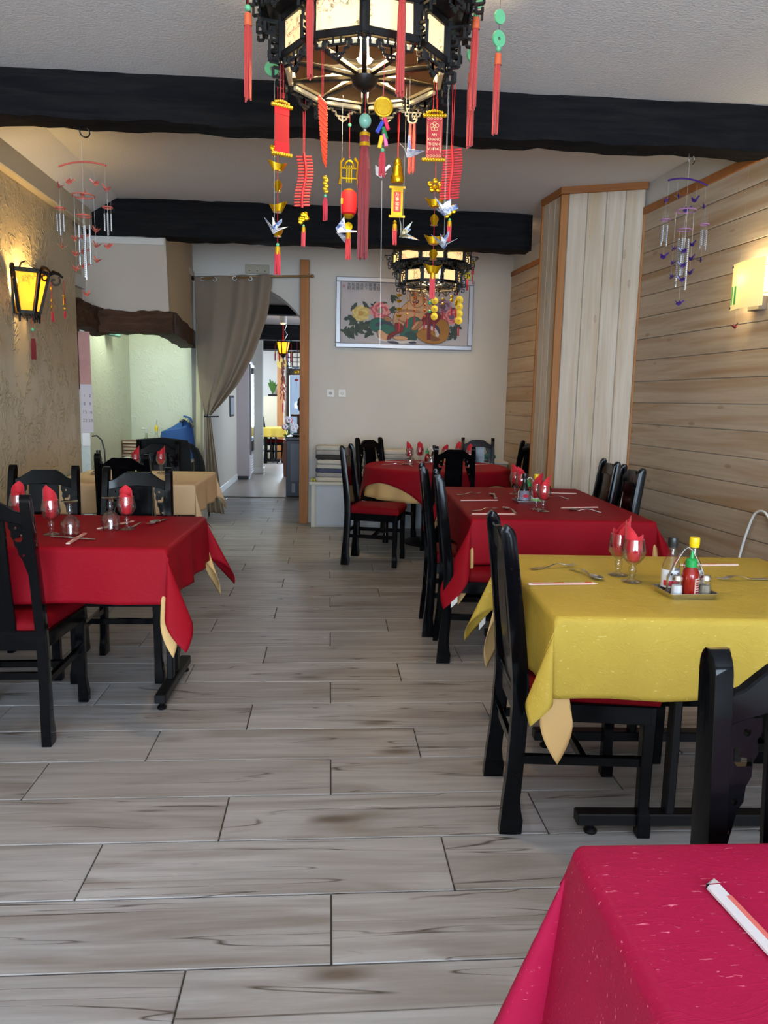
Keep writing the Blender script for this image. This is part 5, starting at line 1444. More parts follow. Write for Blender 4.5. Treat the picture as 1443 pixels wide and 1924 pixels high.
def chili_bottle(label, x, y, z):
    t = thing('chili_sauce_bottle', label, 'bottle', (x, y, z), 0, CG)
    MB().lathe([(.001, 0), (.025, 0), (.027, .004), (.027, .066), (.024, .080), (.015, .092), (.015, .098)], 20).build('body', M_chili, t, smooth=60)
    lb_ = label_band(t, .0272, .008, .060, M_cb, .1, 1.3)
    for i in range(6): label_band(lb_, .0274, .012 + .008 * i, .0165 + .008 * i, M_chili, .25, .8 + .1 * (i % 3), 'label_print', 5)
    MB().lathe([(.018, .094), (.018, .116), (.015, .119), (.008, .122), (.0035, .146), (.001, .147)], 18).build('green_nozzle', M_green, t, smooth=40)
def shaker(label, x, y, z, fill):
    t = thing('shaker', label, 'shaker', (x, y, z), 0, CG)
    MB().lathe([(.001, 0), (.019, 0), (.021, .003), (.017, .05), (.015, .054)], 10).build('glass_body', M_glass, t, smooth=20)
    MB().lathe([(.001, .003), (.0175, .004), (.0158, .036), (.001, .038)], 10).build('filling', fill, t)
    MB().lathe([(.0165, .052), (.0165, .062), (.013, .068), (.001, .069)], 16).build('steel_lid', M_steel, t, smooth=40)
M_salt = plain('salt', srgb(232, 232, 236), .8, vary=.3, scale=200); M_pepper = plain('pepper', srgb(150, 140, 122), .9, vary=.8, scale=300)
def tray(label, x, y, rz, w=.15, d=.125, z=S0):
    t = thing('condiment_tray', label, 'tray', (x, y, z), rz, CG)
    m = MB()
    lev = [(.0, .86, 1), (.0, 1.0, 1), (.016, 1.06, 1), (.0165, 1.10, 1), (.0178, 1.10, 1), (.0172, 1.04, 1), (.002, .98, 1)]
    def rr(k, n=6):
        pts = []; W, D, r = w / 2 * k, d / 2 * k, .014
        for cx, cy, a0 in ((W - r, D - r, 0), (-W + r, D - r, pi / 2), (-W + r, -D + r, pi), (W - r, -D + r, 1.5 * pi)):
            for i in range(n): pts.append((cx + r * cos(a0 + pi / 2 * i / (n - 1)), cy + r * sin(a0 + pi / 2 * i / (n - 1))))
        return pts
    vs = []; N = 24
    for z_, k, _ in lev: vs += [(px, py, z_) for px, py in rr(k)]
    fs = [(i * N + j, i * N + (j + 1) % N, i * N + N + (j + 1) % N, i * N + N + j) for i in range(len(lev) - 1) for j in range(N)]
    fs += [tuple(range(N)), tuple(range(len(lev) * N - 1, (len(lev) - 1) * N - 1, -1))]
    m.add(vs, fs).build('tray', M_steel, t, smooth=40)
    h = MB(); P = [(-w * .40, 0, .01), (-w * .40, 0, .06), (-w * .28, 0, .10), (-w * .10, 0, .145), (0, 0, .156), (w * .10, 0, .145), (w * .28, 0, .10), (w * .40, 0, .06), (w * .40, 0, .01)]
    for i in range(len(P) - 1): h.bar(P[i], P[i + 1], .011, .0025, (0, 1, 0) if False else (1, 0, 0) if i in (0, 7) else (0, 1, 0))
    h2 = MB()
    for i in range(len(P) - 1):
        a, b = Vector(P[i]), Vector(P[i + 1]); h2.add([a + Vector((0, -.006, 0)), a + Vector((0, .006, 0)), b + Vector((0, .006, 0)), b + Vector((0, -.006, 0))], [(0, 1, 2, 3)])
    h2.build('handle', M_steel, t, smooth=60, thick=.0018)
    return t
# yellow table
glass(1.046, 2.452, 'in front on the yellow cloth'); glass(1.036, 2.552, 'just behind the front one on the yellow cloth')
lay(FORK, 'fork', 'steel fork lying at the aisle side of the yellow table', (.740, 2.628), (.928, 2.690), 'fork')
lay(SPOON, 'spoon', 'steel spoon lying at the aisle side of the yellow table', (.893, 2.635), (.935, 2.47), 'spoon')
chop('chopsticks in a red printed sleeve at the front of the yellow table', (.668, 2.400), (.93, 2.416))
chop('chopsticks in a paper sleeve on the far wall side of the yellow table', (1.575, 2.718), (1.33, 2.705))
lay(FORK, 'fork', 'steel fork on the wall side of the yellow table', (1.555, 2.487), (1.352, 2.478), 'fork')
ty = tray('steel condiment tray with a tall handle on the yellow table', 1.153, 2.285, radians(2)); TB = S0 + .0025
bottle('sauce bottle with a black cap in the yellow table tray', 1.118, 2.318, 'black', TB)
bottle('sauce bottle with a yellow cap in the yellow table tray', 1.192, 2.322, 'yellow', TB)
chili_bottle('red chili sauce bottle with a green nozzle on the yellow table', 1.157, 2.262, TB)
shaker('salt shaker in the yellow table tray', 1.110, 2.252, TB, M_salt); shaker('pepper shaker in the yellow table tray', 1.204, 2.255, TB, M_pepper)
# red bottle table
glass(1.243, 4.90, 'farthest on the red bottle table'); glass(1.240, 4.73, 'left of the bottles on the red table')
glass(1.190, 4.185, 'right behind the front one on the red bottle table'); glass(1.208, 4.105, 'in front of the yellow capped bottle')
tray('steel condiment tray on the red table, partly hidden by glasses', 1.225, 4.48, 0, .17, .13)
bottle('dark sauce bottle with a silver and pink label on the red table', 1.190, 4.46, 'soy', TB)
bottle('sauce bottle with a yellow cap and white label on the red table', 1.258, 4.445, 'maggi', TB)
chili_bottle('chili bottle with a green nozzle behind the others on the red table', 1.228, 4.52, TB)
chop('chopsticks sleeve by the farther aisle chair on the red table', (.81, 4.52), (1.06, 4.555)); chop('chopsticks sleeve by the nearer aisle chair on the red table', (.775, 3.968), (1.03, 3.985))
lay(FORK, 'fork', 'fork by the farther aisle chair on the red bottle table', (.84, 4.80), (1.02, 4.90), 'fork'); lay(FORK, 'fork', 'fork by the nearer aisle chair on the red bottle table', (.80, 4.07), (.97, 4.19), 'fork')
lay(SPOON, 'spoon', 'spoon by the farther aisle chair on the red bottle table', (1.062, 4.66), (1.074, 4.88), 'spoon'); lay(SPOON, 'spoon', 'spoon by the nearer aisle chair on the red bottle table', (1.03, 4.02), (1.01, 4.2), 'spoon')
chop('chopsticks sleeve on the column side of the red bottle table', (1.68, 4.945), (1.457, 4.972)); chop('chopsticks sleeve at the wall side front of the red bottle table', (1.59, 4.285), (1.34, 4.235))
lay(SPOON, 'spoon', 'spoon on the column side of the red bottle table', (1.537, 4.66), (1.38, 4.76), 'spoon'); lay(SPOON, 'spoon', 'spoon at the wall side front of the red bottle table', (1.54, 4.09), (1.36, 4.16), 'spoon')
# round table
for i, (x, y, w) in enumerate(((.781, 7.24, 'at the left on the round table'), (.905, 7.42, 'second from the left on the round table'), (1.115, 7.15, 'left of the chair back on the round table'), (1.335, 7.05, 'right of the chair back on the round table'), (1.29, 7.42, 'in front of the far chair of the round table'))): glass(x, y, w)
glass_down(.770, 7.05, 'beside the left napkin glass on the round table')
glass_down(1.30, 6.86, 'near the right of the chair back on the round table')
tray('steel condiment tray on the round table', .995, 7.30, 0)
bottle('black capped sauce bottle on the round table', 1.03, 7.31, 'soy', TB); chili_bottle('green nozzled chili bottle on the round table', .965, 7.31, TB); shaker('salt shaker on the round table', .995, 7.262, TB, M_salt)
chop('chopsticks sleeve at the far left of the round table', (.56, 7.42), (.76, 7.36)); chop('chopsticks sleeve at the right of the round table', (1.42, 7.20), (1.60, 7.32)); chop('chopsticks sleeve pointing from the chair back on the round table', (1.275, 6.80), (1.27, 6.58))
lay(FORK, 'fork', 'fork at the left of the round table', (.50, 7.02), (.70, 7.06), 'fork'); lay(SPOON, 'spoon', 'spoon at the left of the round table', (.78, 6.92), (.70, 7.09), 'spoon')
fan = thing('folded_napkin', 'yellow paper napkin folded to a point behind the chair back', 'napkin', (1.19, 7.5, S0), 0)
MB().add([(-.06, 0, 0), (.06, 0, 0), (.08, .02, .10), (.055, .02, .135), (-.05, .02, .11), (-.065, .01, .09)], [(0, 1, 2, 3, 4, 5)]).build('fold', plain('yellow_napkin', srgb(226, 164, 40), .7), fan, thick=.004)
# left red table
glass(-1.185, 3.27, 'beside the upturned one on the left red table'); glass(-1.383, 3.43, 'farthest left on the left red table'); glass(-.905, 3.41, 'on the aisle side of the left red table')
glass_down(-1.098, 3.245, 'in the middle of the left red table'); glass_down(-.968, 3.38, 'next to the aisle side glass on the left red table')
chop('chopsticks in a pink sleeve at the front of the left red table', (-1.043, 3.045), (-1.05, 3.27))
lay(KNIFE, 'knife', 'steel knife by the middle upturned glass on the left red table', (-1.165, 3.205), (-1.05, 3.172), 'knife'); lay(FORK, 'fork', 'steel fork at the left edge of the left red table', (-1.325, 3.36), (-1.28, 3.17), 'fork')
lay(KNIFE, 'knife', 'steel knife behind the upturned glass by the aisle', (-.995, 3.44), (-.93, 3.62), 'knife'); chop('chopsticks sleeve behind the upturned glass by the aisle', (-1.03, 3.40), (-.94, 3.60))
lay(SPOON, 'spoon', 'steel spoon on the aisle side of the left red table', (-.90, 3.45), (-.80, 3.62), 'spoon'); lay(FORK, 'fork', 'steel fork on the aisle side of the left red table', (-.79, 3.70), (-.83, 3.52), 'fork')
# cream table
tray('steel condiment tray at the wall end of the cream table', -1.75, 5.86, 0, .10, .10)
bottle('brown sauce bottle in the tray on the cream table', -1.755, 5.87, 'soy', TB)
glass(-1.50, 5.95, 'behind the rear facing chair on the cream table'); glass(-1.32, 6.02, 'right of the other one on the cream table')
mc = thing('menu_card', 'white menu card standing on the cream table', 'card', (-1.58, 5.78, S0), .3)
MB().add([(-.03, 0, 0), (.03, 0, 0), (.03, .02, .10), (-.03, .02, .10), (-.03, .04, 0), (.03, .04, 0)], [(0, 1, 2, 3), (3, 2, 5, 4)]).build('folded_card', M_lab_w, mc, thick=.001)
# near table
t = thing('chopsticks', 'large white and red chopsticks sleeve on the near crimson cloth', 'chopsticks', (.487, .83, S0), radians(-174.5), 'chopsticks in paper sleeves')
put('paper_sleeve', MB().box(-.0095, .0095, 0, .26, .0005, .008).add([(-.0095, .0, .008), (.0095, 0, .008), (.018, .012, .010), (-.0095, -.012, .006)], [(0, 1, 2, 3)]).mesh('paper_sleeve', plain('white_paper_sleeve', srgb(222, 214, 216), .5), bevel=.002), t)
put('red_print', MB().box(-.0085, -.002, .025, .25, .0075, .0085).mesh('red_print', plain('coral_print', srgb(220, 110, 100), .6)), t)
# ------------------------------------------------------------------ wall picture
pic = thing('framed_picture', 'large silver framed picture of a laughing seated figure with flowers', 'picture', (0.797, 8.245, 2.275), 0)
PW, PH = 1.475, 0.735
M_silver = plain('brushed_silver', srgb(170, 170, 174), .42, .8)
for x0, x1, z0, z1 in ((-PW / 2, PW / 2, PH / 2 - .05, PH / 2), (-PW / 2, PW / 2, -PH / 2, -PH / 2 + .05), (-PW / 2, -PW / 2 + .05, -PH / 2 + .05, PH / 2 - .05), (PW / 2 - .05, PW / 2, -PH / 2 + .05, PH / 2 - .05)):
    MB().box(x0, x1, -.035, 0, z0, z1).build('frame_bar', M_silver, pic, bevel=.006)
MB().box(-PW / 2 + .04, PW / 2 - .04, -.014, -.002, -PH / 2 + .04, PH / 2 - .04).build('backing', plain('lilac_grey_canvas', srgb(186, 182, 186), .7), pic)
# the print is flat; shapes in picture units taken in a 1443 x 773 frame
def PX(x, y): return ((x - 730) / 1333 * PW, -(y - 395) / 692 * PH * .99)
_layer = [0]
def shape(pts, col, name='print', smooth_n=0):
    _layer[0] += 1; d = -.0145 - .00006 * _layer[0]
    q = [PX(*p) for p in pts]
    if smooth_n:
        out = []
        k = len(q)
        for i in range(k):
            p0, p1, p2, p3 = q[i - 1], q[i], q[(i + 1) % k], q[(i + 2) % k]
            for j in range(smooth_n):
                t_ = j / smooth_n
                out.append(tuple(.5 * (2 * p1[c] + (p2[c] - p0[c]) * t_ + (2 * p0[c] - 5 * p1[c] + 4 * p2[c] - p3[c]) * t_ ** 2 + (3 * p1[c] - p0[c] - 3 * p2[c] + p3[c]) * t_ ** 3) for c in (0, 1)))
        q = out
    MB().prism(q, d, d + .0001, lambda u, v, t_: (u, t_, v)).build(name, col, pic, smooth=0)
def pc(n, r, g, b, vary=.35, scale=30): return plain('print_' + n, srgb(r, g, b), .6, vary=vary, scale=scale)
P_leaf, P_leaf2 = pc('leaf', 58, 78, 58), pc('dark_leaf', 44, 60, 54); P_skin = pc('skin', 202, 158, 118, .2, 14); P_skin2 = pc('skin_shadow', 166, 116, 80); P_teal = pc('teal', 34, 104, 92); P_teal2 = pc('dark_teal', 20, 74, 72); P_sack = pc('sack', 168, 116, 40, .5, 10); P_sack2 = pc('sack_shadow', 128, 76, 34); P_maroon = pc('maroon', 118, 28, 36); P_white = pc('white', 214, 206, 204); P_navy = pc('navy', 56, 58, 84); P_line = pc('ink', 40, 36, 38)
P_yel, P_yel2 = pc('yellow_peony', 226, 206, 130), pc('yellow_core', 190, 150, 70); P_pk, P_pk2 = pc('pink_peony', 196, 84, 98), pc('pale_pink', 226, 150, 150); P_pu, P_pu2 = pc('purple_peony', 110, 80, 112), pc('pale_purple', 160, 130, 156)
def leafc(cx, cy, s, n=3, seed=0, col=None):
    r = random.Random(seed)
    for i in range(n):
        a = r.uniform(0, 6.28); c, sn = cos(a), sin(a); L = s * r.uniform(.8, 1.2)
        ox, oy = cx + r.uniform(-.5, .5) * s, cy + r.uniform(-.5, .5) * s
        pts = [(-1, 0), (-.5, .35), (-.35, .22), (0, .42), (.2, .25), (.55, .3), (1, 0), (.55, -.3), (.2, -.25), (0, -.42), (-.35, -.22), (-.5, -.35)]
        shape([(ox + L * (x * c - y * sn), oy + L * (x * sn + y * c)) for x, y in pts], col or (P_leaf if i % 2 else P_leaf2), 'leaf_print')
for i, (x, y, s, n) in enumerate(((240, 350, 50, 3), (340, 325, 42, 3), (220, 470, 55, 4), (200, 590, 60, 5), (270, 560, 60, 5), (340, 520, 60, 4), (390, 590, 50, 3), (150, 575, 40, 2), (620, 240, 40, 3), (520, 300, 30, 2), (425, 330, 40, 3), (1030, 300, 45, 3), (1200, 350, 45, 3), (1220, 560, 60, 5), (1250, 480, 45, 3), (610, 370, 50, 3), (1190, 620, 35, 3))): leafc(x, y, s, n, i)
def peony(cx, cy, r, c1, c2, core):
    rr_ = random.Random(int(cx))
    for k, (n, rad, sz, col) in enumerate(((9, .72, .42, c1), (8, .52, .38, c2), (7, .32, .32, c1), (5, .15, .24, core))):
        for i in range(n):
            a = 2 * pi * i / n + k * .4 + rr_.uniform(-.1, .1); x, y = cx + r * rad * cos(a), cy + r * rad * .92 * sin(a); s = r * sz
            pts = [(x + s * (.9 + .18 * sin(3 * b + i)) * cos(b), y + s * .85 * (.9 + .18 * sin(4 * b)) * sin(b)) for b in [2 * pi * j / 9 for j in range(9)]]
            shape(pts, (c1 if i % 2 else c2) if k < 3 else core, 'petal_print')
peony(305, 400, 82, P_yel, pc('yellow_peony2', 206, 182, 104), P_yel2); peony(490, 370, 92, P_pk, P_pk2, pc('rose_core', 150, 130, 110)); peony(1100, 310, 80, P_pu, P_pu2, pc('plum_core', 80, 64, 74)); peony(1190, 410, 80, P_pk, P_pk2, P_pu)
def S(pts, col, n='print'):
    if col not in (P_white, P_navy):
        cx = sum(p[0] for p in pts) / len(pts); cy = sum(p[1] for p in pts) / len(pts)
        shape([(x + 5 * (x - cx) / (hypot(x - cx, y - cy) + 1e-6), y + 5 * (y - cy) / (hypot(x - cx, y - cy) + 1e-6)) for x, y in pts], P_edge, 'outline_print', 4)
    shape(pts, col, n, 4)
P_edge = pc('outline', 74, 50, 44)
S([(640, 380), (700, 340), (790, 330), (870, 330), (960, 420), (960, 520), (900, 600), (780, 620), (660, 560), (620, 470)], P_skin, 'belly_print')
S([(690, 350), (760, 270), (830, 235), (900, 235), (970, 270), (1015, 330), (1000, 400), (920, 380), (840, 350), (760, 350)], P_skin, 'shoulder_print')
S([(640, 390), (720, 350), (800, 358), (870, 372), (860, 384), (790, 372), (710, 372)], P_skin2, 'fold_print'); S([(650, 440), (740, 470), (830, 470), (840, 480), (740, 486)], P_skin2, 'fold_print')
S([(778, 225), (782, 175), (812, 148), (850, 142), (888, 158), (908, 205), (912, 260), (890, 305), (850, 325), (810, 312), (786, 275)], P_skin, 'head_print')
S([(905, 210), (922, 222), (920, 262), (908, 285), (902, 250)], P_skin2, 'ear_print')
for q in ([(786, 205), (800, 196), (814, 203), (800, 201)], [(842, 206), (860, 194), (880, 202), (860, 201)], [(786, 222), (800, 213), (812, 221), (800, 218)], [(846, 222), (862, 212), (880, 220), (862, 217)]): shape(q, P_line, 'brow_print')
S([(818, 222), (828, 214), (838, 224), (842, 242), (828, 250), (814, 242)], P_skin2, 'nose_print'); S([(806, 262), (830, 268), (860, 256), (852, 282), (830, 292), (812, 282)], pc('mouth', 120, 40, 40), 'mouth_print'); S([(812, 266), (830, 271), (854, 261), (846, 272), (828, 277)], P_white, 'teeth_print')
S([(395, 480), (450, 445), (540, 455), (610, 500), (640, 570), (610, 600), (520, 590), (440, 575), (395, 545)], P_teal, 'robe_print'); S([(450, 500), (520, 470), (600, 490), (612, 520), (530, 500), (470, 528)], P_navy, 'bead_print')
S([(690, 600), (740, 480), (790, 430), (850, 425), (890, 470), (860, 540), (840, 650), (740, 640)], P_teal, 'robe_print'); S([(740, 590), (800, 570), (850, 600), (840, 650), (760, 640)], P_teal2, 'robe_print')
S([(470, 575), (500, 560), (560, 600), (600, 610), (590, 650), (520, 655), (480, 630)], P_skin, 'foot_print'); S([(625, 625), (700, 615), (760, 630), (745, 652), (650, 650)], P_skin, 'foot_print')
S([(540, 425), (580, 430), (605, 465), (560, 470), (530, 450)], P_skin2, 'hand_print')
S([(440, 600), (480, 640), (600, 665), (800, 655), (850, 670), (700, 690), (560, 680), (470, 650)], P_white, 'hem_print'); S([(560, 670), (640, 668), (680, 690), (600, 690)], P_navy, 'hem_print'); S([(770, 672), (830, 665), (850, 682), (800, 690)], P_navy, 'hem_print')
S([(590, 590), (660, 560), (720, 540), (700, 580), (640, 605), (600, 640), (560, 650)], P_maroon, 'sash_print'); S([(640, 490), (700, 500), (720, 560), (660, 580), (640, 540)], P_maroon, 'sash_print')
S([(900, 440), (960, 370), (1050, 370), (1090, 420), (1060, 500), (960, 510), (900, 490)], P_maroon, 'sack_lining_print')
S([(850, 590), (900, 540), (980, 530), (1050, 470), (1090, 430), (1150, 470), (1168, 560), (1140, 640), (1060, 680), (960, 680), (880, 640)], P_sack, 'sack_print'); S([(960, 570), (1010, 610), (1080, 640), (1010, 650), (960, 620)], P_sack2, 'sack_print')
S([(905, 505), (960, 498), (1020, 510), (1040, 540), (1068, 580), (1062, 612), (1036, 605), (1030, 565), (990, 545), (960, 525), (915, 525)], P_white, 'sack_rim_print'); S([(960, 490), (1040, 495), (1075, 540), (1075, 590), (1045, 540), (1010, 512)], P_navy, 'sack_rim_print')
S([(810, 500), (850, 460), (900, 460), (900, 500), (860, 540), (820, 555), (795, 545)], P_skin2, 'hand_print'); S([(815, 505), (850, 470), (870, 470), (835, 520), (812, 545), (802, 535)], P_skin, 'finger_print')
for i, ch in enumerate('生和顔喜天能寛大'): text(pic, ch, *[c for c in (PX(188 + 41 * i, 122)[0], -.0215, PX(0, 122)[1])], .040, P_line, 'inscription')
for i, ch in enumerate('財氣開笑下容懐肚'): text(pic, ch, *[c for c in (PX(188 + 41 * i, 157)[0], -.0215, PX(0, 157)[1])], .040, P_line, 'inscription')
text(pic, '福', PX(137, 140)[0], -.0215, PX(137, 140)[1], .034, pc('seal_red', 190, 90, 90), 'red_seal')
# sockets
def socket(label, x, z, kind):
    t = thing('wall_socket', label, 'socket', (x, 8.25, z), 0)
    MB().box(-.041, .041, -.010, 0, -.041, .041).build('plate', M_white_p, t, bevel=.003)
    m = MB().lathe([(.022, -.001), (.022, .004), (.019, .004), (.019, -.001)], 20, Matrix.Translation((0, -.010, 0)) @ Matrix.Rotation(pi / 2, 4, 'X'), cap=False)
    m.build('ring', M_white_p, t)
    MB().lathe([(.001, 0), (.019, 0), (.019, .001), (.001, .001)], 18, Matrix.Translation((0, -.010, 0)) @ Matrix.Rotation(pi / 2, 4, 'X')).build('insert', plain('socket_shade_%s' % kind, srgb(180, 180, 178) if kind == 'a' else srgb(204, 200, 192), .5), t)
    if kind == 'a':
        m = MB()
        for dx, dz in ((-.008, -.003), (.008, -.003), (0, .009)): m.ball((dx, -.011, dz), .003, 8, 6)
        m.build('pins', M_iron, t)
    else: MB().box(-.004, .004, -.0155, -.010, -.007, .007).build('toggle', M_white_p, t, bevel=.001)
socket('white power socket on the far wall, left of its twin', 0.012, 1.42, 'a'); socket('white round switch on the far wall, right of its twin', 0.138, 1.422, 'b')

# ------------------------------------------------------------------ bench with stacked pads
bn = thing('storage_bench', 'low white storage bench along the far wall under the stacked pads', 'bench', (0.6, 8.05, 0), radians(-2.5))
MB().box(-.78, .62, -.14, .14, .0, .455).build('body', plain('bench_white', srgb(200, 198, 190), .5), bn, bevel=.004)
MB().box(-.80, .64, -.165, .15, .455, .487).build('top', plain('bench_top', srgb(206, 202, 188), .5), bn, bevel=.005)
for x0, x1 in ((-.72, .60),): MB().box(x0, x1, -.150, -.139, .02, .44).build('door_panel', plain('pale_blue_panel', srgb(186, 192, 202), .5), bn, bevel=.003)
MB().box(-.776, -.735, -.152, -.139, 0, .455).build('stile', plain('stile_white', srgb(206, 204, 190), .5), bn, bevel=.003)
cb = thing('side_ledge', 'white side cabinet ledge in the far corner by the boarded wall', 'ledge', (1.62, 8.08, 0), 0)
MB().box(-.32, .30, -.12, .16, 0, .70).build('body', plain('ledge_body', srgb(196, 188, 176), .6), cb, bevel=.004); MB().box(-.33, .31, -.14, .16, .70, .725).build('top', M_white_p, cb, bevel=.004)
PADC = 'quilted seat pads stacked on the bench'
def pad_mesh(name, mat, w, d, h):
    def f(k):
        pts = []
        for a in [2 * pi * i / 32 for i in range(32)]:
            c, s_ = cos(a), sin(a); e = .35
            pts.append((w / 2 * k * math.copysign(abs(c) ** e, c), d / 2 * k * math.copysign(abs(s_) ** e, s_)))
        return pts
    lev = [(0, .90), (h * .10, .97), (h * .42, 1.0), (h * .5, .985), (h * .58, 1.0), (h * .9, .97), (h, .88), (h * 1.03, .5)]
    vs = []; N = 32; r = random.Random(3)
    for z, k in lev: vs += [(x, y, z + .004 * sin(9 * x / w * 6) * sin(7 * y)) for x, y in f(k)]
    fs = [(i * N + j, i * N + (j + 1) % N, i * N + N + (j + 1) % N, i * N + N + j) for i in range(len(lev) - 1) for j in range(N)]
    fs += [tuple(range(N)), tuple(range((len(lev)) * N - 1, (len(lev) - 1) * N - 1, -1))]
    return MB().add(vs, fs).mesh(name, mat, smooth=60)
cw, cg, cn, cbk = srgb(206, 200, 186), srgb(150, 148, 146), srgb(70, 76, 106), srgb(40, 36, 36)
pads = [pad_mesh('seat_pad', plain('pad_white', cw, .85, vary=.25, scale=24, bump=.35), .40, .26, .047), pad_mesh('seat_pad', plain('pad_grey', srgb(176, 172, 168), .85, vary=.5, scale=20, bump=.35), .40, .26, .047), pad_mesh('seat_pad', plain('pad_navy', cn, .85, bump=.3), .39, .26, .040), pad_mesh('seat_pad', plain('pad_black', srgb(64, 58, 56), .85, vary=.7, scale=16, bump=.35), .40, .26, .05)]
order = [(0, 'lowest white pad of the tall left stack'), (1, 'grey striped pad, second from the bottom of the tall left stack'), (2, 'navy pad in the lower half of the tall left stack'), (0, 'white pad just above the navy one in the tall left stack'), (0, 'second white pad above the navy one in the tall left stack'), (3, 'black striped pad near the top of the tall left stack'), (1, 'bluish grey pad under the top one of the tall left stack'), (0, 'topmost cream pad of the tall left stack')]
z = .4885
for k, lb in order:
    o = put('seat_pad', pads[k], None, (.06 + rnd.uniform(-.012, .012), 8.065 + rnd.uniform(-.006, .006), z), (0, 0, rnd.uniform(-.05, .0))); tag(o, lb, 'cushion', PADC); z += (.047, .047, .040, .05)[k] * 1.02
z = .4885; rows = [(0, 'bottom pad of the right stack behind the round table'), (1, 'second pad of the right stack behind the round table'), (0, 'third pad of the right stack behind the round table'), (1, 'fourth pad of the right stack behind the round table'), (0, 'fifth pad of the right stack behind the round table'), (1, 'sixth pad of the right stack behind the round table'), (0, 'top pad of the right stack behind the round table')]
for k, lb in rows:
    o = put('seat_pad', pads[k], None, (.62, 8.05, z), (0, 0, -.04)); o.scale = (1.35, .95, 1.05); tag(o, lb, 'cushion', PADC); z += .050
z = .4885
for k, lb in ((3, 'dark pad at the bottom of the middle stack half hidden by a chair'), (0, 'white pad of the middle stack half hidden by a chair'), (3, 'dark pad in the middle of the half hidden stack'), (1, 'grey pad of the half hidden middle stack'), (0, 'top pad of the half hidden middle stack')):
    o = put('seat_pad', pads[k], None, (.335, 8.08, z), (0, 0, 0)); o.scale = (.42, .9, 1.2); tag(o, lb, 'cushion', PADC); z += .058
tc = thing('crumpled_cloth', 'small crumpled yellow cloth on the left end of the bench', 'cloth', (-.165, 7.99, .4885), 0)
_n = random.Random(5)
MB().grid(lambda u, v: (.05 * (u - .5), .06 * (v - .5), .012 + .016 * sin(9 * u + 3) * sin(8 * v + 1) + .014 * (1 - abs(2 * u - 1))), 8, 8).build('cloth', plain('lemon_cloth', srgb(206, 200, 90), .8), tc, thick=.003)
pb = thing('plastic_bag', 'crumpled teal plastic bag on the corner ledge', 'bag', (1.74, 8.02, .726), 0)
MB().grid(lambda u, v: ((.07 + .012 * sin(7 * u * 6.28) * v) * sin(pi * min(.98, v + .02)) * cos(2 * pi * u), (.05 + .01 * sin(5 * u * 6.28)) * sin(pi * min(.98, v + .02)) * sin(2 * pi * u), .10 * v + .006 * sin(11 * u * 6.28) * v), 26, 8).build('bag', plain('teal_plastic', srgb(36, 130, 130), .35), pb, smooth=30)
pp = thing('menu_folder', 'dark red folders lying flat on the corner ledge beside the round table', 'folder', (1.62, 8.0, .726), .1)
MB().box(-.12, .12, -.06, .06, 0, .012).build('cover', plain('dark_red_folder', srgb(96, 30, 34), .6), pp, bevel=.002); MB().box(-.118, .118, -.063, .055, .013, .02).build('pages', M_lab_w, pp, bevel=.002)
rb = thing('handbag', 'shiny red bag on the corner ledge seen under the far chair back', 'bag', (1.49, 8.04, .726), .2)
MB().lathe([(.001, 0), (.055, 0), (.06, .02), (.056, .07), (.03, .11), (.012, .125)], 16).build('bag_body', plain('shiny_red', srgb(190, 14, 26), .2), rb, smooth=60)
MB().tube([(-.02, 0, .12), (-.015, 0, .15), (.015, 0, .15), (.02, 0, .12)], .004, 6).build('handle', M_redp, rb)

# ------------------------------------------------------------------ curtain on its rod
rod = thing('curtain_rod', 'thin brass coloured curtain rod over the arch, held by the wooden post', 'rod', (0, 8.13, 0), 0)
M_brass = plain('brass_rod', srgb(140, 106, 66), .4, .5)
MB().tube([(-1.42, 0, 2.568), (-.205, 0, 2.622)], .011, 10).build('rod', M_brass, rod)
MB().box(-1.45, -1.425, .0, .12, 2.55, 2.60).build('bracket', M_iron, rod, bevel=.003); MB().lathe([(.013, 0), (.018, .01), (.015, .028), (.004, .034)], 12, Matrix.Translation((-.205, 0, 2.622)) @ Matrix.Rotation(pi / 2 , 4, 'Y')).build('finial', M_brass, rod); MB().ball((-1.425, 0, 2.567), .02, 10, 8).build('finial', M_iron, rod)
cu = thing('curtain', 'taupe eyelet curtain tied back at the left side of the arch', 'curtain', (0, 8.11, 0), 0)
def cl2(P, t_):
    for i in range(len(P) - 1):
        if t_ <= P[i + 1][0]:
            k = (t_ - P[i][0]) / (P[i + 1][0] - P[i][0]); k2 = k
            return tuple(P[i][c] + (P[i + 1][c] - P[i][c]) * k2 for c in (1, 2))
    return P[-1][1:]
def sm(P, t_):
    e = .03; a, b = cl2(P, max(0, t_ - e)), cl2(P, min(1, t_ + e)); return ((a[0] + b[0]) / 2, (a[1] + b[1]) / 2)
LE = [(0, -1.395, 2.595), (.3, -1.392, 2.20), (.6, -1.380, 1.75), (.85, -1.358, 1.35), (1, -1.305, 1.148)]
RE = [(0, -.600, 2.655), (.2, -.648, 2.22), (.45, -.795, 1.80), (.65, -.955, 1.50), (.82, -1.125, 1.29), (1, -1.260, 1.148)]
def drape(u, v):
    l, r_ = sm(LE, v), sm(RE, v)
    k = u ** (1 - .25 * v)
    x = l[0] + (r_[0] - l[0]) * k; z = l[1] + (r_[1] - l[1]) * k - .10 * sin(pi * u) * v * (1 - v) * 2
    amp = .034 * (.22 + .78 * u ** 1.3) * (1 - .2 * v)
    f = amp * sin(2 * pi * (3.2 * u ** 1.2 + .35 * v * u)) + .012 * u * sin(2 * pi * (6.5 * u + .8 * v)) * v + .006 * sin(17 * u + 5 * v)
    bulge = -.05 * sin(pi * u) * sin(pi * v)
    return (x, f + bulge - .02 * v, z)
m = MB(); m.grid(drape, 110, 60); m.build('upper_drape', M_taupe, cu, smooth=180, thick=.0025)
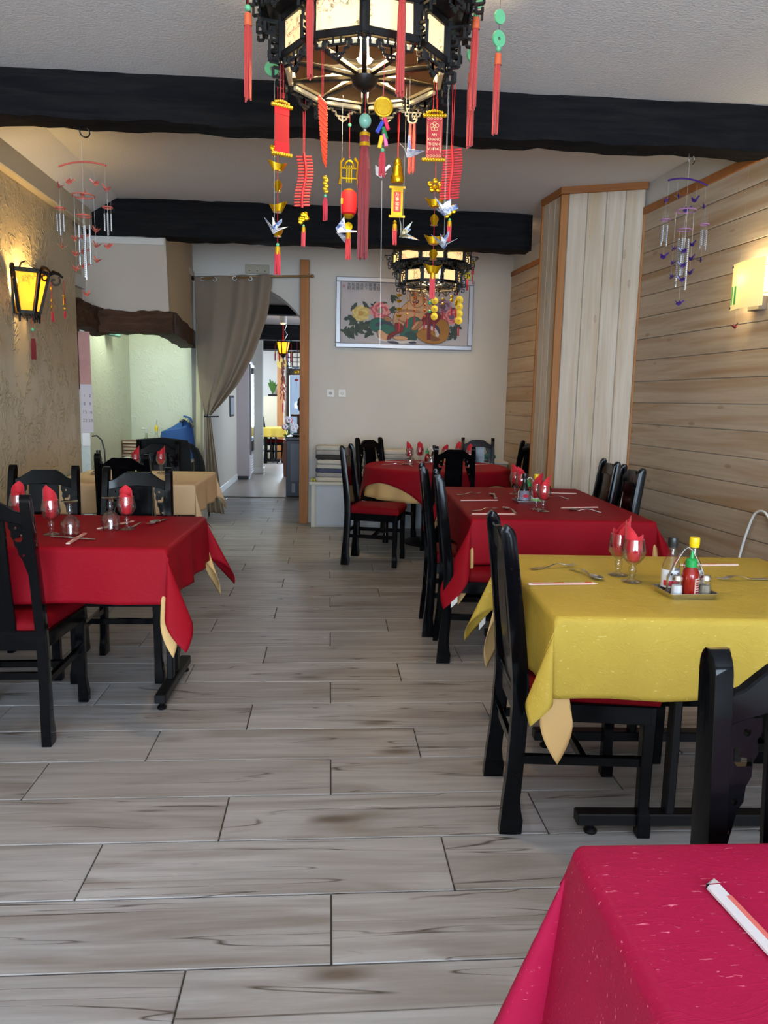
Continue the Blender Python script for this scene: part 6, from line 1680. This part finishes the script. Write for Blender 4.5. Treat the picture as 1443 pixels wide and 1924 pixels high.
def tail(u, v):
    w = .045 + .085 * v ** .8; cx = -1.275 + .045 * v + .02 * v * v
    x = cx + (u - .5) * w * (1.0 + .4 * v)
    return (x, .022 * sin(2 * pi * 3 * u + .6) * (.35 + .65 * v) - .02, 1.148 - 1.02 * v - .02 * u * v)
m = MB(); m.grid(tail, 50, 26); m.build('lower_tail', M_taupe, cu, smooth=180, thick=.0025)
m = MB(); m.grid(lambda u, v: (-1.40 + .09 * u - .02 * v, .03 + .015 * sin(9 * u), 1.9 - 1.2 * v), 12, 10); m.build('back_fold', plain('lit_curtain_back', srgb(196, 188, 160), .8), cu, smooth=180, thick=.002)  # paler colour stands in for alcove light on the curtain's back
MB().tube([(-1.315, -.03, 1.150), (-1.28, -.05, 1.146), (-1.245, -.035, 1.146), (-1.20, .0, 1.147), (-1.17, .02, 1.148)], .007, 6).build('tie_back', M_iron, cu)
for x0, x1, z0 in ((-1.315, -1.185, 2.548), (-.985, -.825, 2.566)):
    for x in (x0, x1): MB().tube([(x + .019 * cos(2 * pi * i / 18), -.028, z0 + .019 * sin(2 * pi * i / 18)) for i in range(18)], .0045, 6, True).build('eyelet', M_steel, cu)
    MB().tube([(x0 + .005, -.034, z0 + .004), (x1 - .005, -.034, z0 + .010)], .010, 8).build('rod_showing', M_brass, cu)
bx = thing('wall_bracket_plate', 'worn off-white fixing plate above the curtain top', 'plate', (-.77, 8.245, 2.69), 0)
plt_ = MB().box(-.125, .125, -.018, 0, -.045, .045).build('plate', plain('old_plate', srgb(176, 168, 150), .6), bx, bevel=.003)
for x in (-.08, 0, .08): MB().lathe([(.001, 0), (.006, 0), (.005, .003), (.001, .003)], 8, Matrix.Translation((x, -.018, -.018)) @ Matrix.Rotation(pi / 2, 4, 'X')).build('screw', M_iron, plt_)

# ------------------------------------------------------------------ alcove, left side
cal = thing('wall_calendar', 'long paper calendar hanging at the end of the plaster wall', 'calendar', (-1.968, 6.20, 1.79), .22)
MB().box(-.012, .075, 0, .003, -.36, .05).build('picture_sheet', plain('red_and_white_sheet', srgb(206, 150, 140), .6, vary=.9, scale=9), cal)
MB().box(-.010, .080, -.003, .0, -.74, -.36).build('date_sheet', plain('white_sheet', srgb(206, 196, 200), .6), cal)
for r_ in range(4):
    for c_ in range(2): text(cal, str(1 + c_ + 7 * r_), .018 + .042 * c_, -.0034, -.45 - .065 * r_, .034, M_lab_b, 'date')
MB().box(-.03, .0, .004, .022, -.40, .10).build('wood_batten', M_brown, cal)
sw = thing('wall_switch', 'small white junction box low at the end of the plaster wall', 'switch', (-1.955, 6.19, 1.0), .3)
MB().box(-.02, .045, -.03, .0, -.06, .05).build('box', M_white_p, sw, bevel=.004)
pc_ = thing('power_cable', 'black cable arching from the junction box behind the cream table', 'cable', (-1.90, 6.2, 1.0), 0)
MB().tube([(0, 0, .02), (.04, 0, .025), (.075, 0, -.01), (.095, 0, -.09), (.098, 0, -.20), (.095, 0, -.42)], .006, 8).build('cable', M_blk, pc_, smooth=60)
fx = thing('wall_lamp_frame', 'small teal framed lamp high on the left alcove wall under the mantel', 'lamp', (-2.10, 7.55, 2.03), radians(87))
for x0, x1, z0, z1 in ((-.11, .11, .07, .10), (-.11, .11, -.12, -.07), (-.11, -.07, -.12, .10), (.07, .11, -.12, .10)): MB().box(x0, x1, -.06, .0, z0, z1).build('teal_frame', plain('teal_frame', srgb(140, 190, 186), .4), fx, bevel=.006)
MB().box(-.07, .07, -.03, -.01, -.08, .08).build('panel', M_white_p, fx)
ML = 'brown menus stacked on the alcove ledge'
for i, lb in enumerate(('lowest brown menu of the pile on the alcove ledge', 'second lowest menu of the pile on the alcove ledge', 'middle menu of the pile on the alcove ledge', 'menu just under the top one of the pile on the alcove ledge', 'topmost menu of the pile on the alcove ledge')):
    t = thing('menu_book', lb, 'menu', (-2.03 + .008 * (i % 2), 8.12, .716 + .034 * i), .12 * (i % 3) - .1, ML)
    MB().box(-.13, .13, -.10, .10, 0, .006).box(-.13, .13, -.10, .10, .026, .032).box(-.13, -.122, -.10, .10, 0.004, .028).build('cover', plain('brown_cover', srgb(120, 84, 66), .6), t, bevel=.002)
    MB().box(-.12, .125, -.095, .095, .006, .026).build('pages', plain('pages', srgb(206, 186, 166), .8), t)
t = thing('oil_bottle', 'clear oil bottle with a metal pourer on the alcove ledge', 'bottle', (-1.85, 8.25, .716), 0)
MB().lathe([(.001, 0), (.032, 0), (.034, .01), (.034, .17), (.016, .22), (.014, .27)], 18).build('bottle', M_glass, t, smooth=60); MB().lathe([(.001, .01), (.030, .012), (.030, .12), (.001, .12)], 16).build('oil', mat_glass('yellow_oil', srgb(226, 190, 90)), t)
MB().lathe([(.016, .262), (.017, .30), (.010, .31), (.005, .33)], 12).build('yellow_collar', M_yel, t); MB().tube([(0, 0, .325), (0, 0, .35), (.006, 0, .38)], .004, 6).build('pourer', M_steel, t)
MB().box(-.02, .01, -.036, -.032, .09, .14).build('label', plain('orange_label', srgb(206, 110, 60), .6), t)
t = thing('pump_bottle', 'white pump dispenser beside the oil bottle in the alcove', 'bottle', (-1.955, 8.24, .716), 0)
MB().lathe([(.001, 0), (.032, 0), (.034, .01), (.034, .17), (.012, .20), (.012, .24)], 18).build('bottle', mat_glass('frosted_bottle', srgb(226, 230, 226), .3), t, smooth=60); MB().tube([(0, 0, .235), (0, 0, .285), (-.045, 0, .285)], .009, 8).build('pump', M_white_p, t)
# jacket over the chair and the patterned bag
def mat_floral():
    t = NT('yellow_flower_fabric'); v = t.coords(); d = t.voro(v, 16); n = t.noise(v, 30, 3)
    t.set(t.ramp(t.math('ADD', d, t.math('MULTIPLY', n, .25)), [(.22, srgb(226, 206, 90)), (.36, srgb(206, 206, 190)), (.46, srgb(60, 66, 60)), (.62, srgb(190, 190, 170)), (.75, srgb(40, 50, 60))]), .8); return t.m
jk = thing('jacket', 'dark jacket hung over the chair back before the alcove', 'jacket', (-1.385, 6.375, 0), 0)
def jf(u, v):
    x = (u - .5) * (.42 + .13 * v); 
    top = 1.0 - .02 * abs(2 * u - 1)
    a = v * 2 - .05
    if a < 0: return (x, -.005, top + .012)
    y = -.005 + .085 * min(1, a * 5) + .02 * sin(9 * u + 2 * v) * v
    return (x + .03 * v * sin(4 * u), y, top + .012 - .42 * a)
MB().grid(jf, 30, 26).build('jacket', plain('black_jacket_cloth', srgb(22, 24, 24), .9, bump=.3), jk, smooth=180, thick=.006)
MB().grid(lambda u, v: (.20 + .10 * v + .07 * u + .02 * sin(5 * v), .06 + .05 * u + .02 * sin(7 * u), .97 - .36 * v - .05 * u), 8, 16).build('sleeve', plain('black_sleeve', srgb(16, 18, 20), .9), jk, smooth=180, thick=.012)
bg = thing('tote_bag', 'bright blue bag with a yellow flowered flap behind the jacket', 'bag', (-1.50, 7.90, .716), 0)
M_blue = plain('blue_fabric', srgb(40, 84, 150), .7, bump=.3)
def bf(u, v):
    a = 2 * pi * u; R_ = .19 * (1 - .25 * v) ; hgt = .20 + .04 * cos(a - .5)
    return (-.05 + R_ * cos(a) * (1 + .08 * sin(3 * a)) - .02, .10 * sin(a), hgt * sin(v * pi / 2) * (1 + .06 * sin(2 * a)))
MB().grid(lambda u, v: (lambda p: (p[0] * (1 - max(0, v - .8) * 4.6), p[1] * (1 - max(0, v - .8) * 4.6), p[2]))(bf(u, v)), 28, 14, M=Matrix.Scale(1.75, 4, (0, 0, 1))).build('bag_body', M_blue, bg, smooth=60)
MB().grid(lambda u, v: (.0 + .13 * (u - .2), -.09 + .12 * v, .385 + .05 * sin(pi * u) - .05 * u + .012 * sin(12 * v)), 12, 8).build('flowered_flap', mat_floral(), bg, smooth=180, thick=.012)

# ------------------------------------------------------------------ right wall cable
cb2 = thing('power_cable', 'white cable looping down the boarded wall by the yellow table', 'cable', (0, 0, 0), 0)
pts = [on_right(3.80, .03, .76), on_right(3.86, .03, .80), on_right(3.93, .03, .78), on_right(3.98, .03, .68), on_right(4.02, .03, .55), on_right(4.05, .03, .40), on_right(4.06, .03, .20), on_right(4.0, .03, .02)]
cp_ = []
for i in range(len(pts) - 1):
    p0, p1, p2, p3 = pts[max(0, i - 1)], pts[i], pts[i + 1], pts[min(len(pts) - 1, i + 2)]
    for j in range(6):
        k = j / 6; cp_.append(.5 * (2 * p1 + (p2 - p0) * k + (2 * p0 - 5 * p1 + 4 * p2 - p3) * k * k + (3 * p1 - p0 - 3 * p2 + p3) * k ** 3))
MB().tube(cp_, .007, 8).build('cable', M_white_p, cb2, smooth=60)
pg = thing('wall_socket', 'dark socket low on the boarded wall at the end of the white cable', 'socket', on_right(3.78, 0.0, .76), math.atan(.1))
MB().box(-.02, 0, -.04, .04, -.04, .04).build('plate', M_white_p, pg, bevel=.004); MB().box(-.05, -.02, -.018, .018, -.018, .018).build('plug', M_blk, pg, bevel=.006)

# ------------------------------------------------------------------ back room things
fr = thing('drinks_fridge', 'tall lilac grey drinks fridge beyond the arch, glass door to the aisle', 'fridge', (-1.43, 12.85, 0), 0)
M_lil = plain('lilac_panel', srgb(176, 164, 166), .5)
MB().box(-.16, .12, -.28, .30, .06, 1.95).build('body', M_lil, fr, bevel=.006); MB().box(-.14, .10, -.25, .27, .0, .06).build('plinth', M_blk, fr)
MB().box(.121, .145, -.26, .28, .42, 1.90).build('door_frame', plain('grey_alu', srgb(110, 106, 106), .3, .6), fr, bevel=.003); MB().box(.146, .150, -.22, .24, .47, 1.85).build('glass', plain('dark_door_glass', srgb(70, 66, 66), .05), fr)
for i in range(7): MB().box(.121, .130, -.24, .26, .10 + .042 * i, .122 + .042 * i).build('vent_slat', plain('pale_slat', srgb(206, 202, 204), .4), fr)
co = thing('chest_cooler', 'dark blue grey cooler cabinet standing just beyond the arch', 'cabinet', (-.40, 10.42, 0), 0)
M_dk = plain('dark_blue_steel', srgb(58, 60, 76), .4); 
MB().box(-.19, .22, 0, .45, 0, .79).build('body', M_dk, co, bevel=.008); MB().box(-.195, .225, -.008, .455, .79, .835).build('lid', M_blk, co, bevel=.008)
MB().box(-.13, .16, -.006, 0.0, .22, .74).build('front_panel', plain('slate_panel', srgb(84, 86, 104), .35), co, bevel=.002); MB().box(-.02, .18, -.010, 0.0, .03, .20).build('service_plate', plain('grey_plate', srgb(104, 106, 118), .35), co, bevel=.004)
MB().tube([(.08 + .02 * cos(2 * pi * i / 14), -.012, .125 + .02 * sin(2 * pi * i / 14)) for i in range(14)], .003, 6, True).build('lock_ring', M_blk, co); MB().box(-.11, -.06, -.010, 0, .06, .19).build('hinge_plate', plain('pale_plate', srgb(150, 150, 160), .35), co, bevel=.003)
tr_ = thing('serving_tray', 'shiny metal bowls on top of the dark cooler cabinet', 'tray', (-.40, 10.6, .836), 0)
MB().lathe([(.001, 0), (.10, 0), (.14, .02), (.145, .022), (.10, .006), (.001, .006)], 24, cap=False).build('dish', M_steel, tr_, smooth=60)
MB().lathe([(.001, .03), (.09, .03), (.12, .045), (.09, .036), (.001, .036)], 24, cap=False).build('dish', M_blk, tr_, smooth=60)
sh_ = thing('plant_shelf', 'dark wooden stand with a shelf in front of the bright street door', 'stand', (-.42, 13.6, 0), 0)
MB().box(-.26, .20, -.12, .12, 1.04, 1.08).build('shelf', M_brown, sh_, bevel=.004)
for x in (-.12, .14): MB().box(x - .03, x + .03, -.06, .06, 0, 1.04).build('leg', M_brown, sh_, bevel=.004)
vs_ = thing('flask_vase', 'large dark round flask with a glass neck on the wooden stand', 'vase', (-.40, 13.6, 1.081), 0)
MB().lathe([(.001, 0), (.07, .0), (.15, .07), (.178, .17), (.165, .25), (.13, .31)], 26).build('dark_body', plain('dark_wicker', srgb(18, 18, 18), .8, bump=.5), vs_, smooth=60); MB().lathe([(.13, .31), (.09, .38), (.045, .44), (.035, .55)], 20, cap=False).build('glass_neck', mat_glass('green_glass', srgb(190, 220, 200)), vs_, smooth=60)
fl_ = thing('flower_vase', 'pot of pink and white flowers behind the dark cooler', 'flowers', (-.70, 13.2, 0.0), 0)
MB().lathe([(.001, .0), (.09, .0), (.10, .25), (.12, .30), (.08, .62), (.085, .64)], 18).build('pot', plain('terracotta', srgb(150, 100, 80), .7), fl_)
M_stem = plain('stem_green', srgb(70, 100, 60), .7); M_petalw = plain('white_petal', srgb(226, 214, 220), .6); M_petalp = plain('pink_petal', srgb(214, 90, 110), .6)
for i in range(9):
    a = i * 2.4; r_ = .02 + .012 * i; hx, hy, hz = r_ * cos(a) * 1.1, r_ * sin(a), .98 - .02 * i + .05 * sin(i)
    MB().tube([(0, 0, .62), (hx * .5, hy * .5, .80), (hx, hy, hz)], .005, 5).build('stem', M_stem, fl_)
    m = MB()
    for k in range(7): b_ = 2 * pi * k / 7; m.ball((hx + .032 * cos(b_), hy - .01, hz + .032 * sin(b_)), (.020, .008, .020), 6, 4)
    m.build('blossom', M_petalp if i in (0, 4) else M_petalw, fl_)
for i in range(8): a = i * .8; MB().grid(lambda u, v: (.015 * (u - .5) * sin(pi * v) * 3 + .10 * v * cos(a), .10 * v * sin(a), .62 + .22 * v - .10 * v * v), 2, 8).build('leaf', M_stem, fl_, smooth=180)
pt = thing('potted_plant', 'green leafy plant in the planter of the back room', 'plant', (-1.27, 17.18, 1.40), 0)
M_lf = plain('leaf_green', srgb(74, 112, 52), .5, vary=.5)
MB().lathe([(.001, 0), (.10, 0), (.11, .04), (.001, .05)], 16).build('soil', plain('soil', srgb(24, 20, 18), .95, bump=.8), pt)
for i in range(16):
    a = i * 2.4; L = .26 + .10 * ((i * 7) % 5) / 5; sp = .5 + .5 * ((i * 3) % 4) / 4
    MB().grid(lambda u, v: (.05 * (u - .5) * sin(pi * min(1, v * .98 + .02)) + L * .45 * sp * v * cos(a) , L * .45 * sp * v * sin(a) + .05 * (u - .5) * sin(pi * v) * .5, .04 + L * (1.25 * v - .45 * sp * v * v)), 2, 7).build('leaf', M_lf, pt, smooth=180)
# amber hanging lantern in the back room
hl = thing('hanging_lantern', 'small amber hanging lantern glowing in the back room', 'lamp', (-.695, 11.5, 2.10), 0)
tp = [Vector((.10 * cos(k * pi / 3 + .3), .10 * sin(k * pi / 3 + .3), .09)) for k in range(6)]; bt = [Vector((.06 * cos(k * pi / 3 + .3), .06 * sin(k * pi / 3 + .3), -.09)) for k in range(6)]
m = MB()
for k in range(6): m.bar(bt[k], tp[k], .014, .014).bar(tp[k], tp[(k + 1) % 6], .014, .016).bar(bt[k], bt[(k + 1) % 6], .014, .016).tube([tp[k], tp[k] * 1.25 + Vector((0, 0, .01)), tp[k] * 1.4 - Vector((0, 0, .02))], .006, 6)
m.build('frame', M_fret, hl)
for k in range(6):
    p = MB(); p.add([bt[k].lerp(bt[(k + 1) % 6], .1), bt[k].lerp(bt[(k + 1) % 6], .9), tp[k].lerp(tp[(k + 1) % 6], .9), tp[k].lerp(tp[(k + 1) % 6], .1)], [(0, 1, 2, 3)]); p.build('amber_pane', M_amber, hl, smooth=0, thick=.002)
MB().ball((0, 0, 0), .028, 10, 8).build('bulb', M_bulb, hl); MB().tube([(0, 0, .10), (0, 0, .36)], .008, 6).build('cord', M_cord, hl); MB().tube([(.02, 0, .12), (.06, 0, .20), (.02, 0, .26), (.05, 0, .34)], .004, 6).build('wire', M_steel, hl)
MB().lathe([(.001, .48), (.06, .48), (.055, .36), (.03, .34)], 12).build('ceiling_rose', M_white_p, hl); MB().lathe([(.05, -.10), (.03, -.13), (.008, -.15), (.006, -.50)], 10).build('drop', M_fret, hl)
for k in range(4):
    a = k * pi / 2 + .5; x, y = .13 * cos(a), .13 * sin(a)
    o = thing('hanging_tassel', ('red tassel at the left of the back room lantern', 'red tassel behind the back room lantern', 'red tassel at the right of the back room lantern', 'red tassel in front of the back room lantern')[k], 'tassel', (-.695 + x, 11.5 + y, 2.16), 0, 'tassels of the back room lantern')
    cord(o, [(0, 0, 0), (0, 0, -.12)], .002); tassel(o, 0, 0, -.12, -.26, .010, M_tassel2, cap=M_goldp)
point_light('back_lantern_light', (-.695, 11.5, 2.10), 12, (1, .66, .25), .04)
ll = thing('hanging_lattice_lantern', 'pale lattice lantern hanging before the far street door', 'lamp', (-.56, 13.4, 2.02), 0)
m = MB(); R_ = .17
for k in range(6):
    a, a2 = k * pi / 3, (k + 1) * pi / 3
    for z_ in (-.12, -.04, .04, .12): m.bar((R_ * cos(a), R_ * sin(a), z_), (R_ * cos(a2), R_ * sin(a2), z_), .014, .014)
    m.bar((R_ * cos(a), R_ * sin(a), -.14), (R_ * cos(a), R_ * sin(a), .14), .018, .018); am = (a + a2) / 2
    m.bar((R_ * .87 * cos(am), R_ * .87 * sin(am), -.12), (R_ * .87 * cos(am), R_ * .87 * sin(am), .12), .012, .012)
m.build('lattice', M_fret, ll); MB().lathe([(.135, -.115), (.135, .115)], 6, cap=False).build('paper_shade', mat_panel('white_shade', srgb(236, 236, 226), .5, .6, False), ll, smooth=0); MB().tube([(0, 0, .14), (0, 0, .56)], .006, 6).build('cord', M_blackcord, ll)
m = MB()
for k in range(6): m.bar((R_ * cos(k * pi / 3), R_ * sin(k * pi / 3), .13), (0, 0, .16), .01, .01)
m.build('top_ribs', M_fret, ll)
# red firecracker garland by the pine post
t = thing('hanging_firecrackers', 'faded red firecracker garland hanging in front of the pine post', 'charm', (-.80, 13.2, 2.33), 0)
M_fade = plain('faded_red', srgb(186, 96, 80), .6)
cord(t, [(0, 0, 0), (0, 0, -.32)], .003); 
cm_ = MB().tube([(0, 0, .0), (.035, 0, -.09)], [.010, .014], 7).mesh('cracker', M_fade)
for i in range(22):
    o = put('cracker', cm_, t, (.02 * sin(i * 2.1), .02 * cos(i * 2.1), -.30 - .030 * i)); o.rotation_euler = (0, 0, i * 2.4)
cord(t, [(0, 0, -.9), (0, 0, -1.15)], .003); tassel(t, 0, 0, -1.05, -1.22, .014, M_tassel2)
t = thing('paper_fan', 'small yellow half moon fan fixed high on the pine post', 'fan', (-1.06, 16.99, 2.12), 0)
MB().lathe([(.001, 0), (.11, 0), (.11, .006), (.001, .006)], 20, Matrix.Translation((0, 0, 0)) @ Matrix.Rotation(pi / 2, 4, 'X')).build('fan', plain('straw_fan', srgb(190, 160, 70), .7), t); MB().box(-.008, .008, -.004, .004, -.2, -.1).build('handle', M_brown, t)
t = thing('wall_photo', 'small black and white framed photo on the left wall of the passage', 'picture', (-1.505, 11.9, 1.22), radians(90))
MB().box(-.22, .22, -.004, .012, -.16, .16).build('frame', M_blk, t, bevel=.004); MB().box(-.19, .19, -.007, -.003, -.13, .13).build('print', plain('grey_photo', srgb(170, 176, 190), .3, vary=1.0, scale=6), t)
t = thing('hanging_charm_string', 'gold butterfly charm with red bead hanging in front of the street door', 'charm', (-.60, 13.9, 2.33), 0)
cord(t, [(0, 0, .25), (0, 0, -.78)], .002); MB().ball((-.02, 0, -.50), (.03, .01, .03), 8, 6).ball((.025, 0, -.49), (.03, .01, .035), 8, 6).build('gold_butterfly', M_goldp, t); MB().ball((0, 0, -.64), (.035, .02, .02), 8, 6).build('red_bead', M_redp, t)
